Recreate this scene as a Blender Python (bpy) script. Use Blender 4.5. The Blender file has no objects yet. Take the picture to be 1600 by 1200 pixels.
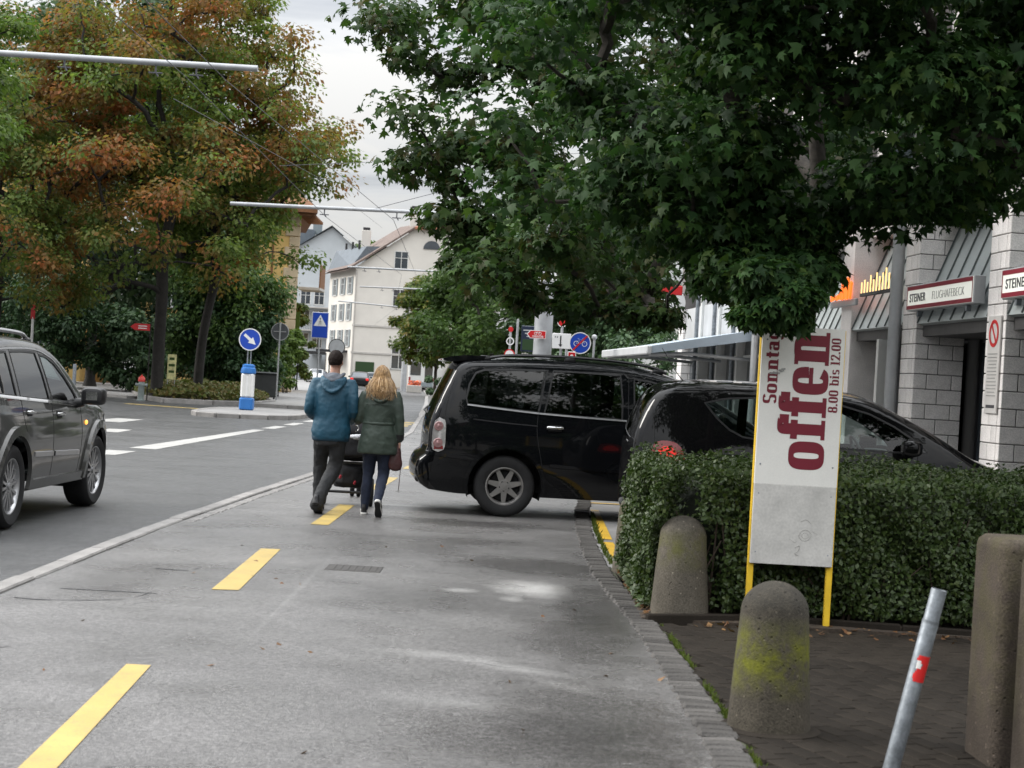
import bpy, bmesh, math, random
import numpy as np
from mathutils import Vector, Matrix
from mathutils.geometry import delaunay_2d_cdt

random.seed(11)
RNG = np.random.default_rng(11)
SC = bpy.context.scene
COL = SC.collection
R = math.radians
PI = math.pi

# ------------------------------------------------------------------ camera
cam_d = bpy.data.cameras.new('camera')
cam = bpy.data.objects.new('camera', cam_d)
COL.objects.link(cam)
cam_d.sensor_width = 36.0
cam_d.lens = 2700 / 1600 * 36.0
cam_d.clip_start = 0.1
cam_d.clip_end = 3000
cam.matrix_world = (Matrix.Translation((0, 0, 1.58)) @ Matrix.Rotation(R(90) - 8 / 2700, 4, 'X')
                    @ Matrix.Rotation(R(3.3), 4, 'Z'))
cam_d.dof.use_dof = True
cam_d.dof.focus_distance = 19.0
cam_d.dof.aperture_fstop = 6.0
SC.camera = cam

# ------------------------------------------------------------------ view / world / sun
SC.view_settings.view_transform = 'Standard'
SC.view_settings.look = 'None'
SC.view_settings.gamma = 1.0
SC.view_settings.exposure = 0.93
SC.view_settings.use_curve_mapping = False
SUN_EL, SUN_AZ = R(31), R(-78)          # azimuth measured from +Y towards +X

world = bpy.data.worlds.new('World')
SC.world = world
world.use_nodes = True
wn, wl = world.node_tree.nodes, world.node_tree.links
wn.clear()


def nd(tree, typ, **kw):
    n = tree.nodes.new(typ)
    for k, v in kw.items():
        setattr(n, k, v)
    return n


class NT:
    """small helper to wire shader nodes"""
    def __init__(self, tree):
        self.t = tree

    def n(self, typ, **kw):
        return nd(self.t, typ, **kw)

    def set(self, sock, v):
        if hasattr(v, 'is_output') or isinstance(v, bpy.types.NodeSocket):
            self.t.links.new(v, sock)
        elif v is not None:
            if isinstance(v, (tuple, list)) and len(v) == 3 and sock.type == 'RGBA':
                v = (*v, 1)
            sock.default_value = v

    def math(self, op, a, b=None, c=None, clamp=False):
        m = self.n('ShaderNodeMath', operation=op)
        m.use_clamp = clamp
        self.set(m.inputs[0], a)
        self.set(m.inputs[1], b)
        self.set(m.inputs[2], c)
        return m.outputs[0]

    def mix(self, f, a, b, blend='MIX'):
        m = self.n('ShaderNodeMix', data_type='RGBA', blend_type=blend)
        self.set(m.inputs[0], f)
        self.set(m.inputs[6], a)
        self.set(m.inputs[7], b)
        return m.outputs[2]

    def noise(self, vec, scale, detail=4, rough=.55, out=0, dist=0.0):
        m = self.n('ShaderNodeTexNoise')
        if vec is not None:
            self.t.links.new(vec, m.inputs['Vector'])
        m.inputs['Scale'].default_value = scale
        m.inputs['Detail'].default_value = detail
        m.inputs['Roughness'].default_value = rough
        m.inputs['Distortion'].default_value = dist
        return m.outputs[out]

    def ramp(self, f, stops):
        m = self.n('ShaderNodeValToRGB')
        self.t.links.new(f, m.inputs[0])
        e = m.color_ramp.elements
        while len(e) < len(stops):
            e.new(.5)
        for i, (p, c) in enumerate(stops):
            e[i].position = p
            if not isinstance(c, (tuple, list)):
                c = (c, c, c)
            e[i].color = (*c[:3], 1)
        return m.outputs[0]

    def remap(self, f, a, b, c=0.0, d=1.0):
        m = self.n('ShaderNodeMapRange')
        self.set(m.inputs[0], f)
        for i, v in enumerate((a, b, c, d)):
            m.inputs[i + 1].default_value = v
        return m.outputs[0]


W = NT(world.node_tree)
tc = W.n('ShaderNodeTexCoord')
sep = W.n('ShaderNodeSeparateXYZ')
wl.new(tc.outputs['Generated'], sep.inputs[0])
up = W.math('MAXIMUM', sep.outputs[2], 0.0)
den = W.math('ADD', up, 0.10)
cmb = W.n('ShaderNodeCombineXYZ')
wl.new(W.math('DIVIDE', sep.outputs[0], den), cmb.inputs[0])
wl.new(W.math('DIVIDE', sep.outputs[1], den), cmb.inputs[1])
cmb.inputs[2].default_value = 3.7
cl = W.noise(cmb.outputs[0], 1.15, 7, .60, dist=.5)
cloud = W.ramp(cl, [(.30, (.52, .545, .59)), (.43, (.64, .66, .69)), (.53, (.80, .81, .825)), (.64, (.90, .89, .87))])
# an overcast sky is about three times as bright overhead as at the horizon
grad = W.math('MULTIPLY_ADD', W.math('MULTIPLY_ADD', up, 2.0, 1.2), up, 0.34)
cloudL = W.mix(1.0, cloud, grad, 'MULTIPLY')
sky = W.n('ShaderNodeTexSky', sky_type='NISHITA')
sky.sun_disc = False
sky.sun_elevation = SUN_EL
sky.sun_rotation = SUN_AZ
bg1 = W.n('ShaderNodeBackground')
wl.new(sky.outputs[0], bg1.inputs[0])
bg1.inputs[1].default_value = 0.07
bg2 = W.n('ShaderNodeBackground')
wl.new(cloudL, bg2.inputs[0])
bg2.inputs[1].default_value = 1.0
mx = W.n('ShaderNodeMixShader')
mx.inputs[0].default_value = 0.93
wl.new(bg1.outputs[0], mx.inputs[1])
wl.new(bg2.outputs[0], mx.inputs[2])
wo = W.n('ShaderNodeOutputWorld')
wl.new(mx.outputs[0], wo.inputs[0])

sun_d = bpy.data.lights.new('sun', 'SUN')
sun = bpy.data.objects.new('sun', sun_d)
COL.objects.link(sun)
sun_d.energy = 1.5
sun_d.angle = R(20)
sun_d.color = (1.0, .965, .91)
sd = Vector((math.sin(SUN_AZ) * math.cos(SUN_EL), math.cos(SUN_AZ) * math.cos(SUN_EL), math.sin(SUN_EL)))
sun.rotation_euler = (-sd).to_track_quat('-Z', 'Y').to_euler()

SC.cycles.max_bounces = 7
SC.cycles.transparent_max_bounces = 12
SC.cycles.diffuse_bounces = 3
SC.cycles.glossy_bounces = 3
SC.cycles.transmission_bounces = 4
SC.cycles.caustics_reflective = False
SC.cycles.caustics_refractive = False
SC.cycles.use_denoising = True


# ------------------------------------------------------------------ object helpers
def tag(o, label=None, cat=None, group=None, kind=None):
    if label: o['label'] = label
    if cat: o['category'] = cat
    if group: o['group'] = group
    if kind: o['kind'] = kind
    return o


def empty(name, loc=(0, 0, 0), rz=0.0, parent=None, rot=None):
    o = bpy.data.objects.new(name, None)
    COL.objects.link(o)
    o.empty_display_size = .1
    o.location = loc
    o.rotation_euler = rot if rot else (0, 0, rz)
    o.parent = parent
    return o


def thing(name, label, cat, loc=(0, 0, 0), rz=0.0, group=None):
    return tag(empty(name, loc, rz), label, cat, group)


def copy_tree(o, parent=None):
    c = o.copy()
    COL.objects.link(c)
    c.parent = parent
    for ch in list(o.children):
        copy_tree(ch, c)
    return c


def catmull(pts, step=.05, closed=False):
    """smooth dense polyline through the points"""
    P = [np.array(p, float) for p in pts]
    n = len(P)
    out = []
    rng = range(n) if closed else range(n - 1)
    for i in rng:
        p1, p2 = P[i], P[(i + 1) % n]
        p0 = P[i - 1] if (closed or i > 0) else 2 * p1 - p2
        p3 = P[(i + 2) % n] if (closed or i + 2 < n) else 2 * p2 - p1
        d = np.linalg.norm(p2 - p1)
        k = max(1, int(round(d / step)))
        # centripetal-ish: limit tangents
        m1 = (p2 - p0) * .5
        m2 = (p3 - p1) * .5
        for m in (m1, m2):
            L = np.linalg.norm(m)
            if L > 1.2 * d:
                m *= 1.2 * d / L
        for j in range(k):
            t = j / k
            out.append((2 * t**3 - 3 * t**2 + 1) * p1 + (t**3 - 2 * t**2 + t) * m1 + (-2 * t**3 + 3 * t**2) * p2 + (t**3 - t**2) * m2)
    if not closed:
        out.append(P[-1])
    return [tuple(p) for p in out]


class MB:
    def __init__(s):
        s.v, s.f = [], []

    def add(s, vs, fs):
        o = len(s.v)
        s.v += [tuple(map(float, p)) for p in vs]
        s.f += [tuple(i + o for i in f) for f in fs]
        return s

    def box(s, c, d, ch=0.0, M=None):
        """box centred c, size d, chamfer ch"""
        hx, hy, hz = d[0] / 2, d[1] / 2, d[2] / 2
        ch = min(ch, hx * .98, hy * .98, hz * .98)
        if ch <= 0:
            vs = [(sx * hx, sy * hy, sz * hz) for sx in (-1, 1) for sy in (-1, 1) for sz in (-1, 1)]
            fs = [(0, 1, 3, 2), (4, 6, 7, 5), (0, 4, 5, 1), (2, 3, 7, 6), (0, 2, 6, 4), (1, 5, 7, 3)]
        else:
            vs, idx = [], {}
            for sx in (-1, 1):
                for sy in (-1, 1):
                    for sz in (-1, 1):
                        for a in range(3):
                            p = [sx * (hx - ch), sy * (hy - ch), sz * (hz - ch)]
                            p[a] = (sx * hx, sy * hy, sz * hz)[a]
                            idx[(sx, sy, sz, a)] = len(vs)
                            vs.append(tuple(p))
            fs = []
            for a in range(3):
                b, c2 = (a + 1) % 3, (a + 2) % 3
                for sg in (-1, 1):
                    q = []
                    for u, w in ((-1, -1), (1, -1), (1, 1), (-1, 1)):
                        k = [0, 0, 0]; k[a] = sg; k[b] = u; k[c2] = w
                        q.append(idx[(*k, a)])
                    fs.append(tuple(q if sg > 0 else q[::-1]))
                for u in (-1, 1):
                    for w in (-1, 1):
                        k1 = [0, 0, 0]; k1[a] = -1; k1[b] = u; k1[c2] = w
                        k2 = list(k1); k2[a] = 1
                        q = [idx[(*k1, b)], idx[(*k2, b)], idx[(*k2, c2)], idx[(*k1, c2)]]
                        fs.append(tuple(q if u * w < 0 else q[::-1]))
            for sx in (-1, 1):
                for sy in (-1, 1):
                    for sz in (-1, 1):
                        q = [idx[(sx, sy, sz, 0)], idx[(sx, sy, sz, 1)], idx[(sx, sy, sz, 2)]]
                        fs.append(tuple(q if sx * sy * sz > 0 else q[::-1]))
        if M is not None:
            vs = [tuple(M @ Vector(p)) for p in vs]
        vs = [(p[0] + c[0], p[1] + c[1], p[2] + c[2]) for p in vs]
        return s.add(vs, fs)

    def tube(s, pts, r, n=8, cap=True, flat=None):
        """tube along pts; r scalar or list; flat=(rx_scale, ry_scale)"""
        P = [Vector(p) for p in pts]
        k = len(P)
        rr = r if isinstance(r, (list, tuple)) else [r] * k
        up = Vector((0, 0, 1))
        prev = None
        vs = []
        for i in range(k):
            d = (P[min(i + 1, k - 1)] - P[max(i - 1, 0)]).normalized()
            if prev is None:
                a = up if abs(d.z) < .95 else Vector((1, 0, 0))
                x = d.cross(a).normalized()
            else:
                x = (prev - d * prev.dot(d))
                x = x.normalized() if x.length > 1e-6 else d.orthogonal().normalized()
            y = x.cross(d).normalized()
            prev = x
            for j in range(n):
                t = 2 * PI * j / n
                cx, cy = math.cos(t), math.sin(t)
                if flat: cx *= flat[0]; cy *= flat[1]
                vs.append(P[i] + (x * cx + y * cy) * rr[i])
        fs = []
        for i in range(k - 1):
            for j in range(n):
                a, b = i * n + j, i * n + (j + 1) % n
                fs.append((a, b, b + n, a + n))
        if cap:
            fs.append(tuple(range(n))[::-1])
            fs.append(tuple((k - 1) * n + j for j in range(n)))
        s.add(vs, [f[::-1] for f in fs])
        return s

    def lathe(s, prof, n=24, M=None, close=False):
        """prof: list of (r, h) revolved round local z"""
        vs, fs = [], []
        k = len(prof)
        for (r_, h) in prof:
            for j in range(n):
                t = 2 * PI * j / n
                vs.append((r_ * math.cos(t), r_ * math.sin(t), h))
        for i in range(k - 1):
            for j in range(n):
                a, b = i * n + j, i * n + (j + 1) % n
                fs.append((a, b, b + n, a + n))
        if not close:
            if prof[0][0] > 1e-5: fs.append(tuple(range(n))[::-1])
            if prof[-1][0] > 1e-5: fs.append(tuple((k - 1) * n + j for j in range(n)))
        if M is not None:
            vs = [tuple(M @ Vector(p)) for p in vs]
        return s.add(vs, fs)

    def sphere(s, c, r, nu=16, nv=10, M=None):
        rx, ry, rz = r if isinstance(r, (tuple, list)) else (r, r, r)
        vs = [(0, 0, -rz)]
        for i in range(1, nv):
            a = -PI / 2 + PI * i / nv
            for j in range(nu):
                t = 2 * PI * j / nu
                vs.append((rx * math.cos(a) * math.cos(t), ry * math.cos(a) * math.sin(t), rz * math.sin(a)))
        vs.append((0, 0, rz))
        fs = []
        for j in range(nu):
            fs.append((0, 1 + (j + 1) % nu, 1 + j))
            L = 1 + (nv - 2) * nu
            fs.append((L + j, L + (j + 1) % nu, len(vs) - 1))
        for i in range(nv - 2):
            for j in range(nu):
                a, b = 1 + i * nu + j, 1 + i * nu + (j + 1) % nu
                fs.append((a, b, b + nu, a + nu))
        if M is not None:
            vs = [tuple(M @ Vector(p)) for p in vs]
        vs = [(p[0] + c[0], p[1] + c[1], p[2] + c[2]) for p in vs]
        return s.add(vs, fs)

    def prism(s, poly, z0, z1, M=None):
        """extrude a 2D polygon (x,y) from z0 to z1"""
        n = len(poly)
        vs = [(p[0], p[1], z0) for p in poly] + [(p[0], p[1], z1) for p in poly]
        fs = [tuple(range(n))[::-1], tuple(range(n, 2 * n))]
        for i in range(n):
            j = (i + 1) % n
            fs.append((i, j, j + n, i + n))
        if M is not None:
            vs = [tuple(M @ Vector(p)) for p in vs]
        return s.add(vs, fs)

    def build(s, name, mat, parent=None, smooth=35, loc=None, kind=None, weld=0):
        me = bpy.data.meshes.new(name)
        me.from_pydata(s.v, [], s.f)
        if weld:
            bm = bmesh.new(); bm.from_mesh(me)
            bmesh.ops.remove_doubles(bm, verts=bm.verts, dist=weld)
            bmesh.ops.recalc_face_normals(bm, faces=bm.faces)
            bm.to_mesh(me); bm.free()
        return link(name, me, mat, parent, smooth, loc, kind)


def link(name, me, mat, parent=None, smooth=35, loc=None, kind=None):
    me.validate()
    if smooth:
        me.shade_smooth()
        me.set_sharp_from_angle(angle=R(smooth))
    me.materials.append(mat)
    o = bpy.data.objects.new(name, me)
    COL.objects.link(o)
    o.parent = parent
    if loc: o.location = loc
    if kind: o['kind'] = kind
    return o


def dup(o, parent, loc=None, rot=None, scale=None):
    """another object sharing the mesh"""
    c = o.copy()
    COL.objects.link(c)
    c.parent = parent
    if loc is not None: c.location = loc
    if rot is not None: c.rotation_euler = rot
    if scale is not None: c.scale = scale
    return c


def baked(o, mods):
    """apply modifiers [(type, {props})] to object o and keep the mesh"""
    for t, kw in mods:
        m = o.modifiers.new(t, t)
        for k, v in kw.items():
            setattr(m, k, v)
    dg = bpy.context.evaluated_depsgraph_get()
    me = bpy.data.meshes.new_from_object(o.evaluated_get(dg))
    o.modifiers.clear()
    old = o.data
    o.data = me
    bpy.data.meshes.remove(old)
    me.shade_smooth()
    return o


def yrot(a): return Matrix.Rotation(a, 4, 'Y')
def xrot(a): return Matrix.Rotation(a, 4, 'X')
def zrot(a): return Matrix.Rotation(a, 4, 'Z')
def trans(*p): return Matrix.Translation(p)
# ------------------------------------------------------------------ materials
def new_mat(name):
    m = bpy.data.materials.new(name)
    m.use_nodes = True
    t = m.node_tree
    t.nodes.clear()
    N = NT(t)
    out = N.n('ShaderNodeOutputMaterial')
    return m, N, out


def obj_coord(N):
    return N.n('ShaderNodeTexCoord').outputs['Object']


def world_coord(N):
    return N.n('ShaderNodeNewGeometry').outputs['Position']


def pmat(name, col, rough=.5, metal=0.0, var=.12, vscale=4.0, fine=0.0, fscale=120.0, bump=0.0, bscale=60.0,
         rvar=.0, coat=0.0, spec=.5, emit=None, estr=0.0, island=0.0, world=False):
    m, N, out = new_mat(name)
    p = N.n('ShaderNodeBsdfPrincipled')
    vec = world_coord(N) if world else obj_coord(N)
    c = (*col, 1)
    base = None
    if var > 0:
        f = N.noise(vec, vscale, 5, .6)
        f = N.remap(f, .3, .7)
        lo = tuple(x * (1 - var) for x in col)
        hi = tuple(min(1, x * (1 + var)) for x in col)
        base = N.mix(f, lo, hi)
    if fine > 0:
        f2 = N.remap(N.noise(vec, fscale, 2, .5), .3, .7, 1 - fine, 1 + fine)
        base = N.mix(1.0, base if base is not None else c, f2, 'MULTIPLY')
    if island > 0:
        g = N.n('ShaderNodeNewGeometry')
        oi = N.n('ShaderNodeObjectInfo')
        f3 = N.remap(oi.outputs['Random'], 0, 1, 1 - island, 1 + island)
        base = N.mix(1.0, base if base is not None else c, f3, 'MULTIPLY')
    N.set(p.inputs['Base Color'], base if base is not None else c)
    p.inputs['Metallic'].default_value = metal
    if rvar > 0:
        fr = N.remap(N.noise(vec, vscale * 2.3, 4), .3, .7, max(.02, rough - rvar), min(1, rough + rvar))
        N.set(p.inputs['Roughness'], fr)
    else:
        p.inputs['Roughness'].default_value = rough
    p.inputs['Coat Weight'].default_value = coat
    p.inputs['Coat Roughness'].default_value = .04
    p.inputs['Specular IOR Level'].default_value = spec
    if emit:
        p.inputs['Emission Color'].default_value = (*emit, 1)
        p.inputs['Emission Strength'].default_value = estr
    if bump > 0:
        b = N.n('ShaderNodeBump')
        b.inputs['Strength'].default_value = bump
        b.inputs['Distance'].default_value = .01
        N.set(b.inputs['Height'], N.noise(vec, bscale, 4, .6))
        N.set(p.inputs['Normal'], b.outputs[0])
    N.set(out.inputs[0], p.outputs[0])
    return m


def leaf_mat(name, cols, trans=.35, patch=None, pscale=.35, pthr=(.48, .6), rough=.55, spec=.22):
    """leaf colour varies from leaf to leaf; patch: second set of colours in noise patches"""
    m, N, out = new_mat(name)
    g = N.n('ShaderNodeNewGeometry')
    rnd = g.outputs['Random Per Island']
    k = len(cols)
    col = N.ramp(rnd, [(i / max(1, k - 1), c) for i, c in enumerate(cols)])
    if patch:
        k2 = len(patch)
        col2 = N.ramp(rnd, [(i / max(1, k2 - 1), c) for i, c in enumerate(patch)])
        f = N.noise(obj_coord(N), pscale, 3, .6)
        jit = N.math('MULTIPLY_ADD', rnd, .10, -.05)
        f = N.math('ADD', f, jit)
        col = N.mix(N.remap(f, pthr[0], pthr[1]), col, col2)
    p = N.n('ShaderNodeBsdfPrincipled')
    N.set(p.inputs['Base Color'], col)
    p.inputs['Roughness'].default_value = rough
    p.inputs['Specular IOR Level'].default_value = spec
    tr = N.n('ShaderNodeBsdfTranslucent')
    N.set(tr.inputs[0], N.mix(1.0, col, (1.1, 1.25, .7), 'MULTIPLY'))
    mx = N.n('ShaderNodeMixShader')
    mx.inputs[0].default_value = trans
    N.set(mx.inputs[1], p.outputs[0])
    N.set(mx.inputs[2], tr.outputs[0])
    N.set(out.inputs[0], mx.outputs[0])
    return m


def glass_mat(name, tint=(.3, .33, .33), clear=.5, rough=.02):
    """window glass: part mirror, part tinted see-through"""
    m, N, out = new_mat(name)
    tr = N.n('ShaderNodeBsdfTransparent')
    tr.inputs[0].default_value = (*[x * clear for x in tint], 1)
    gl = N.n('ShaderNodeBsdfGlossy')
    gl.inputs['Roughness'].default_value = rough
    gl.inputs[0].default_value = (1, 1, 1, 1)
    fr = N.n('ShaderNodeFresnel')
    fr.inputs[0].default_value = 1.55
    mx = N.n('ShaderNodeMixShader')
    N.set(mx.inputs[0], fr.outputs[0])
    N.set(mx.inputs[1], tr.outputs[0])
    N.set(mx.inputs[2], gl.outputs[0])
    N.set(out.inputs[0], mx.outputs[0])
    return m


def asphalt_mat(name, base, spec=.6, warm=(1.0, .98, .96), rough=(.34, .6), stain=.26, pale_patches=(), wet=(), agg=260, cracks=True, aggamt=.5):
    m, N, out = new_mat(name)
    vec = world_coord(N)
    p = N.n('ShaderNodeBsdfPrincipled')
    big = N.remap(N.noise(vec, .35, 5, .6), .3, .7, 1 - stain, 1 + stain)
    mid = N.remap(N.noise(vec, 2.6, 5, .65), .3, .7, 1 - stain * .45, 1 + stain * .45)
    fine = N.remap(N.noise(vec, agg, 2, .6), .3, .72, 1 - aggamt, 1 + aggamt)
    grit = N.remap(N.noise(vec, 75, 3, .8), .38, .62, .55, 1.5)
    grain = N.remap(N.noise(vec, 27, 3, .75), .40, .60, .74, 1.28)
    grit = N.math('MULTIPLY', grit, grain)
    c0 = tuple(base * w for w in warm)
    col = N.mix(1.0, c0, big, 'MULTIPLY')
    col = N.mix(1.0, col, mid, 'MULTIPLY')
    col = N.mix(1.0, col, fine, 'MULTIPLY')
    col = N.mix(1.0, col, grit, 'MULTIPLY')
    # pale and dark stones of the aggregate
    vo = N.n('ShaderNodeTexVoronoi')
    N.set(vo.inputs['Vector'], vec)
    vo.inputs['Scale'].default_value = 60
    hs = N.n('ShaderNodeSeparateColor')
    N.set(hs.inputs[0], vo.outputs['Color'])
    speck = N.math('GREATER_THAN', hs.outputs[0], .93)
    near = N.math('LESS_THAN', vo.outputs['Distance'], .38)
    sp = N.math('MULTIPLY', speck, near)
    col = N.mix(N.math('MULTIPLY', sp, .45), col, (base * 2.6, base * 2.5, base * 2.3))
    sx = N.n('ShaderNodeSeparateXYZ')
    N.set(sx.inputs[0], vec)
    rgh = N.remap(N.noise(vec, 1.1, 4, .6), .35, .66, rough[0], rough[1])

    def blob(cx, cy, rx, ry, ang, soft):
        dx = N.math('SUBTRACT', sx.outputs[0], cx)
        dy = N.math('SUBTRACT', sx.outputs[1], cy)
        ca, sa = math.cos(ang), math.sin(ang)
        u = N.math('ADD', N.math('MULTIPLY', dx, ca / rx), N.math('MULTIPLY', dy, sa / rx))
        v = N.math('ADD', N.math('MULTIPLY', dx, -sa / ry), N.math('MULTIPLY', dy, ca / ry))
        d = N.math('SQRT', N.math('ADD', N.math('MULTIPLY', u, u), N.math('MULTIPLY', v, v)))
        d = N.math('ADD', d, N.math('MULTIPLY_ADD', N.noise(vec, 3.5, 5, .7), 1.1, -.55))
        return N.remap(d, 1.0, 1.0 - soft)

    for (cx, cy, rx, ry, ang, soft, amt) in pale_patches:      # pale patches mixed into the base colour
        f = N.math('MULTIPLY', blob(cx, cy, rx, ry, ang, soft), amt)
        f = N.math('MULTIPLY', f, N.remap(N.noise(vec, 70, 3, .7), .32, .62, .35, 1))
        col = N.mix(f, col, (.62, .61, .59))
    for (cx, cy, rx, ry, ang, soft, amt) in wet:           # damp darker patches
        f = N.math('MULTIPLY', blob(cx, cy, rx, ry, ang, soft), amt)
        col = N.mix(f, col, N.mix(1.0, col, (.50, .49, .48), 'MULTIPLY'))
        rgh = N.math('MULTIPLY', rgh, N.math('MULTIPLY_ADD', f, -.45, 1.0))
    if cracks:
        vc = N.n('ShaderNodeTexVoronoi', feature='DISTANCE_TO_EDGE')
        wv = N.n('ShaderNodeVectorMath', operation='ADD')
        N.set(wv.inputs[0], vec)
        nv = N.n('ShaderNodeTexNoise'); nv.inputs['Scale'].default_value = 1.4
        N.set(nv.inputs['Vector'], vec)
        N.set(wv.inputs[1], nv.outputs[1])
        N.set(vc.inputs['Vector'], wv.outputs[0])
        vc.inputs['Scale'].default_value = .42
        cr = N.remap(vc.outputs['Distance'], .004, .0)
        msk = N.remap(N.noise(vec, .5, 2), .52, .6)
        col = N.mix(N.math('MULTIPLY', N.math('MULTIPLY', cr, msk), .75), col, (base * .3, base * .3, base * .3))
    N.set(p.inputs['Base Color'], col)
    N.set(p.inputs['Roughness'], rgh)
    p.inputs['Specular IOR Level'].default_value = spec
    b = N.n('ShaderNodeBump')
    b.inputs['Strength'].default_value = .9
    b.inputs['Distance'].default_value = .006
    h = N.math('ADD', N.math('MULTIPLY', N.noise(vec, 95, 3, .7), 1.3), N.math('MULTIPLY', N.noise(vec, 3.0, 3), 1.6))
    N.set(b.inputs['Height'], h)
    N.set(p.inputs['Normal'], b.outputs[0])
    N.set(out.inputs[0], p.outputs[0])
    return m


def paint_mat(name, col, wear=.35):
    m, N, out = new_mat(name)
    vec = world_coord(N)
    p = N.n('ShaderNodeBsdfPrincipled')
    f = N.remap(N.math('ADD', N.math('MULTIPLY', N.noise(vec, 110, 3, .75), .6), N.math('MULTIPLY', N.noise(vec, 4.0, 5, .7), .4)), .60 - wear * .10, .66, 0, 1)
    f2 = N.remap(N.noise(vec, 2.5, 4, .6), .3, .7, .82, 1.08)
    c = N.mix(1.0, col, f2, 'MULTIPLY')
    c = N.mix(N.math('MULTIPLY', f, .7), c, (.12, .115, .11))
    N.set(p.inputs['Base Color'], c)
    p.inputs['Roughness'].default_value = .5
    b = N.n('ShaderNodeBump')
    b.inputs['Strength'].default_value = .4
    b.inputs['Distance'].default_value = .003
    N.set(b.inputs['Height'], N.noise(vec, 200, 2))
    N.set(p.inputs['Normal'], b.outputs[0])
    N.set(out.inputs[0], p.outputs[0])
    return m


def mossy_mat(name, col, moss=(.105, .11, .018), zlo=.15, zhi=.55, amt=.9, pits=True):
    """washed concrete with pits, pale grit and a moss growth band (object space z)"""
    m, N, out = new_mat(name)
    vec = obj_coord(N)
    p = N.n('ShaderNodeBsdfPrincipled')
    f = N.remap(N.noise(vec, 4, 5, .65), .3, .7, .72, 1.2)
    c = N.mix(1.0, col, f, 'MULTIPLY')
    fg = N.remap(N.noise(vec, 90, 3, .7), .35, .7, .68, 1.35)
    c = N.mix(1.0, c, fg, 'MULTIPLY')
    vo = N.n('ShaderNodeTexVoronoi'); N.set(vo.inputs['Vector'], vec); vo.inputs['Scale'].default_value = 34
    pit = N.remap(vo.outputs['Distance'], .26, .10)
    sc = N.n('ShaderNodeSeparateColor'); N.set(sc.inputs[0], vo.outputs['Color'])
    isp = N.math('GREATER_THAN', sc.outputs[0], .70)
    iswhite = N.math('GREATER_THAN', sc.outputs[1], .88)
    c = N.mix(N.math('MULTIPLY', N.math('MULTIPLY', pit, isp), .8 if pits else .3), c, tuple(x * .22 for x in col))
    c = N.mix(N.math('MULTIPLY', N.math('MULTIPLY', pit, iswhite), .7), c, tuple(min(1, x * 3.0) for x in col))
    s = N.n('ShaderNodeSeparateXYZ'); N.set(s.inputs[0], vec)
    band = N.math('MULTIPLY', N.remap(s.outputs[2], zlo, zlo + .15), N.remap(s.outputs[2], zhi, zhi - .14))
    mo = N.math('MULTIPLY', band, N.remap(N.noise(vec, 6.0, 5, .7), .40, .62))
    c = N.mix(N.math('MULTIPLY', mo, amt), c, N.mix(N.noise(vec, 60, 2), tuple(x * .5 for x in moss), tuple(x * 1.5 for x in moss)))
    # black algae on the weathered top and runs below it
    alg = N.math('MULTIPLY', N.remap(s.outputs[2], zhi - .10, zhi + .05), N.remap(N.noise(vec, 9, 5, .7), .32, .55))
    c = N.mix(N.math('MULTIPLY', alg, .62), c, (.026, .025, .022))
    N.set(p.inputs['Base Color'], c)
    p.inputs['Roughness'].default_value = .85
    p.inputs['Specular IOR Level'].default_value = .2
    b = N.n('ShaderNodeBump'); b.inputs['Strength'].default_value = .8; b.inputs['Distance'].default_value = .006
    h = N.math('SUBTRACT', N.noise(vec, 90, 3, .7), N.math('MULTIPLY', N.math('MULTIPLY', pit, isp), 1.2))
    N.set(b.inputs['Height'], h)
    N.set(p.inputs['Normal'], b.outputs[0])
    N.set(out.inputs[0], p.outputs[0])
    return m


def car_paint(name, col, rough=.16, metal=.0, dirt=.02):
    m, N, out = new_mat(name)
    vec = obj_coord(N)
    p = N.n('ShaderNodeBsdfPrincipled')
    s = N.n('ShaderNodeSeparateXYZ'); N.set(s.inputs[0], vec)
    # road dirt low on the panels, thin film above
    low = N.remap(s.outputs[2], .75, .25)
    dn = N.remap(N.noise(vec, 5, 5, .65), .35, .7)
    f = N.math('MULTIPLY', N.math('MULTIPLY_ADD', low, .8, .1), N.math('MULTIPLY', dn, dirt))
    N.set(p.inputs['Base Color'], N.mix(f, col, (.16, .15, .14)))
    p.inputs['Metallic'].default_value = metal
    p.inputs['Specular IOR Level'].default_value = .0
    p.inputs['Coat IOR'].default_value = 1.42
    N.set(p.inputs['Roughness'], N.math('MULTIPLY_ADD', f, .5, rough + .25))
    p.inputs['Coat Weight'].default_value = .8
    N.set(p.inputs['Coat Roughness'], N.math('MULTIPLY_ADD', f, .5, .03))
    N.set(out.inputs[0], p.outputs[0])
    return m


PALE_PATCHES = [(0.22, 13.1, .34, .62, 0, .9, .95), (-.30, 12.75, .16, .16, 0, .8, .5), (.10, 12.4, .12, .2, .2, .8, .4),
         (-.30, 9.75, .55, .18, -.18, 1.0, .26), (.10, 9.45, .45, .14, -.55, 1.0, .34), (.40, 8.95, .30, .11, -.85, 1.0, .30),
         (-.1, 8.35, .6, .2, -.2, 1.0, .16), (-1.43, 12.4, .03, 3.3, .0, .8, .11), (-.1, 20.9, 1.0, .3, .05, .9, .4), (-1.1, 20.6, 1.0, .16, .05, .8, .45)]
WETS = [(0.4, 14.6, 1.1, .9, 0, .6, .9), (-.4, 18.6, 1.5, .6, 0, .6, .8), (.55, 10.9, .5, 1.6, 0, .6, .8), (-.6, 12.1, .7, .8, 0, .6, .5),
        (.5, 8.2, .6, 1.3, .2, .5, .7), (-1.0, 15.5, .8, 1.1, 0, .6, .4), (-2.7, 12.2, .4, 1.2, 0, .5, .45), (.35, 7.4, .9, 1.3, 0, .8, 1.0), (.7, 12.4, .35, 2.0, 0, .6, .8), (-.5, 16.6, 1.2, .5, .1, .6, .5)]
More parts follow.
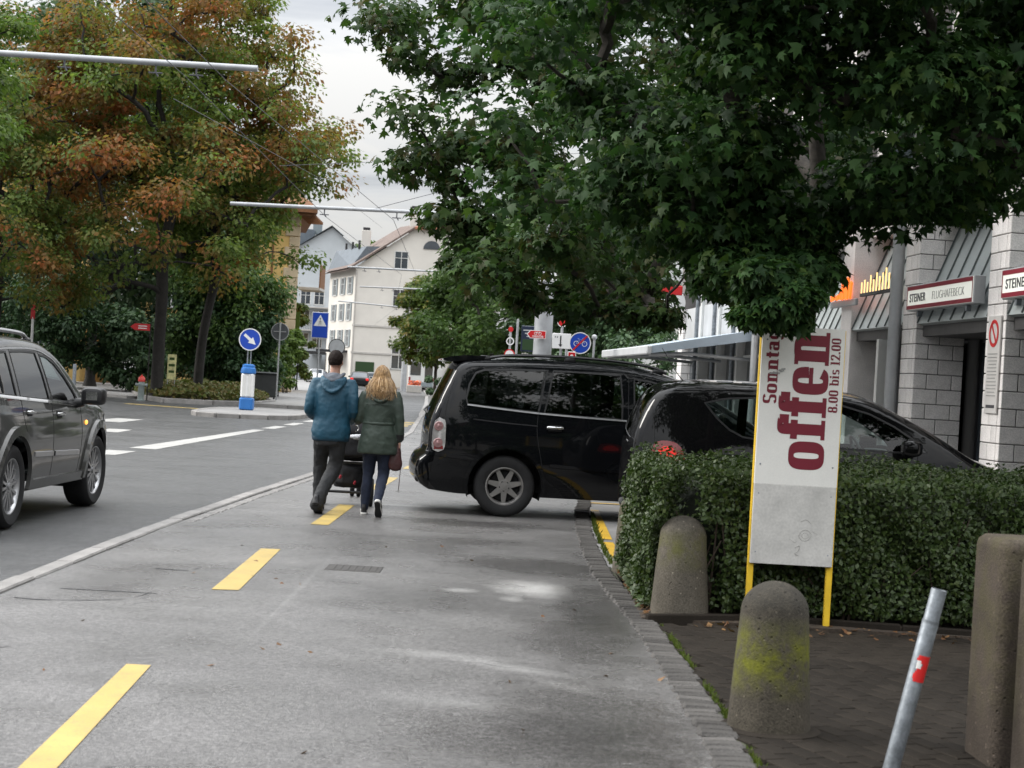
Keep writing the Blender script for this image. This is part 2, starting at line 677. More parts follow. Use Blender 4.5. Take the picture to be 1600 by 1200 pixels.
M = dict(
    path=asphalt_mat('wet_footpath_asphalt', .118, warm=(1.03, .99, .965), rough=(.24, .46), pale_patches=PALE_PATCHES, wet=WETS),
    road=asphalt_mat('road_asphalt', .058, spec=.4, warm=(.99, 1.0, 1.01), rough=(.34, .5), stain=.14, agg=170, aggamt=.75, cracks=False),
    soil=pmat('bed_soil', (.045, .032, .022), .9, var=.4, vscale=9, fine=.4, fscale=70, bump=.9, bscale=40, world=True),
    ground=pmat('distant_ground', (.10, .10, .09), .9, var=.3, vscale=.2, world=True),
    pavement=pmat('far_pavement', (.20, .195, .19), .7, var=.2, vscale=.7, fine=.15, world=True),
    granite=pmat('granite_kerb', (.21, .20, .19), .62, var=.22, vscale=3, fine=.3, fscale=160, bump=.5, bscale=110, island=.14),
    sett=pmat('granite_sett', (.085, .080, .075), .75, spec=.2, var=.3, vscale=7, fine=.35, fscale=140, bump=.7, bscale=80, island=.3),
    paver=pmat('block_paver', (.020, .0165, .013), .85, spec=.12, var=.3, vscale=3, fine=.3, fscale=200, bump=.5, bscale=120, island=.22),
    joint=pmat('mossy_joint', (.035, .038, .02), .95, var=.5, vscale=6, fine=.4, world=True),
    yellow=paint_mat('yellow_road_paint', (.44, .315, .085), .9),
    yellow_old=paint_mat('worn_yellow_paint', (.62, .38, .03), .9),
    white=paint_mat('white_road_paint', (.36, .355, .335), .9),
    moss=leaf_mat('kerb_moss', [(.045, .070, .010), (.08, .105, .015)], .2),
    bollard=mossy_mat('mossy_concrete', (.070, .061, .047), moss=(.12, .125, .016), amt=1.0),
    bollard2=mossy_mat('mossy_concrete_old', (.105, .093, .074), zlo=.30, zhi=.62, amt=.6, pits=False),
    concrete=mossy_mat('washed_concrete', (.060, .048, .038), zhi=2.0, amt=.15, pits=False),
    galv=pmat('galvanised_steel', (.21, .23, .25), .5, .55, var=.35, vscale=14, fine=.12, fscale=80, rvar=.12),
    pole=pmat('grey_pole', (.36, .37, .38), .5, .3, var=.15, vscale=3),
    red_sticker=pmat('red_sticker', (.62, .02, .02), .45, var=.08),
    white_sticker=pmat('white_sticker', (.75, .73, .7), .5),
    board=pmat('sign_board_white', (.74, .73, .69), .42, var=.05, vscale=3, fine=.03),
    board_low=pmat('sign_board_grey', (.50, .49, .465), .65, var=.16, vscale=5, fine=.08, fscale=60),
    graffiti=pmat('faded_scrawl', (.27, .265, .25), .7),
    maroon=pmat('maroon_letters', (.16, .008, .022), .45, var=.05),
    yellow_paint=pmat('yellow_steel', (.72, .47, .03), .4, var=.12, vscale=8),
    black=pmat('black_plastic', (.012, .012, .013), .45, var=.1),
    rubber=pmat('tyre_rubber', (.014, .014, .015), .75, var=.3, vscale=12, fine=.15),
    under=pmat('car_underside', (.008, .008, .009), .85, var=.2),
    alloy=pmat('alloy_rim', (.42, .42, .43), .33, .75, var=.12, vscale=9),
    alloy_grey=pmat('grey_alloy_rim', (.34, .33, .32), .36, .7, var=.15, vscale=9),
    chrome=pmat('chrome_trim', (.62, .62, .62), .16, .95, var=.05),
    satin=pmat('satin_trim', (.42, .42, .43), .35, .8, var=.05),
    van=car_paint('black_van_paint', (.0045, .005, .006)),
    jeep=car_paint('grey_car_paint', (.078, .078, .075), .24, .35),
    hatch=car_paint('black_hatch_paint', (.006, .006, .0065), .18),
    hood_white=car_paint('white_car_paint', (.62, .63, .64), .3),
    blue_car=car_paint('blue_car_paint', (.012, .055, .30), .25),
    dark_car=car_paint('dark_car_paint', (.012, .013, .015), .25),
    silver_car=car_paint('silver_car_paint', (.35, .36, .37), .3, .4),
    glass_dark=glass_mat('tinted_glass', (.10, .11, .11), 1.0),
    glass=glass_mat('clear_glass', (.62, .70, .68), 1.0),
    window=pmat('window_glass', (.045, .055, .065), .08, var=.3, vscale=.8, spec=.8),
    seat=pmat('car_seat_fabric', (.035, .035, .037), .85, var=.2),
    dash=pmat('car_dashboard', (.17, .19, .19), .6, var=.1),
    lamp_red=pmat('red_lamp', (.22, .008, .010), .15, coat=.8, var=.15, vscale=12),
    lamp_lit=pmat('lit_brake_lamp', (.5, .02, .02), .2, emit=(1, .03, .02), estr=.30, var=.5, vscale=30),
    lamp_clear=pmat('clear_lamp', (.55, .53, .52), .12, .5, coat=.9, var=.2, vscale=20),
    lamp_pink=pmat('lamp_reflector', (.40, .22, .22), .15, .3, coat=.9),
    amber=pmat('lit_indicator', (.9, .35, .05), .3, emit=(1, .42, .08), estr=1.0),
    skin=pmat('skin', (.48, .27, .20), .55, var=.08, vscale=20),
    hair_dark=pmat('dark_brown_hair', (.014, .009, .007), .7, var=.5, vscale=60, bump=.8, bscale=120, spec=.15),
    teal=pmat('teal_softshell', (.005, .055, .095), .62, var=.16, vscale=6, bump=.15, bscale=300),
    teal_dark=pmat('dark_teal_hem', (.004, .030, .055), .7, var=.15),
    hood_grey=pmat('grey_hood_lining', (.095, .105, .125), .8, var=.15),
    trousers=pmat('charcoal_trousers', (.020, .021, .023), .85, var=.25, vscale=8),
    parka=pmat('green_parka', (.032, .048, .036), .6, var=.16, vscale=6, bump=.15, bscale=260),
    jeans=pmat('navy_jeans', (.010, .016, .036), .85, var=.3, vscale=9, fine=.2, fscale=200),
    shoe=pmat('black_shoe', (.012, .012, .014), .6, var=.2),
    sole=pmat('white_sole', (.62, .61, .58), .6, var=.1),
    bag=pmat('burgundy_leather', (.055, .018, .018), .45, var=.25, vscale=14),
    fabric_black=pmat('black_stroller_fabric', (.010, .010, .012), .8, var=.25, vscale=8),
    blanket=pmat('speckled_blanket', (.42, .43, .45), .9, var=.6, vscale=40),
    red_cloth=pmat('red_cloth', (.25, .01, .02), .8),
    sign_blue=pmat('sign_blue', (.008, .055, .40), .4, var=.04),
    sign_white=pmat('sign_white', (.72, .72, .71), .45, var=.05),
    sign_back=pmat('sign_back_grey', (.10, .105, .115), .55, .3, var=.15),
    sign_rim=pmat('sign_rim', (.45, .46, .47), .45, .5),
    sign_red=pmat('sign_red', (.52, .012, .015), .4, var=.06),
    sign_black=pmat('sign_black', (.015, .015, .017), .5),
    navy_board=pmat('navy_info_board', (.012, .020, .045), .3, var=.2),
    mirror=pmat('mirror_back', (.42, .43, .44), .5, .2),
    bricks=pmat('white_block', (.80, .765, .745), .7, var=.10, vscale=3, fine=.15, fscale=90, bump=.3, bscale=60, island=.10),
    mortar=pmat('block_joint', (.17, .16, .155), .85, var=.2),
    seam_metal=pmat('standing_seam_metal', (.44, .48, .48), .45, .35, var=.12, vscale=1.5),
    seam_rib=pmat('seam_rib', (.12, .135, .135), .5, .4),
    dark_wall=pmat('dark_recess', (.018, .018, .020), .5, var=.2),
    frame_white=pmat('white_frame', (.62, .62, .60), .5, var=.05),
    lintel=pmat('dark_lintel', (.06, .058, .058), .7, var=.2),
    panel_light=pmat('light_spandrel_panel', (.48, .49, .50), .5, var=.1, vscale=2),
    awning=pmat('awning_grey', (.34, .40, .46), .6, var=.1, vscale=2),
    sign_face=pmat('lit_sign_face', (.74, .75, .70), .4, emit=(1, 1, .9), estr=.18, var=.03),
    sign_text=pmat('dark_sign_text', (.05, .05, .055), .5),
    sign_thin=pmat('thin_sign_text', (.30, .30, .29), .5),
    sign_bar=pmat('maroon_bar', (.22, .012, .028), .45),
    orange=pmat('lit_orange_sign', (.85, .16, .02), .4, emit=(1, .16, .02), estr=.8, var=.2, vscale=9),
    letter_lit=pmat('lit_yellow_letters', (.8, .55, .2), .4, emit=(1, .68, .28), estr=.7),
    notice=pmat('notice_board', (.58, .56, .54), .5, var=.04),
    hydrant=pmat('hydrant_grey', (.24, .28, .27), .5, .2, var=.15, vscale=8),
    hydrant_red=pmat('hydrant_red', (.55, .05, .04), .45, var=.1),
    post_blue=pmat('post_blue', (.02, .14, .42), .45, var=.08),
    poster=pmat('yellow_poster', (.55, .52, .25), .6, var=.4, vscale=6),
    bin=pmat('dark_bin', (.030, .033, .034), .6, var=.2),
    yellow_wall=pmat('yellow_render', (.55, .37, .13), .85, var=.10, vscale=1),
    stone_quoin=pmat('pale_quoin', (.44, .35, .23), .8, var=.15, vscale=2),
    white_wall=pmat('white_render', (.60, .57, .52), .9, var=.08, vscale=.4),
    grey_wall=pmat('grey_render', (.48, .51, .53), .9, var=.08, vscale=.4),
    roof_tile=pmat('weathered_roof_tiles', (.13, .095, .08), .85, var=.3, vscale=1.5, fine=.2, fscale=8),
    roof_red=pmat('red_roof_tiles', (.30, .12, .07), .85, var=.25, vscale=1.5),
    slate=pmat('blue_grey_slate', (.10, .12, .14), .6, var=.2, vscale=2),
    shutter=pmat('grey_shutter', (.19, .22, .23), .7, var=.15),
    wood=pmat('eave_wood', (.17, .075, .03), .8, var=.25, vscale=4),
    trim=pmat('wall_trim', (.42, .40, .37), .8, var=.1),
    bark=pmat('maple_bark', (.042, .036, .030), .95, var=.35, vscale=5, fine=.3, fscale=30, bump=1.0, bscale=18),
    bark_dark=pmat('dark_wet_bark', (.020, .018, .016), .95, var=.35, vscale=4, fine=.3, fscale=20, bump=1.0, bscale=14),
    twig=pmat('twig', (.05, .035, .025), .9),
    wire=pmat('overhead_wire', (.10, .10, .11), .6, .4, var=0),
    bus_white=pmat('bus_white', (.6, .6, .58), .4, var=.05),
    flower=pmat('orange_flowers', (.6, .12, .03), .7, var=.3),
    manhole=pmat('cast_iron', (.060, .056, .052), .55, .4, var=.3, vscale=12, fine=.2),
    leaf_maple=leaf_mat('maple_leaf', [(.013, .034, .011), (.024, .060, .017), (.048, .104, .028), (.017, .044, .014), (.068, .114, .026)], .28),
    leaf_maple2=leaf_mat('maple_leaf_far', [(.019, .043, .013), (.032, .067, .018), (.058, .104, .025), (.024, .053, .015), (.08, .072, .027)], .30),
    leaf_autumn=leaf_mat('autumn_maple_leaf', [(.075, .120, .034), (.12, .170, .045), (.17, .215, .058)], .5,
                         patch=[(.25, .085, .034), (.35, .120, .042), (.23, .12, .045), (.16, .11, .045)], pscale=.24, pthr=(.45, .57)),
    leaf_autumn2=leaf_mat('autumn_maple_leaf_green', [(.080, .130, .032), (.135, .195, .045), (.20, .25, .06)], .5,
                          patch=[(.20, .075, .022), (.26, .11, .03), (.12, .09, .03)], pscale=.22, pthr=(.50, .60)),
    leaf_bush=leaf_mat('evergreen_leaf', [(.018, .042, .018), (.030, .064, .025), (.052, .098, .038)], .2),
    leaf_bush2=leaf_mat('laurel_leaf', [(.024, .052, .024), (.045, .085, .036), (.070, .115, .05)], .2),
    leaf_birch=leaf_mat('hanging_birch_leaf', [(.040, .075, .022), (.065, .115, .032), (.095, .15, .045)], .35),
    leaf_light=leaf_mat('light_green_leaf', [(.055, .095, .020), (.09, .145, .028), (.13, .19, .035)], .35),
    leaf_far=leaf_mat('street_tree_leaf', [(.045, .080, .016), (.075, .115, .022), (.11, .14, .03)], .3,
                      patch=[(.13, .12, .03), (.17, .13, .03)], pscale=.5, pthr=(.52, .62)),
    leaf_hedge=leaf_mat('hornbeam_hedge_leaf', [(.022, .042, .010), (.038, .066, .014), (.052, .084, .019), (.028, .050, .012), (.062, .085, .022)], .2, rough=.48, spec=.4),
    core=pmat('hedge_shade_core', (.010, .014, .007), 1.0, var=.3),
    cover=leaf_mat('ground_cover', [(.06, .085, .02), (.10, .115, .03), (.12, .085, .03), (.085, .10, .025)], .2),
    litter=leaf_mat('fallen_leaves', [(.16, .075, .03), (.10, .05, .025), (.22, .13, .06), (.08, .045, .025)], .1),
)
# ------------------------------------------------------------------ ground, road, path
def lerp_line(pts, y):
    for (x0, y0), (x1, y1) in zip(pts, pts[1:]):
        if y <= y1:
            return x0 + (x1 - x0) * (y - y0) / (y1 - y0)
    return pts[-1][0]


LK = [(-3.30, -20), (-3.30, 5), (-3.30, 11.4), (-3.25, 16.4), (-3.07, 21.3), (-2.83, 26.2), (-2.58, 34), (-2.62, 46), (-3.3, 64), (-4.4, 90), (-6.6, 135), (-9.5, 185), (-16, 270)]
RK = [(1.02, -20), (1.02, 5), (.98, 7.25), (.97, 9.0), (.93, 11.2), (.85, 13), (.79, 14.2), (.78, 16.3), (.80, 18.4), (.88, 21.1), (.99, 22.85), (1.1, 28), (.9, 38), (.3, 60), (-1.2, 90), (-3.4, 135), (-6.3, 185), (-13, 270)]


def sheet(name, poly, z, mat, parent=None, kind='structure'):
    mb = MB()
    mb.add([(x, y, z) for x, y in poly], [tuple(range(len(poly)))])
    o = mb.build(name, mat, parent, smooth=0)
    if parent is None: o['kind'] = kind
    return o


def strip(name, left, right, ys, z, mat, thick=.0):
    mb = MB()
    vs, fs = [], []
    for y in ys:
        a, b = left(y), right(y)
        vs += [(a, y, z), (b, y, z)]
    for i in range(len(ys) - 1):
        fs.append((2 * i, 2 * i + 1, 2 * i + 3, 2 * i + 2))
    mb.add(vs, fs)
    o = mb.build(name, mat, None, smooth=0)
    o['kind'] = 'structure'
    return o


ground = sheet('ground', [(-900, -60), (900, -60), (900, 1600), (-900, 1600)], -.12, M['ground'])
road = sheet('road', [(-90, -30), (-3.35, -30)] + [(x - .05, y) for x, y in LK[1:]] + [(-60, 270), (-90, 200)], -.05, M['road'])
YS = sorted(set([-20, 0] + list(np.arange(4, 60, 1.0)) + list(range(60, 271, 10))))
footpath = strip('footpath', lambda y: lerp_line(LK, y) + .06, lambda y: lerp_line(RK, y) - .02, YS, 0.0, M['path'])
parking = strip('parking_lot', lambda y: lerp_line(RK, y) + .14, lambda y: 30, [15.0] + [y for y in YS if 15 < y < 130], -.004, M['pavement'])
paving = strip('paved_yard', lambda y: lerp_line(RK, y) + .10, lambda y: 9, [y for y in YS if y <= 11] + [11.85], -.022, M['joint'])

# kerb stones between footpath and road: one metre granite blocks
kerb = tag(empty('kerb'), kind='structure')
proto = None
y = 4.0
rng = random.Random(3)
while y < 64:
    L = 1.0 if y < 40 else 2.0
    x0, x1 = lerp_line(LK, y), lerp_line(LK, y + L)
    a = math.atan2(-(x1 - x0), L)
    mb = MB().box((0, 0, 0), (.145, L - .014, .16), .012)
    if proto is None or L > 1.5 and proto.data.name == 'kerb_stone':
        o = mb.build('kerb_stone', M['granite'], kerb, smooth=0)
        proto = o
    else:
        o = dup(proto, kerb)
    o.location = ((x0 + x1) / 2 + rng.uniform(-.004, .004), y + L / 2, -.06 + rng.uniform(-.004, .004))
    o.rotation_euler = (0, 0, a + rng.uniform(-.004, .004))
    y += L
far = MB()
for (x0, y0), (x1, y1) in zip(LK[8:], LK[9:]):
    far.add([(x0 - .1, y0, .02), (x0 + .1, y0, .02), (x1 + .1, y1, .02), (x1 - .1, y1, .02), (x0 - .1, y0, -.1), (x1 - .1, y1, -.1)], [(0, 1, 2, 3), (0, 3, 5, 4)])
far.build('kerb_run', M['granite'], kerb, smooth=0)
# inner row of setts where the kerb is lowered
sm = MB().box((0, 0, 0), (.115, .125, .10), .014)
sp = None
for i in range(95):
    y = 17.0 + i * .137
    x = lerp_line(LK, y) + .155
    if sp is None:
        sp = sm.build('sett', M['granite'], kerb, smooth=0); o = sp
    else:
        o = dup(sp, kerb)
    o.location = (x + rng.uniform(-.008, .008), y, -.041 + rng.uniform(-.004, .005))
    o.rotation_euler = (rng.uniform(-.03, .03), rng.uniform(-.03, .03), rng.uniform(-.08, .08) - .035)

# sett border on the right of the footpath
border = tag(empty('sett_border'), kind='structure')
pl = [MB().box((0, 0, 0), (.175 + .02 * k, .098, .10), .016).build('sett', M['sett'], border, smooth=0) for k in range(2)]
y, i = 5.2, 0
while y < 23.5:
    L = .104 + rng.uniform(0, .012)
    o = pl[i] if i < 2 else dup(pl[i % 2], border)
    x0, x1 = lerp_line(RK, y), lerp_line(RK, y + .3)
    o.location = (lerp_line(RK, y) + .055 + rng.uniform(-.010, .010), y, -.038 + rng.uniform(-.006, .006))
    o.rotation_euler = (rng.uniform(-.04, .04), rng.uniform(-.04, .04), math.atan2(-(x1 - x0), .3) + rng.uniform(-.06, .06))
    y += L; i += 1
sheet('sett_joint', [(lerp_line(RK, yy) - .03, yy) for yy in np.arange(4, 24, 1)] + [(lerp_line(RK, yy) + .17, yy) for yy in np.arange(23, 3, -1)], -.008, M['joint'], border)

# block pavers of the yard laid diagonally
def in_yard(x, y):
    return x > lerp_line(RK, y) + .17 and y < 11.62 and x < .31 * y + .25 and y > 5.6


A45 = R(-68)
ca, sa = math.cos(A45), math.sin(A45)
cells = []
for r_ in range(-120, 120):
    for q in range(-70, 70):
        u = q * .203 + (r_ % 2) * .1015
        v = r_ * .103
        x, y = u * ca - v * sa + 1.5, u * sa + v * ca + 9
        if in_yard(x, y):
            cells.append((y, x))
cells.sort()
vis = [c for c in cells if c[0] > 7.0]
first = vis[:290]
rest = [c for c in cells if c not in set(first)]
pv = None
for (y, x) in first:
    if pv is None:
        pv = MB().box((0, 0, 0), (.1985, .0985, .06), .005).build('paver', M['paver'], paving, smooth=0); o = pv
    else:
        o = dup(pv, paving)
    o.location = (x, y, -.0265 + rng.uniform(-.0022, .0022))
    o.rotation_euler = (rng.uniform(-.006, .006), rng.uniform(-.006, .006), A45 + rng.uniform(-.008, .008))
mb = MB()
for (y, x) in rest:
    mb.box((x, y, -.0265 + rng.uniform(-.002, .002)), (.1985, .0985, .06), .005, zrot(A45))
mb.build('more_pavers', M['paver'], paving, smooth=0, kind='stuff')

# moss and tiny weeds along the setts
mv, mf = [], []
for i in range(2600):
    y = rng.uniform(6.5, 11.5)
    if math.sin(y * 3.1) + math.sin(y * 7.7) + rng.uniform(-1, 1) < .1: continue
    x = lerp_line(RK, y) + .155 + abs(rng.gauss(0, .014))
    a = rng.uniform(0, 6.28); h = rng.uniform(.006, .022)
    dx, dy = math.cos(a) * .008, math.sin(a) * .008
    k = len(mv)
    mv += [(x - dx, y - dy, -.012), (x + dx, y + dy, -.012), (x + rng.gauss(0, .008), y + rng.gauss(0, .008), h)]
    mf.append((k, k + 1, k + 2))
for i in range(700):
    y = rng.uniform(15.2, 21); x = lerp_line(RK, y) + .17 + abs(rng.gauss(0, .02))
    a = rng.uniform(0, 6.28); h = rng.uniform(.01, .05)
    dx, dy = math.cos(a) * .012, math.sin(a) * .012
    k = len(mv)
    mv += [(x - dx, y - dy, -.01), (x + dx, y + dy, -.01), (x + rng.gauss(0, .015), y + rng.gauss(0, .015), h)]
    mf.append((k, k + 1, k + 2))
me = bpy.data.meshes.new('moss'); me.from_pydata(mv, [], mf)
tag(link('moss', me, M['moss'], smooth=0), 'bright moss and small weeds growing along the sett border', 'moss', kind='stuff')

# painted markings (thin sheets on the surface they belong to)
def dash(name, p, z, mat, parent):
    mb = MB(); mb.add([(x, y, z) for x, y in p], [tuple(range(len(p)))])
    return mb.build(name, mat, parent, smooth=0)


for p in ([(-1.745, 5.75), (-1.60, 5.75), (-1.77, 8.88), (-1.895, 8.88)],
          [(-2.0, 11.98), (-1.815, 12.02), (-1.905, 14.86), (-2.07, 14.83)],
          [(-1.945, 17.4), (-1.765, 17.4), (-1.75, 20.15), (-1.93, 20.15)],
          [(-1.86, 23.0), (-1.69, 23.0), (-1.62, 25.9), (-1.79, 25.9)],
          [(-1.72, 28.4), (-1.55, 28.4), (-1.45, 31.2), (-1.62, 31.2)]):
    dash('marking_dash', p, .004, M['yellow'], footpath)
for yy in (52.4, 54.3, 56.2):
    dash('crossing_bar', [(-5.6, yy), (-3.1, yy), (-3.1, yy + .9), (-5.6, yy + .9)], -.045, M['yellow'], road)
for p in ([(-6.78, 30.9), (-6.30, 30.9), (-6.06, 43.0), (-6.36, 43.0)], [(-6.32, 44.1), (-6.0, 44.1), (-5.95, 46.3), (-6.27, 46.3)],
          [(-6.25, 47.6), (-5.93, 47.6), (-5.9, 49.8), (-6.2, 49.8)], [(-6.18, 51.4), (-5.86, 51.4), (-5.8, 54), (-6.1, 54)],
          [(-6.12, 56), (-5.8, 56), (-5.75, 59), (-6.05, 59)],
          [(-6.95, 28.4), (-6.45, 28.4), (-6.42, 29.9), (-6.90, 29.9)], [(-8.9, 36.9), (-8.35, 36.9), (-8.4, 38.6), (-8.9, 38.6)],
          [(-10.4, 42.6), (-9.6, 42.6), (-9.6, 45.4), (-10.3, 45.4)]):
    dash('lane_line', p, -.045, M['white'], road)
dash('yellow_line', [(-13.4, 59.7), (-9.9, 58.2), (-9.8, 58.7), (-13.3, 60.2)], -.045, M['yellow'], road)
for p in ([(1.02, 14.97), (1.13, 14.97), (1.10, 17.3), (.985, 17.3)], [(1.0, 17.6), (1.11, 17.6), (1.17, 21.6), (1.07, 21.6)]):
    dash('bay_line', p, .004, M['yellow_old'], parking)
dash('bay_line', [(1.10, 22.8), (4.5, 23.0), (4.5, 23.12), (1.10, 22.95)], .004, M['yellow_old'], parking)
# wide slabs of the parking lot next to the border
for k, (ya, yb) in enumerate([(14.95, 16.2), (16.2, 17.5), (17.5, 18.9), (18.9, 20.4), (20.4, 22.0)]):
    mb = MB()
    xa = lerp_line(RK, (ya + yb) / 2) + .17
    mb.box(((xa + 2.3) / 2, (ya + yb) / 2, -.03), (2.3 - xa, yb - ya - .015, .06), .006)
    mb.build('slab', M['pavement'], parking, smooth=0)
# bitumen seams and a cast iron cover in the footpath
for pts in ([(-3.1, 11.05), (-2.9, 11.02), (-2.45, 11.25), (-2.35, 11.7)], [(-2.6, 13.0), (-2.35, 13.0), (-2.3, 13.25)], [(-2.85, 9.0), (-2.6, 9.2), (-2.55, 9.3)],
            [(-2.95, 11.6), (-2.3, 11.62)]):
    mb = MB()
    vs, fs = [], []
    for i, p in enumerate(catmull(pts, .08)):
        w = .007 + .008 * rng.random()
        vs += [(p[0] - w * .4, p[1] - w, .003), (p[0] + w * .4, p[1] + w, .003)]
        if i: fs.append((2 * i - 2, 2 * i - 1, 2 * i + 1, 2 * i))
    mb.add(vs, fs); mb.build('bitumen_seam', M['sign_black'], footpath, smooth=0)
cover = thing('drain_cover', 'dark rectangular cast iron drain cover set in the grey footpath', 'drain cover', (-1.17, 13.75, 0))
mb = MB().box((0, 0, -.004), (.44, .40, .016), .003); mb.build('frame', M['manhole'], cover, smooth=0)
bar0 = None
for i in range(7):
    b = MB().box((0, 0, 0), (.036, .33, .008), .002) if bar0 is None else None
    o = b.build('bar', M['manhole'], cover, smooth=0) if bar0 is None else dup(bar0, cover)
    bar0 = bar0 or o
    o.location = (-.165 + i * .055, 0, .0025)

# left side: bed, pavement and traffic island
def slab_poly(name, poly, z0, z1, mat, parent=None):
    o = MB().prism(poly, z0, z1).build(name, mat, parent, smooth=0)
    if parent is None: o['kind'] = 'structure'
    return o


LPAV = [(-6.9, 66.0), (-8.2, 80), (-10.6, 105), (-16.5, 155), (-22, 200), (-40, 200), (-19, 140), (-14, 104), (-10.6, 76), (-10.2, 66.4)]
pav = slab_poly('left_pavement', LPAV, -.11, .06, M['pavement'])
for (x0, y0), (x1, y1) in (((-6.85, 66.0), (-10.2, 66.35)), ((-6.85, 66.2), (-8.15, 80)), ((-8.15, 80), (-10.55, 105))):
    L = math.hypot(x1 - x0, y1 - y0); n = max(2, int(L / 1.7))
    for i in range(n):
        t = (i + .5) / n
        MB().box((0, 0, 0), (L / n - .02, .2, .2), .015).build('kerb_stone', M['granite'], pav, smooth=0, loc=(x0 + (x1 - x0) * t, y0 + (y1 - y0) * t, -.01)).rotation_euler = (0, 0, math.atan2(y1 - y0, x1 - x0))
walk = slab_poly('side_pavement', [(-40, 70), (-17.5, 70.5), (-15.0, 67.5), (-14.6, 69), (-17.4, 79), (-18.5, 96), (-60, 96)], -.11, .05, M['pavement'])
isl = slab_poly('traffic_island', catmull([(-8.6, 50.7), (-6.75, 52.2), (-6.7, 57.5), (-7.2, 59.5), (-8.6, 59.5), (-9.6, 57.5), (-9.5, 52.0)], .6, True), -.1, .075, M['pavement'])
ring = catmull([(-8.6, 50.7), (-6.75, 52.2), (-6.7, 57.5), (-7.2, 59.5), (-8.6, 59.5), (-9.6, 57.5), (-9.5, 52.0)], .95, True)
for a, b in zip(ring, ring[1:] + ring[:1]):
    L = math.hypot(b[0] - a[0], b[1] - a[1])
    o = MB().box((0, 0, 0), (L - .02, .2, .22), .02).build('kerb_stone', M['granite'], isl, smooth=0, loc=((a[0] + b[0]) / 2, (a[1] + b[1]) / 2, -.02))
    o.rotation_euler = (0, 0, math.atan2(b[1] - a[1], b[0] - a[0]))
BED = [(-17.4, 79), (-14.6, 68.0), (-12.9, 64.3), (-11.2, 64.9), (-10.0, 67.3), (-9.9, 72), (-10.6, 76), (-12.5, 90), (-18.3, 92)]
bed = slab_poly('planting_bed', [(-13.4 + (x + 13.4) * .965, 76 + (y - 76) * .965) for x, y in BED], -.11, .10, M['soil'])
for a, b in zip(BED[:6], BED[1:7]):
    L = math.hypot(b[0] - a[0], b[1] - a[1]); n = max(1, int(L / 1.5))
    for i in range(n):
        t = (i + .5) / n
        MB().box((0, 0, 0), (L / n - .02, .18, .26), .02).build('kerb_stone', M['granite'], bed, smooth=0, loc=(a[0] + (b[0] - a[0]) * t, a[1] + (b[1] - a[1]) * t, .0)).rotation_euler = (0, 0, math.atan2(b[1] - a[1], b[0] - a[0]))
# hedge bed with a low edging
hbed = slab_poly('hedge_bed', [(.97, 11.72), (8.4, 11.6), (8.4, 14.9), (1.05, 14.9), (.98, 13.4)], -.1, .015, M['soil'])
for i, (x0, y0, x1, y1) in enumerate([(.99, 11.62, 1.86, 11.95), (1.86, 11.95, 2.75, 11.80), (2.75, 11.80, 3.65, 11.70), (3.65, 11.70, 4.6, 11.65)]):
    L = math.hypot(x1 - x0, y1 - y0)
    MB().box((0, 0, 0), (L - .008, .055, .22), .008).build('edging_stone', M['paver'], hbed, smooth=0, loc=((x0 + x1) / 2, (y0 + y1) / 2, -.055)).rotation_euler = (0, -.01 * (i % 2), math.atan2(y1 - y0, x1 - x0))
MB().box((0, 0, 0), (.85, .05, .2), .008).build('edging_stone', M['sett'], hbed, smooth=0, loc=(1.45, 14.93, -.08))
# ------------------------------------------------------------------ vehicles
def pip(poly, x, y):
    """vectorised point in polygon"""
    P = np.asarray(poly)
    inside = np.zeros(np.shape(x), bool)
    j = len(P) - 1
    for i in range(len(P)):
        xi, yi, xj, yj = P[i, 0], P[i, 1], P[j, 0], P[j, 1]
        c = ((yi > y) != (yj > y)) & (x < (xj - xi) * (y - yi) / (yj - yi + 1e-12) + xi)
        inside ^= c
        j = i
    return inside


def dist_poly(line, x, y):
    P = np.asarray(line)
    d = np.full(np.shape(x), 1e9)
    for a, b in zip(P[:-1], P[1:]):
        ab = b - a
        L2 = max(1e-12, (ab**2).sum())
        t = np.clip(((x - a[0]) * ab[0] + (y - a[1]) * ab[1]) / L2, 0, 1)
        d = np.minimum(d, np.hypot(x - a[0] - t * ab[0], y - a[1] - t * ab[1]))
    return d


def cdt(loops, extra, inside, holes):
    """triangulate; loops: closed polylines as constraints"""
    V, E = [], []
    for lp in loops:
        o = len(V); n = len(lp)
        V += [Vector((p[0], p[1])) for p in lp]
        E += [(o + i, o + (i + 1) % n) for i in range(n)]
    V += [Vector((p[0], p[1])) for p in extra]
    r = delaunay_2d_cdt(V, E, [], 0, 1e-5)
    vs = [(p.x, p.y) for p in r[0]]
    fs = []
    arr = np.array(vs)
    T = np.array([f for f in r[2] if len(f) == 3])
    cen = arr[T].mean(axis=1)
    ok = pip(inside, cen[:, 0], cen[:, 1])
    for h in holes:
        ok &= ~pip(h, cen[:, 0], cen[:, 1])
    return vs, [tuple(t) for t in T[ok]]


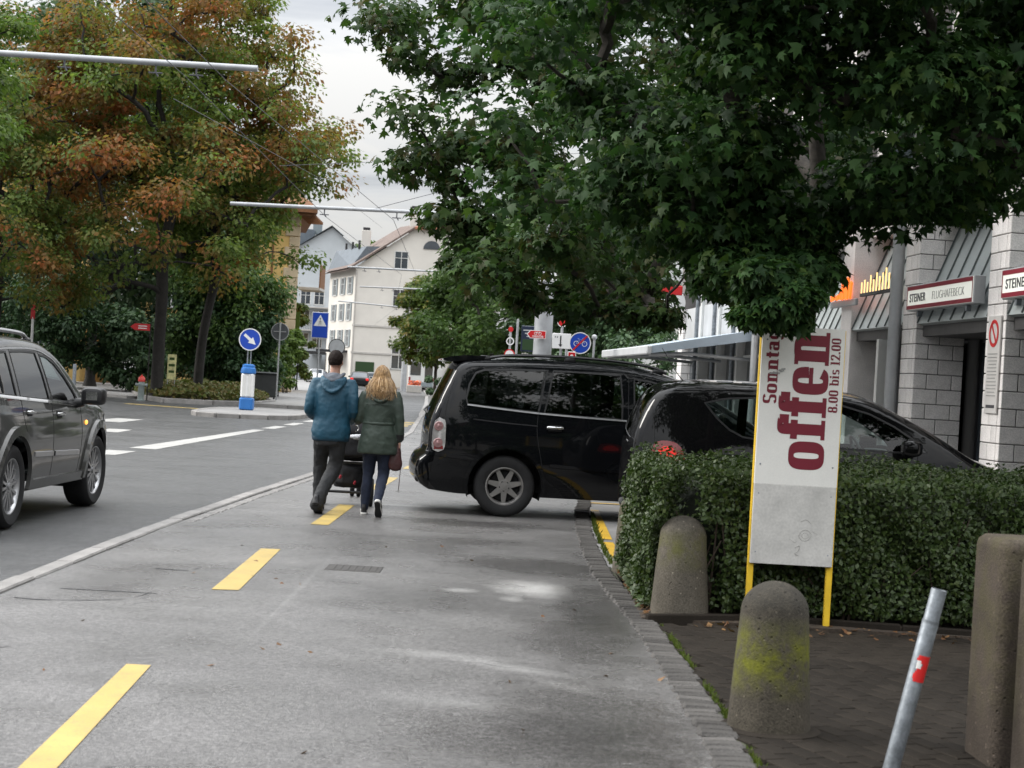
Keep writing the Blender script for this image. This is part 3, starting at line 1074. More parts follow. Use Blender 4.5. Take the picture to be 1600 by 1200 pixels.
class Car:
    """body shell inflated from a side outline; x forward from the rear bumper, y left, z up"""
    def __init__(s, top, sill, axles, zr, ra, half, belt, tumble, taper, r=.07, bulge=.05, step=.06):
        s.top = catmull(top, step)
        s.sill, s.axles, s.zr, s.ra = sill, axles, zr, ra
        s.half, s.belt, s.tumble, s.taper, s.r, s.bulge = half, belt, tumble, taper, r, bulge
        s.L = max(p[0] for p in s.top)
        s.step = step
        bot = [s.top[-1]]
        xe = s.top[-1][0]
        for ax in sorted(axles, reverse=True):
            h = sill - zr
            dx = math.sqrt(max(0, ra**2 - h**2))
            a0 = math.atan2(h, dx)
            bot.append((ax + dx + .12, sill))
            k = 14
            for i in range(k + 1):
                a = a0 + (PI - 2 * a0) * i / k
                bot.append((ax + ra * math.cos(a), zr + ra * math.sin(a)))
            bot.append((ax - dx - .12, sill))
        dense = []
        for a, b in zip(bot, bot[1:] + [s.top[0]]):
            L = math.hypot(b[0] - a[0], b[1] - a[1])
            k = max(1, int(L / .12))
            for i in range(k):
                dense.append((a[0] + (b[0] - a[0]) * i / k, a[1] + (b[1] - a[1]) * i / k))
        s.bottom = dense[1:]
        s.outline = s.top + s.bottom
        s.topA = np.array(s.top)

    def w(s, x, z, fillet=True):
        x = np.asarray(x, float); z = np.asarray(z, float)
        zz = np.clip(z, 0, None)
        lowmid = .5 * (s.sill + s.belt)
        w = s.half - .045 * ((np.minimum(zz, s.belt) - lowmid) / (s.belt - s.sill + .01) * 2) ** 2
        wb = s.half - .045
        up = np.clip(zz - s.belt, 0, None)
        w = np.where(zz > s.belt, wb - s.tumble * up - .10 * up**2, w)
        u = np.clip((s.taper[0] - x) / s.taper[0], 0, 1)
        v = np.clip((x - (s.L - s.taper[1])) / s.taper[1], 0, 1)
        w = w - s.taper[2] * u**2.2 - s.taper[3] * v**2.2
        if fillet:
            d = dist_poly(s.top, x, z)
            q = np.clip(d / s.r, 0, 1)
            w = w - s.r * (1 - np.sqrt(np.clip(1 - (1 - q)**2, 0, 1)))
        return w

    def resample(s, poly, step=.06):
        out = []
        for a, b in zip(poly, poly[1:] + poly[:1]):
            k = max(1, int(math.hypot(b[0] - a[0], b[1] - a[1]) / step))
            out += [(a[0] + (b[0] - a[0]) * i / k, a[1] + (b[1] - a[1]) * i / k) for i in range(k)]
        return out

    def panel(s, name, poly, off, mat, parent, smooth_poly=True, side=(1, -1), thick=0.0, step=.05):
        """a piece of the side surface given in side view, moved outwards by off; returns objects"""
        pl = catmull(poly, step, True) if smooth_poly else s.resample(poly, step)
        A = np.array(pl)
        gx = np.arange(A[:, 0].min(), A[:, 0].max(), .09)
        gz = np.arange(A[:, 1].min(), A[:, 1].max(), .09)
        ex = [(x, z) for x in gx for z in gz]
        ex = [p for p in ex if pip(pl, np.array(p[0]), np.array(p[1])) and dist_poly(pl + pl[:1], np.array(p[0]), np.array(p[1])) > .02]
        vs, fs = cdt([pl], ex, pl, [])
        B = np.array(vs)
        w = s.w(B[:, 0], B[:, 1]) + off
        res = []
        for sg in side:
            mb = MB()
            V = [(p[0], sg * wi, p[1]) for p, wi in zip(vs, w)]
            F = [f if sg < 0 else f[::-1] for f in fs]
            mb.add(V, F)
            if thick:
                n = len(pl)
                wl_ = s.w(A[:, 0], A[:, 1]) + off
                mb.add([(p[0], sg * a, p[1]) for p, a in zip(pl, wl_)] + [(p[0], sg * (a - thick), p[1]) for p, a in zip(pl, wl_)],
                       [(i, (i + 1) % n, (i + 1) % n + n, i + n) for i in range(n)])
            res.append(mb.build(name, mat, parent, smooth=45, weld=1e-5))
        return res

    def ribbon(s, name, pts, width, off, mat, parent, closed=False, side=(1, -1), smooth_poly=True, thick=.004):
        pl = catmull(pts, .04, closed) if smooth_poly else (s.resample(pts, .05) if closed else list(pts))
        if not smooth_poly and not closed:
            d = []
            for a, b in zip(pl, pl[1:]):
                k = max(1, int(math.hypot(b[0] - a[0], b[1] - a[1]) / .05))
                d += [(a[0] + (b[0] - a[0]) * i / k, a[1] + (b[1] - a[1]) * i / k) for i in range(k)]
            pl = d + [pl[-1]]
        P = np.array(pl); n = len(P)
        nx = np.roll(P, -1, 0) - np.roll(P, 1, 0)
        if not closed:
            nx[0] = P[1] - P[0]; nx[-1] = P[-1] - P[-2]
        nx /= np.linalg.norm(nx, axis=1)[:, None] + 1e-9
        nrm = np.stack([-nx[:, 1], nx[:, 0]], 1)
        a, b = P + nrm * width / 2, P - nrm * width / 2
        wa, wb, wm = s.w(a[:, 0], a[:, 1]), s.w(b[:, 0], b[:, 1]), s.w(P[:, 0], P[:, 1])
        res = []
        for sg in side:
            V = []
            for i in range(n):
                V += [(a[i, 0], sg * (wa[i] + off - thick * 2), a[i, 1]), (a[i, 0] * .8 + P[i, 0] * .2, sg * (wa[i] + off), a[i, 1] * .8 + P[i, 1] * .2),
                      (b[i, 0] * .8 + P[i, 0] * .2, sg * (wb[i] + off), b[i, 1] * .8 + P[i, 1] * .2), (b[i, 0], sg * (wb[i] + off - thick * 2), b[i, 1])]
            F = []
            for i in range(n if closed else n - 1):
                j = (i + 1) % n
                for k in range(3):
                    q = (4 * i + k, 4 * i + k + 1, 4 * j + k + 1, 4 * j + k)
                    F.append(q if sg > 0 else q[::-1])
            mb = MB(); mb.add(V, F)
            res.append(mb.build(name, mat, parent, smooth=50))
        return res

    def shell(s, parent, mat, windows, glass_segs, gm, lo=False):
        """body with window openings; glass_segs: [(x0,z0),(x1,z1)] spans on the top outline that are glass"""
        wins = [catmull(w_, .05, True) if sm else s.resample(w_, .05) for (w_, sm) in windows]
        g = .11 if not lo else .2
        A = np.array(s.outline)
        ex = []
        for x in np.arange(A[:, 0].min() + .03, A[:, 0].max(), g):
            for z in np.arange(A[:, 1].min() + .03, A[:, 1].max(), g):
                ex.append((x, z))
        T = s.topA
        tn = np.gradient(T, axis=0)
        tn /= np.linalg.norm(tn, axis=1)[:, None]
        nrm = np.stack([tn[:, 1], -tn[:, 0]], 1)         # points inwards for a clockwise top
        for k in (.12, .35, .7, 1.05, 1.8):
            for p, q in zip(T[1:-1], nrm[1:-1]):
                ex.append(tuple(p + q * s.r * k))
        E = np.array(ex)
        keep = pip(s.outline, E[:, 0], E[:, 1])
        keep &= dist_poly(s.outline + s.outline[:1], E[:, 0], E[:, 1]) > .006
        for w_ in wins:
            keep &= ~pip(w_, E[:, 0], E[:, 1])
            keep &= dist_poly(w_ + w_[:1], E[:, 0], E[:, 1]) > .02
        vs, fs = cdt([s.outline] + wins, E[keep], s.outline, wins)
        B = np.array(vs)
        w = s.w(B[:, 0], B[:, 1])
        mb = MB()
        for sg in (1, -1):
            mb.add([(p[0], sg * wi, p[1]) for p, wi in zip(vs, w)], [f if sg < 0 else f[::-1] for f in fs])
        # crown strip over the top outline
        n = len(T)
        wt = s.w(T[:, 0], T[:, 1])
        NJ = 12
        idx_glass = np.zeros(n, int)
        for gi, ((x0, z0), (x1, z1)) in enumerate(glass_segs):
            i0 = int(np.argmin(np.hypot(T[:, 0] - x0, T[:, 1] - z0)))
            i1 = int(np.argmin(np.hypot(T[:, 0] - x1, T[:, 1] - z1)))
            idx_glass[min(i0, i1):max(i0, i1)] = gi + 1
        ramp = np.minimum(1, np.minimum(np.arange(n), np.arange(n)[::-1]) / 4.0)
        V = []
        ts = [-1, -.9, -.72, -.5, -.25, 0, .25, .5, .72, .9, 1]
        for i in range(n):
            for t in ts:
                d = s.bulge * (1 - t * t) * ramp[i]
                V.append((T[i, 0] - nrm[i, 0] * d, t * wt[i], T[i, 1] - nrm[i, 1] * d))
        m = len(ts)
        F, G = [], {}
        for i in range(n - 1):
            for j in range(m - 1):
                q = (i * m + j, i * m + j + 1, (i + 1) * m + j + 1, (i + 1) * m + j)
                if idx_glass[i] and 1 <= j < m - 2:
                    G.setdefault(int(idx_glass[i]), []).append(q)
                else:
                    F.append(q)
        mb.add(V, F)
        # flat floor pan inside the sills
        x0, x1 = s.top[0][0] + .05, s.top[-1][0] - .05
        body = mb.build('body', mat, parent, smooth=38, weld=2e-4)
        fl = MB().box(((x0 + x1) / 2, 0, s.sill + .06), (x1 - x0, (s.half - s.r - .12) * 2 * .80, .10), .02)
        for ax in s.axles:      # wheel housings
            for sg in (1, -1):
                k = 12
                vs2, fs2 = [], []
                yo, yi = sg * (s.half - .11), sg * (s.half - .42)
                for i in range(k + 1):
                    a = -.35 + (PI + .7) * i / k
                    px, pz = ax + (s.ra + .012) * math.cos(a), s.zr + (s.ra + .012) * math.sin(a)
                    vs2 += [(px, yo, pz), (px, yi, pz)]
                    if i: fs2.append((2 * i - 2, 2 * i - 1, 2 * i + 1, 2 * i))
                vs2.append((ax, yi, s.zr)); c = len(vs2) - 1
                for i in range(k): fs2.append((2 * i + 1, 2 * i + 3, c))
                fl.add(vs2, fs2)
        fl.build('underbody', M['under'], parent, smooth=30)
        for gi in sorted(G):
            used = sorted({i for q in G[gi] for i in q}); mp = {i: k for k, i in enumerate(used)}
            mg = MB(); mg.add([V[i] for i in used], [tuple(mp[i] for i in q) for q in G[gi]])
            mg.build('windscreen' if gi == 1 else 'rear_window', gm, parent, smooth=60, weld=1e-5)
        return body


def make_wheel(parent, r, width, rim_r, style, mat, loc, side, rot=0.0, steer=0.0):
    """wheel (> tyre, rim); axis along y; side=+1 left, -1 right (outer face)"""
    wh = empty('wheel', loc, parent=parent)
    wh.rotation_euler = (0, 0, steer)
    T = xrot(R(90) * (-side)) @ zrot(rot)   # local z -> outward
    h = width / 2
    prof = [(rim_r - .01, -h * .8), (rim_r + .015, -h * .92), (r - .045, -h), (r - .015, -h * .86), (r - .002, -h * .6), (r, -h * .2), (r, h * .2), (r - .002, h * .6), (r - .015, h * .86),
            (r - .045, h), (rim_r + .015, h * .92), (rim_r - .01, h * .8)]
    MB().lathe(prof, 40, T, close=True).build('tyre', M['rubber'], wh, smooth=40)
    d = h * .74
    mb = MB().lathe([(rim_r + .006, d + .012), (rim_r - .012, d + .014), (rim_r - .024, d), (rim_r - .035, d - .06), (rim_r - .04, -h * .8)], 40, T, close=True)
    n, hub, kind = style
    for i in range(n):
        a = 2 * PI * i / n
        if kind == 'single':
            poly = [(hub * .8, -.036), (rim_r - .02, -.021), (rim_r - .02, .021), (hub * .8, .036)]
            mb.prism(poly, d - .038, d - .008, T @ zrot(a))
        else:
            for sg in (-1, 1):
                poly = [(hub * .7, sg * .008 - .012), (rim_r - .02, sg * .052 - .012), (rim_r - .02, sg * .052 + .014), (hub * .7, sg * .008 + .014)]
                mb.prism(poly, d - .034, d - .006, T @ zrot(a + (.0 if sg > 0 else 0)))
    mb.lathe([(hub, d - .04), (hub, d - .012), (hub * .9, d - .004), (.036, d - .003), (.034, d + .008), (.0, d + .010)], 24, T)
    mb.build('rim', mat, wh, smooth=35)
    bk = MB().lathe([(rim_r - .03, -.0), (0, -.0)], 24, T, close=True)
    bk.lathe([(rim_r * .78, .012), (rim_r * .78, .03), (.05, .03)], 24, T, close=True)
    for i in range(5):
        a = 2 * PI * (i + .5) / 5
        bk.lathe([(.012, d - .03), (.012, d - .0035), (0, d - .0035)], 8, T @ zrot(a) @ trans(hub * .68, 0, 0))
    bk.build('brake_disc', M['under'], wh, smooth=35)
    return wh


def seat(parent, x, y, z, mat, s=1.0):
    mb = MB()
    mb.box((x, y, z + .08), (.50 * s, .48 * s, .16), .05)
    mb.box((x - .27 * s, y, z + .40), (.15, .47 * s, .58 * s), .05, yrot(-.22))
    mb.box((x - .36 * s, y, z + .76), (.09, .27 * s, .18), .035, yrot(-.2))
    return mb.build('seat', mat, parent, smooth=40)


def steering(parent, x, y, z):
    T = trans(x, y, z) @ yrot(R(65))
    mb = MB()
    pts = [tuple(T @ Vector((.18 * math.cos(2 * PI * i / 20), .18 * math.sin(2 * PI * i / 20), 0))) for i in range(21)]
    mb.tube(pts, .016, 8, cap=False)
    for a in (0, 2.1, 4.2):
        mb.tube([tuple(T @ Vector((.03 * math.cos(a), .03 * math.sin(a), -.02))), tuple(T @ Vector((.17 * math.cos(a), .17 * math.sin(a), 0)))], .014, 6)
    mb.sphere(tuple(T @ Vector((0, 0, -.02))), (.06, .06, .06), 10, 8)
    return mb.build('steering_wheel', M['dash'], parent, smooth=50)


def handle(c, parent, x, z, mat, L=.19, rise=0):
    for sg in (1, -1):
        y = float(c.w(x, z))
        mb = MB()
        mb.box((x, sg * (y + .028), z), (L, .022, .034), .010)
        mb.box((x - L * .42, sg * (y + .012), z), (.03, .03, .03), .006)
        mb.box((x + L * .42, sg * (y + .012), z), (.03, .03, .03), .006)
        mb.build('door_handle', mat, parent, smooth=40)
        MB().box((x, sg * (y + .001), z - .006), (L * .8, .012, .07), .005).build('handle_recess', M['under'], parent, smooth=40)


def side_mirror(c, parent, x, z, mat, s=1.0, gm=None):
    for sg in (1, -1):
        y = float(c.w(x, z))
        mb = MB()
        k = []
        prof = [(-.07, .5), (-.06, .8), (-.02, .97), (.04, 1.0), (.09, .86), (.12, .6), (.13, .3)]
        T = trans(x, sg * (y + .17 * s), z + .06 * s)
        vs, fs = [], []
        n = 18
        for (px, q) in prof:
            for j in range(n):
                t = 2 * PI * j / n
                e = .55
                cx, cz = math.copysign(abs(math.cos(t))**e, math.cos(t)), math.copysign(abs(math.sin(t))**e, math.sin(t))
                vs.append(tuple(T @ Vector((px * s, cx * .115 * s * q, cz * .085 * s * q))))
        for i in range(len(prof) - 1):
            for j in range(n):
                a, b = i * n + j, i * n + (j + 1) % n
                fs.append((a, b, b + n, a + n))
        fs.append(tuple(range(n))[::-1]); fs.append(tuple(range((len(prof) - 1) * n, len(prof) * n)))
        mb.add(vs, fs)
        mb.tube([(x + .02, sg * (y - .02), z - .02), (x + .02, sg * (y + .08 * s), z - .0)], [.05 * s, .04 * s], 8)
        o = mb.build('side_mirror', mat, parent, smooth=45, weld=0)
        g = MB()
        g.add([tuple(T @ Vector((-.072 * s, cx * .095 * s * .55, cz * .07 * s * .55))) for cx, cz in ((-1, -1), (1, -1), (1, 1), (-1, 1))], [(0, 1, 2, 3)])
        g.build('mirror_glass', M['chrome'], o, smooth=0)


# ---- black van with its rear across the footpath
van = thing('minivan', 'long black minivan with tinted windows and roof rails crossing the footpath', 'minivan', (0, 0, 0))
VC = Car([(.16, .27), (.06, .33), (.0, .44), (.0, .54), (.035, .63), (.105, .685), (.125, .76), (.13, .95), (.155, 1.10), (.235, 1.32), (.35, 1.58), (.41, 1.69), (.50, 1.745), (.68, 1.772), (1.1, 1.797),
          (1.6, 1.812), (2.15, 1.803), (2.55, 1.772), (2.85, 1.712), (3.15, 1.60), (3.6, 1.36), (3.95, 1.17), (4.15, 1.10), (4.5, 1.03), (4.8, .93), (4.95, .80), (5.03, .62), (5.04, .45), (5.0, .30), (4.92, .25)],
         .245, (1.02, 4.02), .35, .425, .957, 1.20, .20, (.60, 1.2, .11, .20), .075, .05)
w1 = [(.55, 1.265), (.53, 1.33), (.56, 1.50), (.63, 1.63), (.72, 1.665), (1.1, 1.69), (1.455, 1.70), (1.425, 1.60), (1.38, 1.30), (1.36, 1.215), (1.0, 1.235)]
w2 = [(1.43, 1.21), (1.47, 1.40), (1.52, 1.70), (1.9, 1.70), (2.30, 1.69), (2.33, 1.40), (2.33, 1.185), (1.9, 1.19)]
w3 = [(2.47, 1.18), (2.46, 1.66), (2.65, 1.64), (2.85, 1.59), (3.1, 1.48), (3.42, 1.27), (3.50, 1.175), (3.0, 1.175)]
VC.shell(van, M['van'], [(w1, False), (w2, False), (w3, False)], [((3.12, 1.61), (3.92, 1.19)), ((.39, 1.66), (.17, 1.14))], M['glass'])
for o in [c for c in van.children if c.name.startswith('rear_window')]: o.data.materials[0] = M['glass_dark']
for w_ in (w1, w2):
    VC.panel('side_window', w_, -.006, M['glass_dark'], van, False)
VC.panel('side_window', w3, -.006, M['glass'], van, False)
for w_ in (w1, w2, w3):
    VC.ribbon('window_trim', w_, .022, .003, M['black'], van, closed=True, smooth_poly=False)
VC.ribbon('belt_strip', [(.545, 1.262), (1.0, 1.228), (1.37, 1.205), (2.0, 1.183), (2.75, 1.168), (3.45, 1.165)], .020, .010, M['satin'], van)
VC.ribbon('door_seam', [(1.42, 1.72), (1.36, 1.2), (1.36, .95), (1.44, .55), (1.46, .26)], .008, .0015, M['under'], van)
VC.ribbon('door_seam', [(2.395, 1.72), (2.40, 1.2), (2.40, .26)], .008, .0015, M['under'], van)
VC.ribbon('door_seam', [(.42, 1.64), (.36, 1.45), (.30, 1.15), (.29, .72)], .008, .0015, M['under'], van)
VC.ribbon('slide_rail', [(.62, 1.10), (1.0, 1.075), (1.36, 1.06)], .016, .002, M['under'], van)
VC.ribbon('side_moulding', [(1.52, .615), (2.0, .60), (2.38, .595)], .045, .016, M['van'], van, thick=.008)
VC.ribbon('side_moulding', [(2.44, .593), (3.0, .58), (3.5, .575)], .045, .016, M['van'], van, thick=.008)
VC.ribbon('bumper_moulding', [(.10, .69), (.30, .675), (.58, .655)], .05, .014, M['van'], van, thick=.008)
arch = [(1.02 + .455 * math.cos(a), .35 + .455 * math.sin(a)) for a in np.linspace(R(-8), R(188), 24)]
VC.ribbon('wheel_arch_lip', arch, .05, .012, M['van'], van, thick=.010)
arch = [(4.02 + .455 * math.cos(a), .35 + .455 * math.sin(a)) for a in np.linspace(R(-8), R(188), 24)]
VC.ribbon('wheel_arch_lip', arch, .05, .012, M['van'], van, thick=.010)
handle(VC, van, 1.56, 1.05, M['chrome'], .20)
handle(VC, van, 2.56, 1.04, M['chrome'], .20)
lamp = VC.panel('tail_lamp', [(.18, .725), (.165, .90), (.19, 1.06), (.235, 1.10), (.30, 1.075), (.315, .93), (.30, .735)], .012, M['lamp_clear'], van, True, thick=.02)
for o, sg in zip(lamp, (1, -1)):
    for (lx, lz) in ((.235, 1.0), (.235, .81)):
        yy = float(VC.w(lx, lz)) + .014
        T = trans(lx, sg * yy, lz) @ xrot(R(-90) * sg)
        MB().lathe([(.055, 0), (.05, .012), (.032, .010), (.02, .016), (0, .018)], 20, T).build('reflector', M['lamp_pink'], o, smooth=40)
    VC.panel('lamp_base', [(.19, .735), (.19, .775), (.29, .78), (.295, .74)], .0145, M['lamp_red'], o, False, side=(sg,))
mb = MB()
sp = [(.255, 1.752), (.25, 1.772), (.33, 1.800), (.50, 1.826), (.74, 1.828), (.72, 1.785), (.52, 1.765), (.36, 1.742)]
mb.prism([(p[0], p[1]) for p in sp], -.66, .66, xrot(R(90)))
mb.build('roof_spoiler', M['van'], van, smooth=30)
MB().box((.252, 0, 1.762), (.014, .4, .014), .004).build('brake_light', M['lamp_red'], van)
for sg in (1, -1):
    yb = .63
    zr_ = lambda x: float(np.interp(x, [p[0] for p in VC.top if p[1] > 1.5], [p[1] for p in VC.top if p[1] > 1.5]))
    pts = [(.66, 1.775), (.80, 1.815), (1.05, 1.852), (1.6, 1.868), (2.1, 1.862), (2.5, 1.835), (2.72, 1.80), (2.86, 1.745)]
    pts = catmull(pts, .1)
    mb = MB().tube([(x, sg * yb, z) for x, z in pts], .018, 8, flat=(1.35, 1.0))
    for x in (.74, 1.72, 2.76):
        mb.box((x, sg * yb, zr_(x) + .025), (.13, .045, .07), .015)
    mb.build('roof_rail', M['black'], van, smooth=45)
mb = MB().box((.06, 0, .58), (.10, 1.5, .05), .02).box((.03, 0, .40), (.05, 1.4, .12), .02)
mb.build('bumper_step', M['black'], van, smooth=40)
MB().box((.10, 0, .88), (.03, .52, .115), .006).build('number_plate', M['sign_white'], van)
MB().tube([(.14, 0.2, 1.20), (.09, 0.0, 1.16), (.14, -.35, 1.12)], .012, 6).build('rear_wiper', M['black'], van)
MB().tube([(.75, .45, .30), (.4, .45, .27), (.22, .45, .26)], .03, 10).build('exhaust_pipe', M['galv'], van)
for sx in ((2.95, .38), (2.95, -.38), (2.05, .38), (2.05, -.38), (1.25, .36), (1.25, -.36)):
    seat(van, sx[0], sx[1], .55, M['seat'])
MB().box((3.7, 0, .98), (.5, 1.5, .28), .08).build('dashboard', M['seat'], van)
steering(van, 3.42, .38, 1.05)
side_mirror(VC, van, 3.35, 1.17, M['van'], 1.05)
VC.panel('headlamp', [(4.55, .78), (4.55, .90), (4.72, .92), (4.88, .80), (4.9, .72)], .006, M['lamp_clear'], van)
for ax in VC.axles:
    for sg in (1, -1):
        make_wheel(van, .352, .225, .218, (7, .075, 'single'), M['alloy_grey'], (ax, sg * .80, .352), sg, rot=.22)
VA = R(5)
van.rotation_euler = (0, 0, VA)
vx, vy = -.02, 19.72                        # outer contact of the near rear wheel
lx, ly = 1.02, -.90
van.location = (vx - (lx * math.cos(VA) - ly * math.sin(VA)), vy - (lx * math.sin(VA) + ly * math.cos(VA)), -.002)

# ---- small black hatchback parked behind the hedge
hat = thing('hatchback', 'small black hatchback with lit red tail lamp parked behind the hedge', 'hatchback')
HC = Car([(.12, .25), (.03, .30), (.0, .42), (-.01, .62), (.0, .86), (.005, 1.02), (.04, 1.20), (.13, 1.41), (.22, 1.535), (.36, 1.60), (.65, 1.635), (1.15, 1.648), (1.6, 1.640), (2.0, 1.61), (2.28, 1.565), (2.55, 1.455),
          (2.95, 1.255), (3.3, 1.055), (3.5, .975), (3.68, .88), (3.80, .74), (3.86, .52), (3.84, .36), (3.76, .25)],
         .22, (.62, 3.10), .31, .36, .882, 1.06, .20, (.8, 1.0, .14, .2), .075, .05)
q1 = [(.67, 1.46), (.9, 1.515), (1.22, 1.54), (1.22, 1.13), (1.05, 1.15), (.92, 1.21), (.80, 1.31)]
q2 = [(1.30, 1.545), (1.7, 1.54), (2.0, 1.51), (2.28, 1.44), (2.52, 1.33), (2.78, 1.17), (2.84, 1.10), (2.6, 1.085), (1.30, 1.11)]
HC.shell(hat, M['hatch'], [(q1, False), (q2, False)], [((2.30, 1.555), (3.28, 1.065)), ((.21, 1.52), (.012, 1.08))], M['glass'])
HC.panel('side_window', q1, -.006, M['glass'], hat, False)
HC.panel('side_window', q2, -.006, M['glass'], hat, False)
for q in (q1, q2):
    HC.ribbon('window_trim', q, .02, .003, M['black'], hat, closed=True, smooth_poly=False)
HC.ribbon('door_seam', [(1.26, 1.58), (1.25, 1.1), (1.2, .75), (1.05, .5), (1.05, .24)], .007, .0015, M['under'], hat)
HC.ribbon('door_seam', [(2.75, 1.1), (2.72, .8), (2.68, .24)], .007, .0015, M['under'], hat)
HC.ribbon('door_seam', [(.17, 1.40), (.20, 1.1), (.2, .6)], .007, .0015, M['under'], hat)
HC.ribbon('roof_seam', [(.40, 1.575), (1.2, 1.612), (2.1, 1.565)], .012, .002, M['under'], hat)
handle(HC, hat, 1.42, .98, M['hatch'])
tl = HC.panel('tail_lamp', [(.19, .84), (.18, .98), (.22, 1.055), (.32, 1.075), (.42, 1.05), (.48, .97), (.48, .85)], .010, M['lamp_red'], hat, True, thick=.02)
for o, sg in zip(tl, (1, -1)):
    HC.panel('lamp_glow', [(.24, .89), (.24, .98), (.29, 1.02), (.37, 1.01), (.42, .95), (.41, .89)], .013, M['lamp_lit'], o, True, side=(sg,))
side_mirror(HC, hat, 2.62, 1.08, M['hatch'], .95)
mb = MB().tube([(.52, -.18, 1.65), (.44, -.18, 1.74), (.28, -.18, 1.98)], [.007, .004, .003], 6)
mb.lathe([(.035, 0), (.03, .02), (.012, .035), (0, .036)], 12, trans(.52, -.18, 1.635))
mb.build('roof_antenna', M['black'], hat, smooth=40)
HC.panel('headlamp', [(3.42, .72), (3.38, .86), (3.52, .90), (3.72, .76), (3.74, .66)], .006, M['lamp_clear'], hat)
for sx in ((2.0, .36), (2.0, -.36), (1.05, .33), (1.05, -.33)):
    seat(hat, sx[0], sx[1], .50, M['seat'])
MB().box((2.72, 0, .90), (.45, 1.4, .25), .08).build('dashboard', M['dash'], hat)
MB().box((2.60, .36, 1.04), (.22, .34, .08), .03).build('instrument_hood', M['dash'], hat)
steering(hat, 2.42, .36, 1.03)
MB().box((2.36, 0, 1.42), (.03, .22, .07), .015).build('inside_mirror', M['black'], hat)
MB().box((-.005, 0, .78), (.02, .52, .11), .005).build('number_plate', M['sign_white'], hat)
for ax in HC.axles:
    for sg in (1, -1):
        make_wheel(hat, .31, .19, .205, (6, .07, 'single'), M['alloy_grey'], (ax, sg * .755, .31), sg, rot=.4)
hat.location = (1.20, 16.62 + .88, -.004)
hat.rotation_euler = (0, 0, R(.6))

# ---- grey SUV driving away on the left
suv = thing('suv', 'dark grey off-road car with alloy wheels and lit amber side indicator on the road', 'off-road car')
JC = Car([(.22, .40), (.06, .44), (.0, .55), (.0, .74), (.06, .84), (.075, 1.05), (.16, 1.28), (.36, 1.60), (.48, 1.68), (.70, 1.715), (1.3, 1.745), (1.9, 1.74), (2.25, 1.715), (2.55, 1.655), (2.85, 1.53),
          (3.2, 1.315), (3.42, 1.175), (3.56, 1.135), (3.9, 1.115), (4.3, 1.075), (4.62, 1.0), (4.75, .90), (4.80, .72), (4.81, .52), (4.74, .40), (4.62, .36)],
         .315, (.95, 3.865), .388, .455, .965, 1.16, .24, (.75, 1.2, .12, .20), .085, .05)
j1 = [(.50, 1.235), (.56, 1.45), (.66, 1.59), (.78, 1.605), (1.02, 1.61), (1.06, 1.21)]
j2 = [(1.17, 1.205), (1.13, 1.615), (1.55, 1.625), (1.93, 1.62), (2.02, 1.40), (2.08, 1.165)]
j3 = [(2.18, 1.16), (2.11, 1.40), (2.05, 1.60), (2.25, 1.585), (2.48, 1.525), (2.75, 1.385), (3.0, 1.215), (3.05, 1.12)]
JC.shell(suv, M['jeep'], [(j1, False), (j2, False), (j3, False)], [((2.57, 1.645), (3.40, 1.19)), ((.40, 1.63), (.09, 1.10))], M['glass'])
for o in [c for c in suv.children if c.name.startswith('rear_window')]: o.data.materials[0] = M['glass_dark']
JC.panel('side_window', j1, -.006, M['glass_dark'], suv, False)
JC.panel('side_window', j2, -.006, M['glass_dark'], suv, False)
JC.panel('side_window', j3, -.006, M['glass'], suv, False)
for j in (j1, j2, j3):
    JC.ribbon('window_trim', j, .024, .003, M['black'], suv, closed=True, smooth_poly=False)
JC.ribbon('belt_strip', [(.48, 1.22), (1.1, 1.192), (2.1, 1.148), (3.10, 1.105)], .034, .010, M['chrome'], suv)
JC.ribbon('window_arch_strip', [(.48, 1.23), (.54, 1.46), (.65, 1.615), (.8, 1.632), (1.5, 1.652), (2.0, 1.645), (2.3, 1.60), (2.52, 1.54), (2.8, 1.385), (3.08, 1.175)], .016, .006, M['satin'], suv)
JC.ribbon('door_seam', [(1.13, 1.65), (1.16, 1.2), (1.22, .98), (1.40, .70), (1.46, .42)], .008, .0015, M['under'], suv)
JC.ribbon('door_seam', [(2.02, 1.66), (2.13, 1.16), (2.15, .42)], .008, .0015, M['under'], suv)
JC.ribbon('door_seam', [(3.14, 1.10), (3.18, .8), (3.12, .42)], .008, .0015, M['under'], suv)
JC.ribbon('door_moulding', [(1.50, .66), (2.12, .645)], .055, .018, M['satin'], suv, thick=.009)
JC.ribbon('door_moulding', [(2.18, .643), (3.05, .62)], .055, .018, M['satin'], suv, thick=.009)
JC.ribbon('sill_cover', [(1.45, .375), (2.4, .37), (3.35, .37)], .11, .022, M['jeep'], suv, thick=.014)
for ax in JC.axles:
    a_ = [(ax + .505 * math.cos(a), .388 + .505 * math.sin(a)) for a in np.linspace(R(-6), R(186), 26)]
    JC.ribbon('wheel_arch_flare', a_, .10, .034, M['jeep'], suv, thick=.018)
handle(JC, suv, 1.38, 1.06, M['chrome'], .21)
handle(JC, suv, 2.36, 1.025, M['chrome'], .21)
side_mirror(JC, suv, 2.98, 1.14, M['black'], 1.10)
for sg in (1, -1):
    y = float(JC.w(3.32, .92)) + .006
    MB().sphere((3.32, sg * y, .92), (.035, .015, .025), 14, 8).build('side_indicator', M['amber'], suv)
    pts = catmull([(.70, 1.725), (.86, 1.79), (1.2, 1.815), (1.9, 1.805), (2.15, 1.785), (2.36, 1.70)], .1)
    mb = MB().tube([(x, sg * .60, z) for x, z in pts], .02, 8, flat=(1.2, 1))
    mb.build('roof_rail', M['satin'], suv, smooth=45)
    mb = MB()
    for x in (.78, 2.26): mb.box((x, sg * .60, 1.735), (.2, .05, .06), .02)
    mb.build('rail_foot', M['black'], suv)
    sg2 = sg
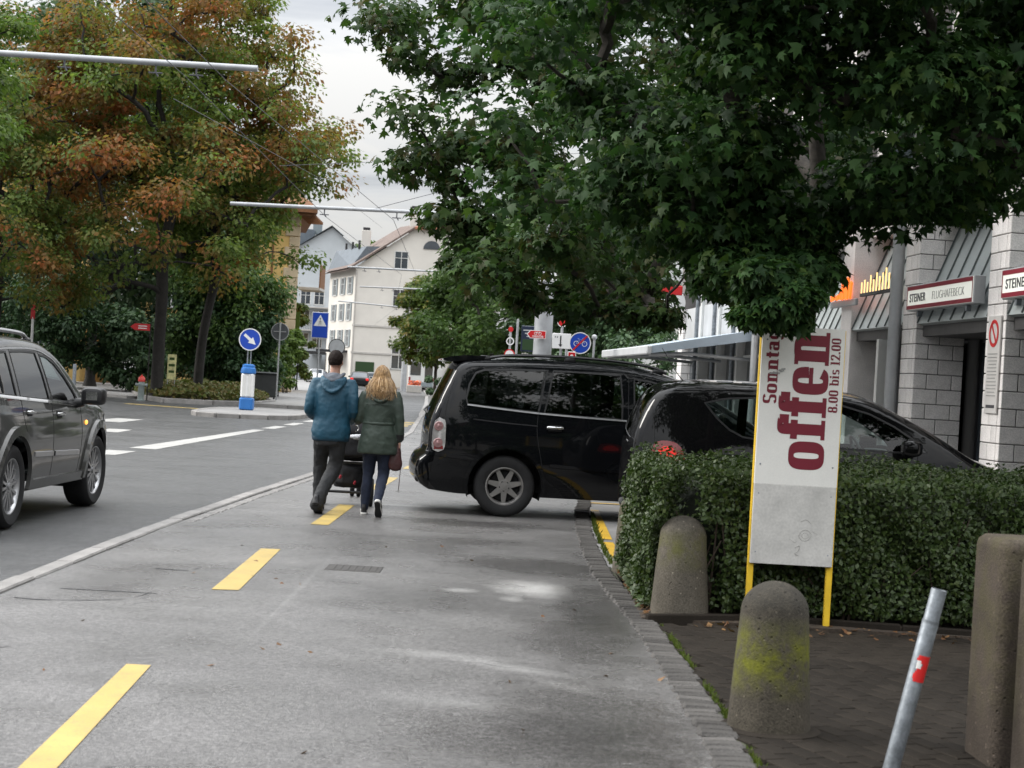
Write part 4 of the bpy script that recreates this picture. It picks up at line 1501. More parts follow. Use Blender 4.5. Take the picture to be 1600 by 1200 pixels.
JC.panel('headlamp', [(4.28, .86), (4.26, .96), (4.45, 1.0), (4.66, .92), (4.70, .82)], .006, M['lamp_clear'], suv)
JC.panel('tail_lamp', [(.10, .97), (.09, 1.13), (.14, 1.16), (.24, 1.13), (.25, .99)], .010, M['lamp_red'], suv)
MB().box((.01, 0, .60), (.06, 1.5, .2), .03).build('bumper_bar', M['black'], suv)
MB().box((.05, 0, 1.0), (.03, .52, .115), .006).build('number_plate', M['sign_white'], suv)
for sx in ((2.25, .40), (2.25, -.40), (1.35, .38), (1.35, -.38)):
    seat(suv, sx[0], sx[1], .62, M['seat'])
MB().box((3.1, 0, 1.0), (.5, 1.55, .26), .08).build('dashboard', M['dash'], suv)
steering(suv, 2.78, .40, 1.10)
for ax in JC.axles:
    for sg in (1, -1):
        make_wheel(suv, .388, .265, .262, (7, .07, 'double'), M['alloy'], (ax, sg * .825, .388), sg, rot=.3 + ax, steer=R(-2) if ax > 2 else 0)
# x forward = +Y; right side of the car faces the footpath
suv.rotation_euler = (0, 0, R(90 - 1.1))
suv.location = (-4.50 - .955, 15.75 - .95, -.05)


# ---- traffic far down the street
def small_car(name, label, loc, rz, paint, lit=False, van_like=False, group='cars far down the street'):
    t = thing(name, label, 'car', loc, rz, group)
    if van_like:
        top = [(.08, .3), (0, .45), (.02, .8), (.06, 1.1), (.16, 1.75), (.35, 1.9), (2.6, 1.92), (2.9, 1.82), (3.5, 1.2), (4.1, 1.02), (4.4, .8), (4.42, .45), (4.3, .28)]
        wn_ = [(2.3, 1.2), (2.28, 1.72), (2.75, 1.70), (3.25, 1.2)]; gl = [((2.95, 1.78), (3.48, 1.22)), ((.15, 1.68), (.07, 1.15))]
        C = Car(top, .25, (.8, 3.6), .32, .38, .9, 1.15, .12, (.6, 1.0, .08, .2), .08, .04, .14)
        C.shell(t, paint, [(wn_, False)], gl, M['window'], lo=True); C.panel('side_window', wn_, -.005, M['window'], t, False)
    else:
        top = [(.1, .3), (0, .42), (0, .62), (.05, .92), (.3, 1.02), (.75, 1.36), (1.1, 1.45), (1.7, 1.47), (2.2, 1.42), (2.9, 1.06), (3.3, .96), (3.9, .86), (4.12, .70), (4.18, .45), (4.1, .26)]
        wn_ = [(.82, 1.02), (1.0, 1.32), (1.7, 1.38), (2.15, 1.33), (2.7, 1.04), (2.72, .98)]; gl = [((2.25, 1.40), (2.88, 1.07)), ((.72, 1.34), (.33, 1.04))]
        C = Car(top, .24, (.8, 3.35), .31, .36, .88, .98, .30, (.6, 1.0, .1, .2), .08, .04, .14)
        C.shell(t, paint, [(wn_, False)], gl, M['window'], lo=True); C.panel('side_window', wn_, -.005, M['window'], t, False)
    L = C.L
    for sg in (1, -1):
        MB().box((.03, sg * .66, .84 if not van_like else 1.0), (.10, .26, .20), .03).build('tail_lamp', M['lamp_lit'] if lit else M['lamp_red'], t)
        MB().box((L - .22, sg * .62, .68), (.16, .32, .13), .04).build('headlamp', M['lamp_clear'], t)
        MB().box((2.75, sg * .95, 1.03), (.14, .2, .14), .04).build('side_mirror', paint, t)
    if lit: MB().box((.55, 0, 1.18), (.05, .4, .05), .01).build('high_brake_lamp', M['lamp_lit'], t)
    MB().box((-.005, 0, .62), (.02, .52, .12), .004).build('number_plate', M['sign_white'], t)
    MB().box((L - .01, 0, .48), (.05, .9, .16), .03).build('grille', M['black'], t)
    for ax in C.axles:
        for sg in (1, -1):
            MB().lathe([(.2, -.09), (.31, -.09), (.31, .09), (.2, .09), (.19, .04), (0, .04)], 16, trans(ax, sg * .76, .31) @ xrot(R(-90) * sg), close=True).build('wheel', M['rubber'], t, smooth=40)
    return t


small_car('parked_car', 'bright blue car half hidden by the shrubs far down the street', (-25.9, 213, -.05), R(-96), M['blue_car'])
small_car('parked_car', 'white car facing us in front of the far white house', (-20.0, 179, -.05), R(-91), M['hood_white'])
small_car('parked_car', 'white car partly hidden behind the head of the man', (-18.6, 185, -.05), R(-91), M['hood_white'])
small_car('parked_van', 'small white van seen just right of the head of the man', (-17.3, 187, -.05), R(-91), M['hood_white'], van_like=True)
small_car('moving_car', 'dark car driving away with lit red brake lamps far down the street', (-13.15, 149, -.05), R(94), M['dark_car'], lit=True)
small_car('parked_car', 'silver car showing between the dark car and the woman', (-13.9, 172, -.05), R(94), M['silver_car'])
# ------------------------------------------------------------------ trees and hedges
MAPLE = (np.array([(0, .28, .02), (0, 0, -.02), (.26, -.04, -.06), (.53, .16, -.10), (.34, .33, 0), (.48, .66, -.12), (.20, .55, 0), (0, 1.0, -.13),
                   (-.20, .55, 0), (-.48, .66, -.12), (-.34, .33, 0), (-.53, .16, -.10), (-.26, -.04, -.06)]),
         [(0, i, i + 1) for i in range(1, 12)] + [(0, 12, 1)])
LOBE = (np.array([(0, .30, .02), (0, 0, 0), (.50, .08, -.12), (.29, .33, .02), (.46, .66, -.14), (.19, .58, .02), (0, 1.0, -.16), (-.19, .58, .02), (-.46, .66, -.14), (-.29, .33, .02), (-.50, .08, -.12)]),
        [(0, i, i + 1) for i in range(1, 10)] + [(0, 10, 1)])
OVAL = (np.array([(0, 0, 0), (.33, .42, -.08), (0, 1.0, -.05), (-.33, .42, -.08)]), [(0, 1, 2), (0, 2, 3)])
TRIO = (np.array([(0, 0, 0), (.42, .30, -.05), (.18, .55, 0), (0, 1.0, -.1), (-.18, .55, 0), (-.42, .30, -.05)]), [(0, 1, 2), (0, 2, 4), (2, 3, 4), (0, 4, 5)])


def leaf_mesh(name, pos, nrm, size, template, rng, spin=None):
    """many separate leaves in one mesh"""
    tv, tf = template
    N = len(pos)
    nrm = nrm / (np.linalg.norm(nrm, axis=1)[:, None] + 1e-9)
    a = rng.normal(size=(N, 3)) if spin is None else spin + rng.normal(size=(N, 3)) * .35
    y = a - nrm * (a * nrm).sum(1)[:, None]
    y /= np.linalg.norm(y, axis=1)[:, None] + 1e-9
    x = np.cross(y, nrm)
    B = np.stack([x, y, nrm], 1)                     # N,3,3
    V = np.einsum('kc,ncd->nkd', tv, B) * size[:, None, None] + pos[:, None, :]
    V -= (y * size[:, None] * .4)[:, None, :]
    k, m = len(tv), len(tf)
    F = (np.array(tf)[None] + (np.arange(N) * k)[:, None, None]).reshape(-1, 3)
    me = bpy.data.meshes.new(name)
    me.vertices.add(N * k); me.vertices.foreach_set('co', V.reshape(-1).astype(np.float32))
    me.loops.add(N * m * 3); me.loops.foreach_set('vertex_index', F.reshape(-1).astype(np.int32))
    me.polygons.add(N * m)
    me.polygons.foreach_set('loop_start', np.arange(0, N * m * 3, 3, dtype=np.int32))
    me.polygons.foreach_set('loop_total', np.full(N * m, 3, np.int32))
    me.polygons.foreach_set('use_smooth', np.ones(N * m, bool))
    me.update(calc_edges=True)
    return me


def unit(n, rng):
    v = rng.normal(size=(n, 3))
    return v / np.linalg.norm(v, axis=1)[:, None]


def clump_leaves(cl, rad, per, rng, flat=.6, droop=.5, hang=False):
    """leaves round clump centres; cl (n,3), rad (n,)"""
    n = len(cl)
    k = per * n
    idx = np.repeat(np.arange(n), per)
    d = unit(k, rng)
    r = rng.random(k)**.45
    off = d * r[:, None] * rad[idx][:, None]
    off[:, 2] *= flat
    if hang: off[:, 2] -= rng.random(k) * rad[idx] * .9
    pos = cl[idx] + off
    nrm = d * .6 + np.array([0, 0, 1.0]) * (1 - droop * .5) + rng.normal(size=(k, 3)) * .5
    return pos, nrm, d


def branch_path(a, b, rng, bend=.12, n=6, sag=0.0):
    a, b = np.array(a, float), np.array(b, float)
    L = np.linalg.norm(b - a)
    mid = rng.normal(size=(n + 1, 3)) * bend * L * .25
    out = []
    for i in range(n + 1):
        t = i / n
        p = a + (b - a) * t + mid[i] * math.sin(PI * t)
        p[2] += math.sin(PI * t) * .10 * L - sag * t * t
        out.append(tuple(p))
    return out


def make_tree(name, label, base, h_fork, tr, clumps, rads, per, leaf_size, template, lmat, bmat, seed, limbs=6, flat=.6, droop=.5, lean=(0, 0), hang=False,
              group=None, cat='tree', trunk_n=14, twigs=True):
    rng = np.random.default_rng(seed)
    t = thing(name, label, cat, base, 0, group)
    cl = np.array(clumps, float)              # relative to base
    rads = np.array(rads, float)
    top = np.array([lean[0], lean[1], h_fork])
    mb = MB()
    path = [(0, 0, -.15), (lean[0] * .1, lean[1] * .1, .15), (lean[0] * .45 + rng.normal() * .05, lean[1] * .45, h_fork * .5), tuple(top)]
    path = catmull(path, .35)
    k = len(path)
    mb.tube(path, [tr * (1.35 - .5 * min(1, i / 2.0)) * (1 - .22 * i / k) for i in range(k)], trunk_n)
    mb.build('trunk', bmat, t, smooth=60)
    # branches grow outwards: every clump hangs on the nearest node already grown
    nodes = [np.array(q) for q in path if q[2] > h_fork * .8] or [top]
    lead = branch_path(top - np.array([0, 0, tr * .4]), np.array([cl[:, 0].mean() * .8, cl[:, 1].mean() * .8, cl[:, 2].max() - .5]), rng, .10, 10)
    nodes += [np.array(q) for q in lead[1:]]
    parent = {}
    for i in range(len(nodes)): parent[i] = max(0, i - 1)
    base_n = len(nodes)
    order = np.argsort(np.linalg.norm((cl - top) * np.array([1, 1, .8]), axis=1))
    if not twigs: order = order[::3]
    segs = []
    for i in order:
        A_ = np.array(nodes)
        d = np.linalg.norm(A_ - cl[i], axis=1)
        climb = np.maximum(0, A_[:, 2] - cl[i][2]) * .9           # prefer to start from below
        dt = np.linalg.norm(cl[i] - top)
        j = int(np.argmin(d + climb + .25 * np.abs(np.linalg.norm(A_ - top, axis=1) - dt * .6)))
        pth = branch_path(nodes[j], cl[i] - np.array([0, 0, rads[i] * .2]), rng, .12, 5)
        prev = j
        for q in pth[1:]:
            nodes.append(np.array(q)); k = len(nodes) - 1
            parent[k] = prev; prev = k
        segs.append((j, list(range(len(nodes) - 5, len(nodes)))))
    load = np.ones(len(nodes)) * .2
    for k in range(len(nodes) - 1, 0, -1): load[parent[k]] += load[k]
    rad_n = np.minimum(tr * .78, tr * .80 * (load / load[0])**.42 + .003)
    lb = MB()
    li = list(range(0, base_n))
    lb.tube([tuple(nodes[k]) for k in li], [max(.02, min(tr * .80, rad_n[k])) for k in li], 9)
    for j, ks in segs:
        pr = [nodes[j]] + [nodes[k] for k in ks]
        r0 = min(rad_n[j], rad_n[ks[0]] * 1.25)
        lb.tube([tuple(q) for q in pr], [r0] + [rad_n[k] for k in ks], 6 if rad_n[ks[0]] < .05 else 9, cap=False)
    lb.build('limbs', bmat, t, smooth=60, kind='stuff')
    pos, nrm, d = clump_leaves(cl, rads, per, rng, flat, droop, hang)
    spin = d + np.array([0, 0, -1.0]) * (.7 if not hang else 2.0)
    size = leaf_size * (.45 + .85 * rng.random(len(pos))**.8)
    me = leaf_mesh('crown', pos, nrm, size, template, rng, spin)
    link('crown', me, lmat, t, smooth=0, kind='stuff')
    return t


def prof_clumps(profile, n, rng, rmin=.35, sector=None, rad=(.5, .9), center=(0, 0)):
    """clump centres inside a crown given as (z, radius) profile; more of them near the outside"""
    Z = [p[0] for p in profile]; RR = [p[1] for p in profile]
    out, rr = [], []
    w = np.array(RR)**1.2
    while len(out) < n:
        z = rng.uniform(Z[0], Z[-1])
        r = np.interp(z, Z, RR)
        if rng.random() > (r / max(RR)): continue
        q = r * (rmin + (1 - rmin) * math.sqrt(rng.random()))
        a = rng.uniform(0, 2 * PI)
        if sector and not sector(a, z, q): continue
        wob = 1 + .14 * math.sin(3 * a + z) + .10 * math.sin(7 * a - 2 * z)
        out.append((center[0] + q * wob * math.cos(a), center[1] + q * wob * math.sin(a), z))
        rr.append(rng.uniform(*rad))
    return out, rr


# maple over the hedge; its trunk stands in the hedge behind the board
rg = np.random.default_rng(5)
cl, rr = prof_clumps([(2.5, .9), (2.75, 1.6), (3.05, 2.4), (3.5, 3.0), (4.6, 3.6), (6, 4.1), (8, 3.8), (9.6, 2.4), (10.4, .8)], 290, rg, rad=(.40, .75))
# low sprays hanging over the board
for (x, y, z, r) in ((-.34, -2.02, 2.28, .22), (-.10, -2.08, 2.20, .20), (-.22, -2.05, 2.36, .26), (.10, -2.0, 2.30, .22), (-.55, -1.95, 2.38, .24), (-.25, -1.7, 2.42, .30), (.12, -1.72, 2.36, .28), (-.05, -1.45, 2.6, .35), (.4, -1.5, 2.62, .34), (-.55, -1.2, 2.62, .36), (.85, -1.0, 2.72, .34), (1.3, -.6, 2.86, .36), (1.75, -.3, 2.95, .34),
                     (-.9, -.6, 2.7, .34), (-.2, -.9, 2.5, .4), (.3, -.6, 2.55, .4), (1.0, .2, 2.8, .4), (-1.1, .2, 2.8, .4)):
    cl.append((x, y, z)); rr.append(r)
for i in range(95):                      # outer sprays on the side of the open footpath
    a = rg.uniform(R(195), R(345)); z = rg.uniform(2.9, 5.4)
    q = np.interp(z, [2.9, 3.5, 4.6, 5.4], [1.9, 2.7, 3.4, 3.8]) * rg.uniform(.55, 1.0)
    cl.append((q * math.cos(a), q * math.sin(a), z)); rr.append(rg.uniform(.34, .6))
# the skirt of the crown lifts towards the shop front
ok_ = []
for (x, y, z), r in zip(cl, rr):
    t_ = (x + 2.22) / (y + 13.5)
    lim = .090 if t_ > .218 else (.076 if t_ > .174 else (.046 if t_ > .13 else .055))
    ok_.append((z - .62 * r - .07 - 1.58) / (y + 13.5 - .4 * r) > lim and t_ > -.015 and x + 2.22 + r * .9 < 6.45 - .0589 * (y + 13.5))
ok_ = [k and (c[2] < 6.2 or i % 5 < 2) for i, (c, k) in enumerate(zip(cl, ok_))]
cl = [c for c, k in zip(cl, ok_) if k]; rr = [c for c, k in zip(rr, ok_) if k]
for i in range(16):                     # lowest sprays dangling in front of the trunk and the board top
    cl.append((rg.uniform(-.75, -.28), rg.uniform(-2.25, -1.9), rg.uniform(2.06, 2.36))); rr.append(rg.uniform(.15, .22))
for i in range(16):
    cl.append((rg.uniform(-1.05, -.45), rg.uniform(-1.7, -.6), rg.uniform(2.36, 2.62))); rr.append(rg.uniform(.22, .32))
for i in range(10):
    cl.append((rg.uniform(-.9, -.05), rg.uniform(-1.6, -.6), rg.uniform(2.50, 2.85))); rr.append(rg.uniform(.25, .34))
make_tree('maple_tree', 'large dark green maple hanging over the white sign board from the hedge', (2.22, 13.5, 0), 2.35, .17, cl, rr, 270, .092, LOBE, M['leaf_maple'], M['bark'], 5, limbs=9, flat=.55, droop=.5)

# second maple behind the van
cl, rr = prof_clumps([(2.75, 3.3), (3.1, 4.6), (3.7, 4.6), (4.3, 4.75), (5.0, 4.85), (5.8, 5.6), (6.8, 6.6), (8.5, 5.2), (10.5, 4.2), (12, 2.2)], 430, rg, rmin=.25, rad=(.45, .85))
for (x, y, z, r) in ((-4.6, -.5, 4.75, .42), (-4.75, .3, 4.3, .38), (-4.4, -1.0, 3.75, .42), (-4.5, .1, 3.2, .45), (-4.1, -1.2, 2.9, .40), (-3.6, -1.5, 2.62, .40), (-3.0, -1.8, 2.52, .40), (-2.4, -2.0, 2.5, .38), (-1.9, -2.2, 2.48, .38), (-5.4, 0, 6.0, .5), (-1.4, -2.4, 2.5, .36)):
    cl.append((x, y, z)); rr.append(r)
ok_ = [x + 3.75 + r * .9 < 6.4 - .0589 * (y + 24.2) and (z - .5 * r > 3.9 or (x + 3.75) / (y + 24.2) < .105) for (x, y, z), r in zip(cl, rr)]
ok_ = [k and (c[2] < 8.0 or i % 2) for i, (c, k) in enumerate(zip(cl, ok_))]
cl = [c for c, k in zip(cl, ok_) if k]; rr = [c for c, k in zip(rr, ok_) if k]
make_tree('maple_tree', 'wide dark maple spreading over the black minivan and the footpath', (3.75, 24.2, 0), 2.7, .20, cl, rr, 195, .138, LOBE, M['leaf_maple2'], M['bark'], 6, limbs=10, flat=.55)

# autumn trees across the road
cl, rr = prof_clumps([(4.6, 3.4), (5.6, 5.0), (7.5, 6.4), (10, 6.2), (13, 4.8), (16, 3.2), (18, 1.3)], 150, rg, rmin=.25, rad=(.9, 1.7))
make_tree('autumn_tree', 'thick forked tree with rusty and green leaves behind the fire hydrant', (-13.75, 67.0, 0), 4.1, .30, cl, rr, 300, .20, OVAL, M['leaf_autumn'], M['bark_dark'], 7, limbs=7, flat=.5)
cl, rr = prof_clumps([(5.8, 1.6), (7.0, 2.2), (8.3, 2.8), (9.2, 4.8), (11, 5.2), (13, 3.6), (15.5, 2.2), (17.0, 1.0)], 135, rg, rmin=.25, rad=(.9, 1.4), center=(.35, 0))
make_tree('autumn_tree', 'leaning tree with green and orange leaves nearest the overhead brackets', (-12.7, 69.5, 0), 5.2, .24, cl, rr, 290, .20, OVAL, M['leaf_autumn2'], M['bark_dark'], 8, limbs=7, flat=.5, lean=(.6, 0))
cl, rr = prof_clumps([(3.6, 3.0), (5, 4.4), (7, 5.2), (9.5, 5.4), (12, 4.6), (14, 2.2)], 120, rg, rmin=.25, rad=(.9, 1.5))
make_tree('autumn_tree', 'rusty brown tree at the left edge above the grey off-road car', (-19.8, 66.0, 0), 3.8, .24, cl, rr, 370, .20, OVAL, M['leaf_autumn'], M['bark_dark'], 19, limbs=6, flat=.5)
cl, rr = prof_clumps([(6.4, 1.5), (7.2, 2.6), (8.4, 3.0), (10, 2.6), (11.5, 1.0)], 60, rg, rmin=.25, rad=(.6, 1.0))
make_tree('green_tree', 'bright green tree in the upper left corner of the view', (-15.6, 44.5, -.05), 5.5, .2, cl, rr, 420, .15, OVAL, M['leaf_light'], M['bark_dark'], 9, limbs=5, flat=.55)
cl, rr = prof_clumps([(1.6, 1.6), (3, 2.4), (5, 2.5), (7, 2.1), (9, 1.0)], 85, rg, rmin=.2, rad=(.6, 1.1))
make_tree('birch_tree', 'light green drooping birch right of the dark tree trunks', (-13.4, 81, 0), 3.2, .13, cl, rr, 260, .22, OVAL, M['leaf_birch'], M['bark'], 10, limbs=5, flat=.9, hang=True)
cl, rr = prof_clumps([(5.0, 4.0), (8, 6.5), (12, 7), (16, 5), (19, 2)], 110, rg, rmin=.2, rad=(1.2, 2.0))
make_tree('green_tree', 'tall dark green tree standing behind the autumn trees', (-20.5, 84, 0), 4.5, .3, cl, rr, 230, .40, OVAL, M['leaf_bush2'], M['bark_dark'], 11, limbs=6, flat=.6)

# evergreen shrubs behind the planting bed
def shrub(name, label, loc, rx, ry, h, mat, n, size, seed, group=None, template=OVAL, core=True, cat='shrub'):
    rng = np.random.default_rng(seed)
    t = thing(name, label, cat, loc, 0, group)
    m = max(8, int(n / 260))
    a = rng.uniform(0, 2 * PI, m); q = np.sqrt(rng.random(m)); z = rng.uniform(.12, .95, m)
    e = np.sqrt(np.clip(1 - (z - .35)**2 / .60, .1, 1))
    cl = np.stack([np.cos(a) * q * rx * e * .85, np.sin(a) * q * ry * e * .85, z * h * .92], 1)
    rad = rng.uniform(.18, .32, m) * min(rx, ry, h * .7) * 1.3
    pos, nrm, d = clump_leaves(cl, rad, int(n / m), rng, .8, .4)
    pos[:, 2] = np.maximum(pos[:, 2], .02)
    me = leaf_mesh('foliage', pos, nrm + d * .4, size * rng.uniform(.6, 1.25, len(pos)), template, rng, d + np.array([0, 0, -.4]))
    link('foliage', me, mat, t, smooth=0, kind='stuff')
    mb = MB()
    for i in range(5):
        b = (cl[i % m] * .8)
        mb.tube(branch_path((rng.normal() * .1, rng.normal() * .1, -.05), b, rng, .1, 4), [.03, .026, .02, .014, .008], 5)
    mb.build('stems', M['bark_dark'], t, smooth=50)
    return t


SH = [('dark evergreen shrub at the far left behind the grey off-road car', (-24.5, 78, 0), 2.8, 2.4, 6.0, 'leaf_bush'),
      ('tall evergreen shrub left of the thick forked trunk', (-20.3, 76.5, 0), 2.6, 2.2, 5.6, 'leaf_bush'),
      ('grey green laurel with large leaves directly left of the forked trunk', (-16.9, 76.5, .1), 2.2, 1.8, 4.4, 'leaf_bush2'),
      ('dark shrub filling the gap between the two dark trunks', (-14.2, 80, .1), 2.4, 2.0, 5.0, 'leaf_bush'),
      ('dark shrub right of the leaning trunk above the planting bed', (-12.3, 80, .1), 2.0, 1.8, 4.2, 'leaf_bush'),
      ('light leafy shrub behind the grey round sign back', (-11.4, 84, .05), 1.0, 1.6, 3.7, 'leaf_light'),
      ('tall dark conifer behind the shrubs on the left', (-26, 92, 0), 5.0, 3.0, 11.0, 'leaf_bush'),
      ('broad dark evergreen backdrop shrub behind the forked trunk', (-18.5, 90, 0), 4.5, 2.5, 9.0, 'leaf_bush'),
      ('dark green shrub below the yellow house', (-15.2, 94, 0), 2.2, 2.0, 5.0, 'leaf_bush')]
for i, (lab, loc, rx, ry, h, mt) in enumerate(SH):
    shrub('evergreen_shrub' if mt == 'leaf_bush' else 'leafy_shrub', lab, loc, rx, ry, h, M[mt], int(4200 + 420 * rx * h), .20 if mt != 'leaf_bush2' else .26, 40 + i, 'shrubs behind the planting bed')
# climbers on the side wall further along and shrubs by the yellow house
shrub('leafy_shrub', 'light green shrub in front of the yellow house wall', (-12.6, 96.5, 0), 1.0, 1.3, 4.0, M['leaf_light'], 5200, .20, 61)
shrub('leafy_shrub', 'green bush right of the yellow house corner', (-14.0, 112, 0), 1.2, 1.2, 6.6, M['leaf_far'], 5200, .24, 62)

# low ground cover in the bed
rng = np.random.default_rng(77)
pts = []
BP = catmull(BED, 1.0, True)
while len(pts) < 12000:
    x, y = rng.uniform(-18.3, -9.8, 4000), rng.uniform(64, 79, 4000)
    k = pip(BP, x, y) & (dist_poly(BP + BP[:1], x, y) > .22)
    pts += list(zip(x[k], y[k]))
pts = np.array(pts[:12000])
edge = dist_poly(BP + BP[:1], pts[:, 0], pts[:, 1])
hh = np.minimum(.62, .18 + edge * .35) * (.85 + .25 * np.sin(pts[:, 0] * 1.7) * np.cos(pts[:, 1] * 1.3))
pos = np.stack([pts[:, 0], pts[:, 1], .1 + hh * rng.random(len(pts))**.5], 1)
nrm = rng.normal(size=(len(pts), 3)) * .6 + np.array([0, -.2, 1])
me = leaf_mesh('ground_cover', pos, nrm, .20 * rng.uniform(.6, 1.3, len(pts)), OVAL, rng)
tag(link('ground_cover', me, M['cover'], smooth=0), 'low green and rust coloured ground cover filling the planting bed', 'ground cover', kind='stuff')

# street trees further on
cl, rr = prof_clumps([(2.6, 2.0), (3.6, 3.3), (5.3, 3.8), (6.9, 3.2), (8.2, 1.9), (9.0, .6)], 90, rg, rmin=.2, rad=(.7, 1.2))
make_tree('street_tree', 'round yellowish green street tree in front of the far white house', (-5.7, 128, 0), 2.6, .16, cl, rr, 260, .30, OVAL, M['leaf_far'], M['bark'], 12, limbs=6)
cl, rr = prof_clumps([(2.4, 1.5), (3.4, 2.7), (5.0, 3.2), (6.6, 2.9), (8.0, 1.8), (8.8, .6)], 80, rg, rmin=.2, rad=(.6, 1.0))
make_tree('street_tree', 'mid green street tree behind the rear of the minivan', (.8, 60, 0), 2.4, .14, cl, rr, 250, .22, OVAL, M['leaf_birch'], M['bark'], 13, limbs=6)
cl, rr = prof_clumps([(2.2, 1.4), (3.2, 2.3), (4.6, 2.6), (6.2, 2.0), (7.4, .7)], 70, rg, rmin=.2, rad=(.6, 1.0))
make_tree('street_tree', 'green street tree above the roof rail of the minivan', (2.6, 54, 0), 2.2, .13, cl, rr, 250, .20, OVAL, M['leaf_bush2'], M['bark'], 14, limbs=6)
cl, rr = prof_clumps([(1.9, 1.6), (3.0, 2.7), (4.6, 3.0), (6.2, 2.4), (7.4, .8)], 75, rg, rmin=.2, rad=(.6, 1.0))
make_tree('street_tree', 'light green street tree filling the gap above the minivan spoiler', (-.9, 74, 0), 2.0, .13, cl, rr, 250, .22, OVAL, M['leaf_birch'], M['bark'], 15, limbs=6)
for i, (lab, loc, rx, ry, h, mt, sz) in enumerate([
        ('dense green shrub behind the end of cycle path sign', (2.9, 49, 0), 2.2, 1.4, 3.4, 'leaf_bush2', .16), ('light green clipped shrub beyond the windscreen of the minivan', (3.2, 40, 0), 1.5, 1.0, 2.0, 'leaf_light', .11),
        ('dark leafy shrub beside the far end of the shop building', (1.3, 56, 0), 2.0, 1.4, 4.2, 'leaf_bush2', .18), ('low green shrub at the foot of the far street tree', (-4.6, 122, 0), 2.2, 1.2, 1.5, 'leaf_bush2', .2)]):
    shrub('leafy_shrub', lab, loc, rx, ry, h, M[mt], 5200, sz, 70 + i)
for i, (x, y, h, r, lab) in enumerate([(-19.5, 215, 17.2, 4.5, 'rounded tree crown showing above the low mansard roof'), (-13.0, 226, 19.4, 4.0, 'small tree top showing behind the chimney of the white house')]):
    cl, rr = prof_clumps([(h - 6, r * .6), (h - 4, r), (h - 1.5, r * .8), (h, r * .3)], 40, rg, rmin=.2, rad=(.9, 1.5))
    make_tree('distant_tree', lab, (x, y, 0), h - 6, .3, cl, rr, 120, .5, TRIO, M['leaf_light'], M['bark'], 30 + i, limbs=4, twigs=False)

# clipped hedge: leafy skin over a dense twig core
hedge = thing('hedge', 'long clipped dark green hedge behind the white sign board', 'hedge', (1.02, 11.95, 0))
HX, HY, HZ = 6.2, 2.75, 1.03
rng = np.random.default_rng(21)


def hedge_bump(a, b, c):
    return .07 * np.sin(a * 3.1 + c) * np.cos(b * 2.7 + .5) + .05 * np.sin(a * 8.3 + b * 6.1 + 2 * c) + .02 * np.sin(a * 17 + b * 13)


P_, N_ = [], []
def face(n, o, u, v, nr, c, thick=.16):
    a, b = rng.random(n), rng.random(n)
    o, u, v, nr = map(np.array, (o, u, v, nr))
    Lu, Lv = np.linalg.norm(u), np.linalg.norm(v)
    d = hedge_bump(a * Lu, b * Lv, c) - thick * rng.random(n)**1.6 + rng.normal(size=n) * .018
    # rounded shoulders
    e = np.minimum(np.minimum(a * Lu, (1 - a) * Lu), np.minimum(b * Lv, (1 - b) * Lv))
    d -= .06 * np.clip(1 - e / .10, 0, 1)**2
    P_.append(o + a[:, None] * u + b[:, None] * v + d[:, None] * nr)
    N_.append(np.tile(nr, (n, 1)) * .9 + rng.normal(size=(n, 3)) * .65 + np.array([0, 0, .35]))


face(52000, (0, 0, .05), (HX, 0, 0), (0, 0, HZ - .05), (0, -1., 0), 0)
face(24000, (0, 0, .10), (0, HY, 0), (0, 0, HZ - .10), (-1., 0, 0), 1.3)
face(33000, (0, 0, HZ), (HX, 0, 0), (0, HY, 0), (0, 0, 1.), 2.1)
face(6000, (0, HY, .1), (HX, 0, 0), (0, 0, HZ - .1), (0, 1., 0), .7)
pos = np.concatenate(P_); nrm = np.concatenate(N_)
# the hedge leaves room for the concrete bollards set in its corner
for (bx, by) in ((1.24 - 1.02, 12.0 - 11.95), (1.12 - 1.02, 14.75 - 11.95)):
    keep = np.hypot(pos[:, 0] - bx, pos[:, 1] - by) > np.where(pos[:, 2] < .60, .22, .12)
    keep &= ~((np.hypot(pos[:, 0] - bx, pos[:, 1] - by) < .30) & (pos[:, 1] < by + .05) & (pos[:, 2] < .66))
    pos, nrm = pos[keep], nrm[keep]
me = leaf_mesh('leaf_skin', pos, nrm, .036 * rng.uniform(.6, 1.4, len(pos)), OVAL, rng, np.array([0, 0, -.2]) + 0 * pos)
link('leaf_skin', me, M['leaf_hedge'], hedge, smooth=0, kind='stuff')
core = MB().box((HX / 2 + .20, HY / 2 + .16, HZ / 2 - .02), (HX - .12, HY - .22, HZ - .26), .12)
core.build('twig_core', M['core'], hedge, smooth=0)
tb = MB()
r2 = random.Random(4)
for i in range(90):
    x = r2.uniform(.25, HX - .1); y = r2.uniform(.02, .2)
    tb.tube([(x, y + .15, -.02), (x + r2.gauss(0, .05), y + .06, .22), (x + r2.gauss(0, .12), y - .02, .5 + r2.uniform(-.1, .3))], [.012, .009, .004], 5)
for i in range(25):
    x = r2.uniform(.3, HX - .3); y = r2.uniform(.3, HY - .3)
    tb.tube([(x, y, HZ - .15), (x + r2.gauss(0, .03), y + r2.gauss(0, .03), HZ + r2.uniform(.0, .07))], [.004, .002], 4)
tb.build('twigs', M['twig'], hedge, smooth=50, kind='stuff')
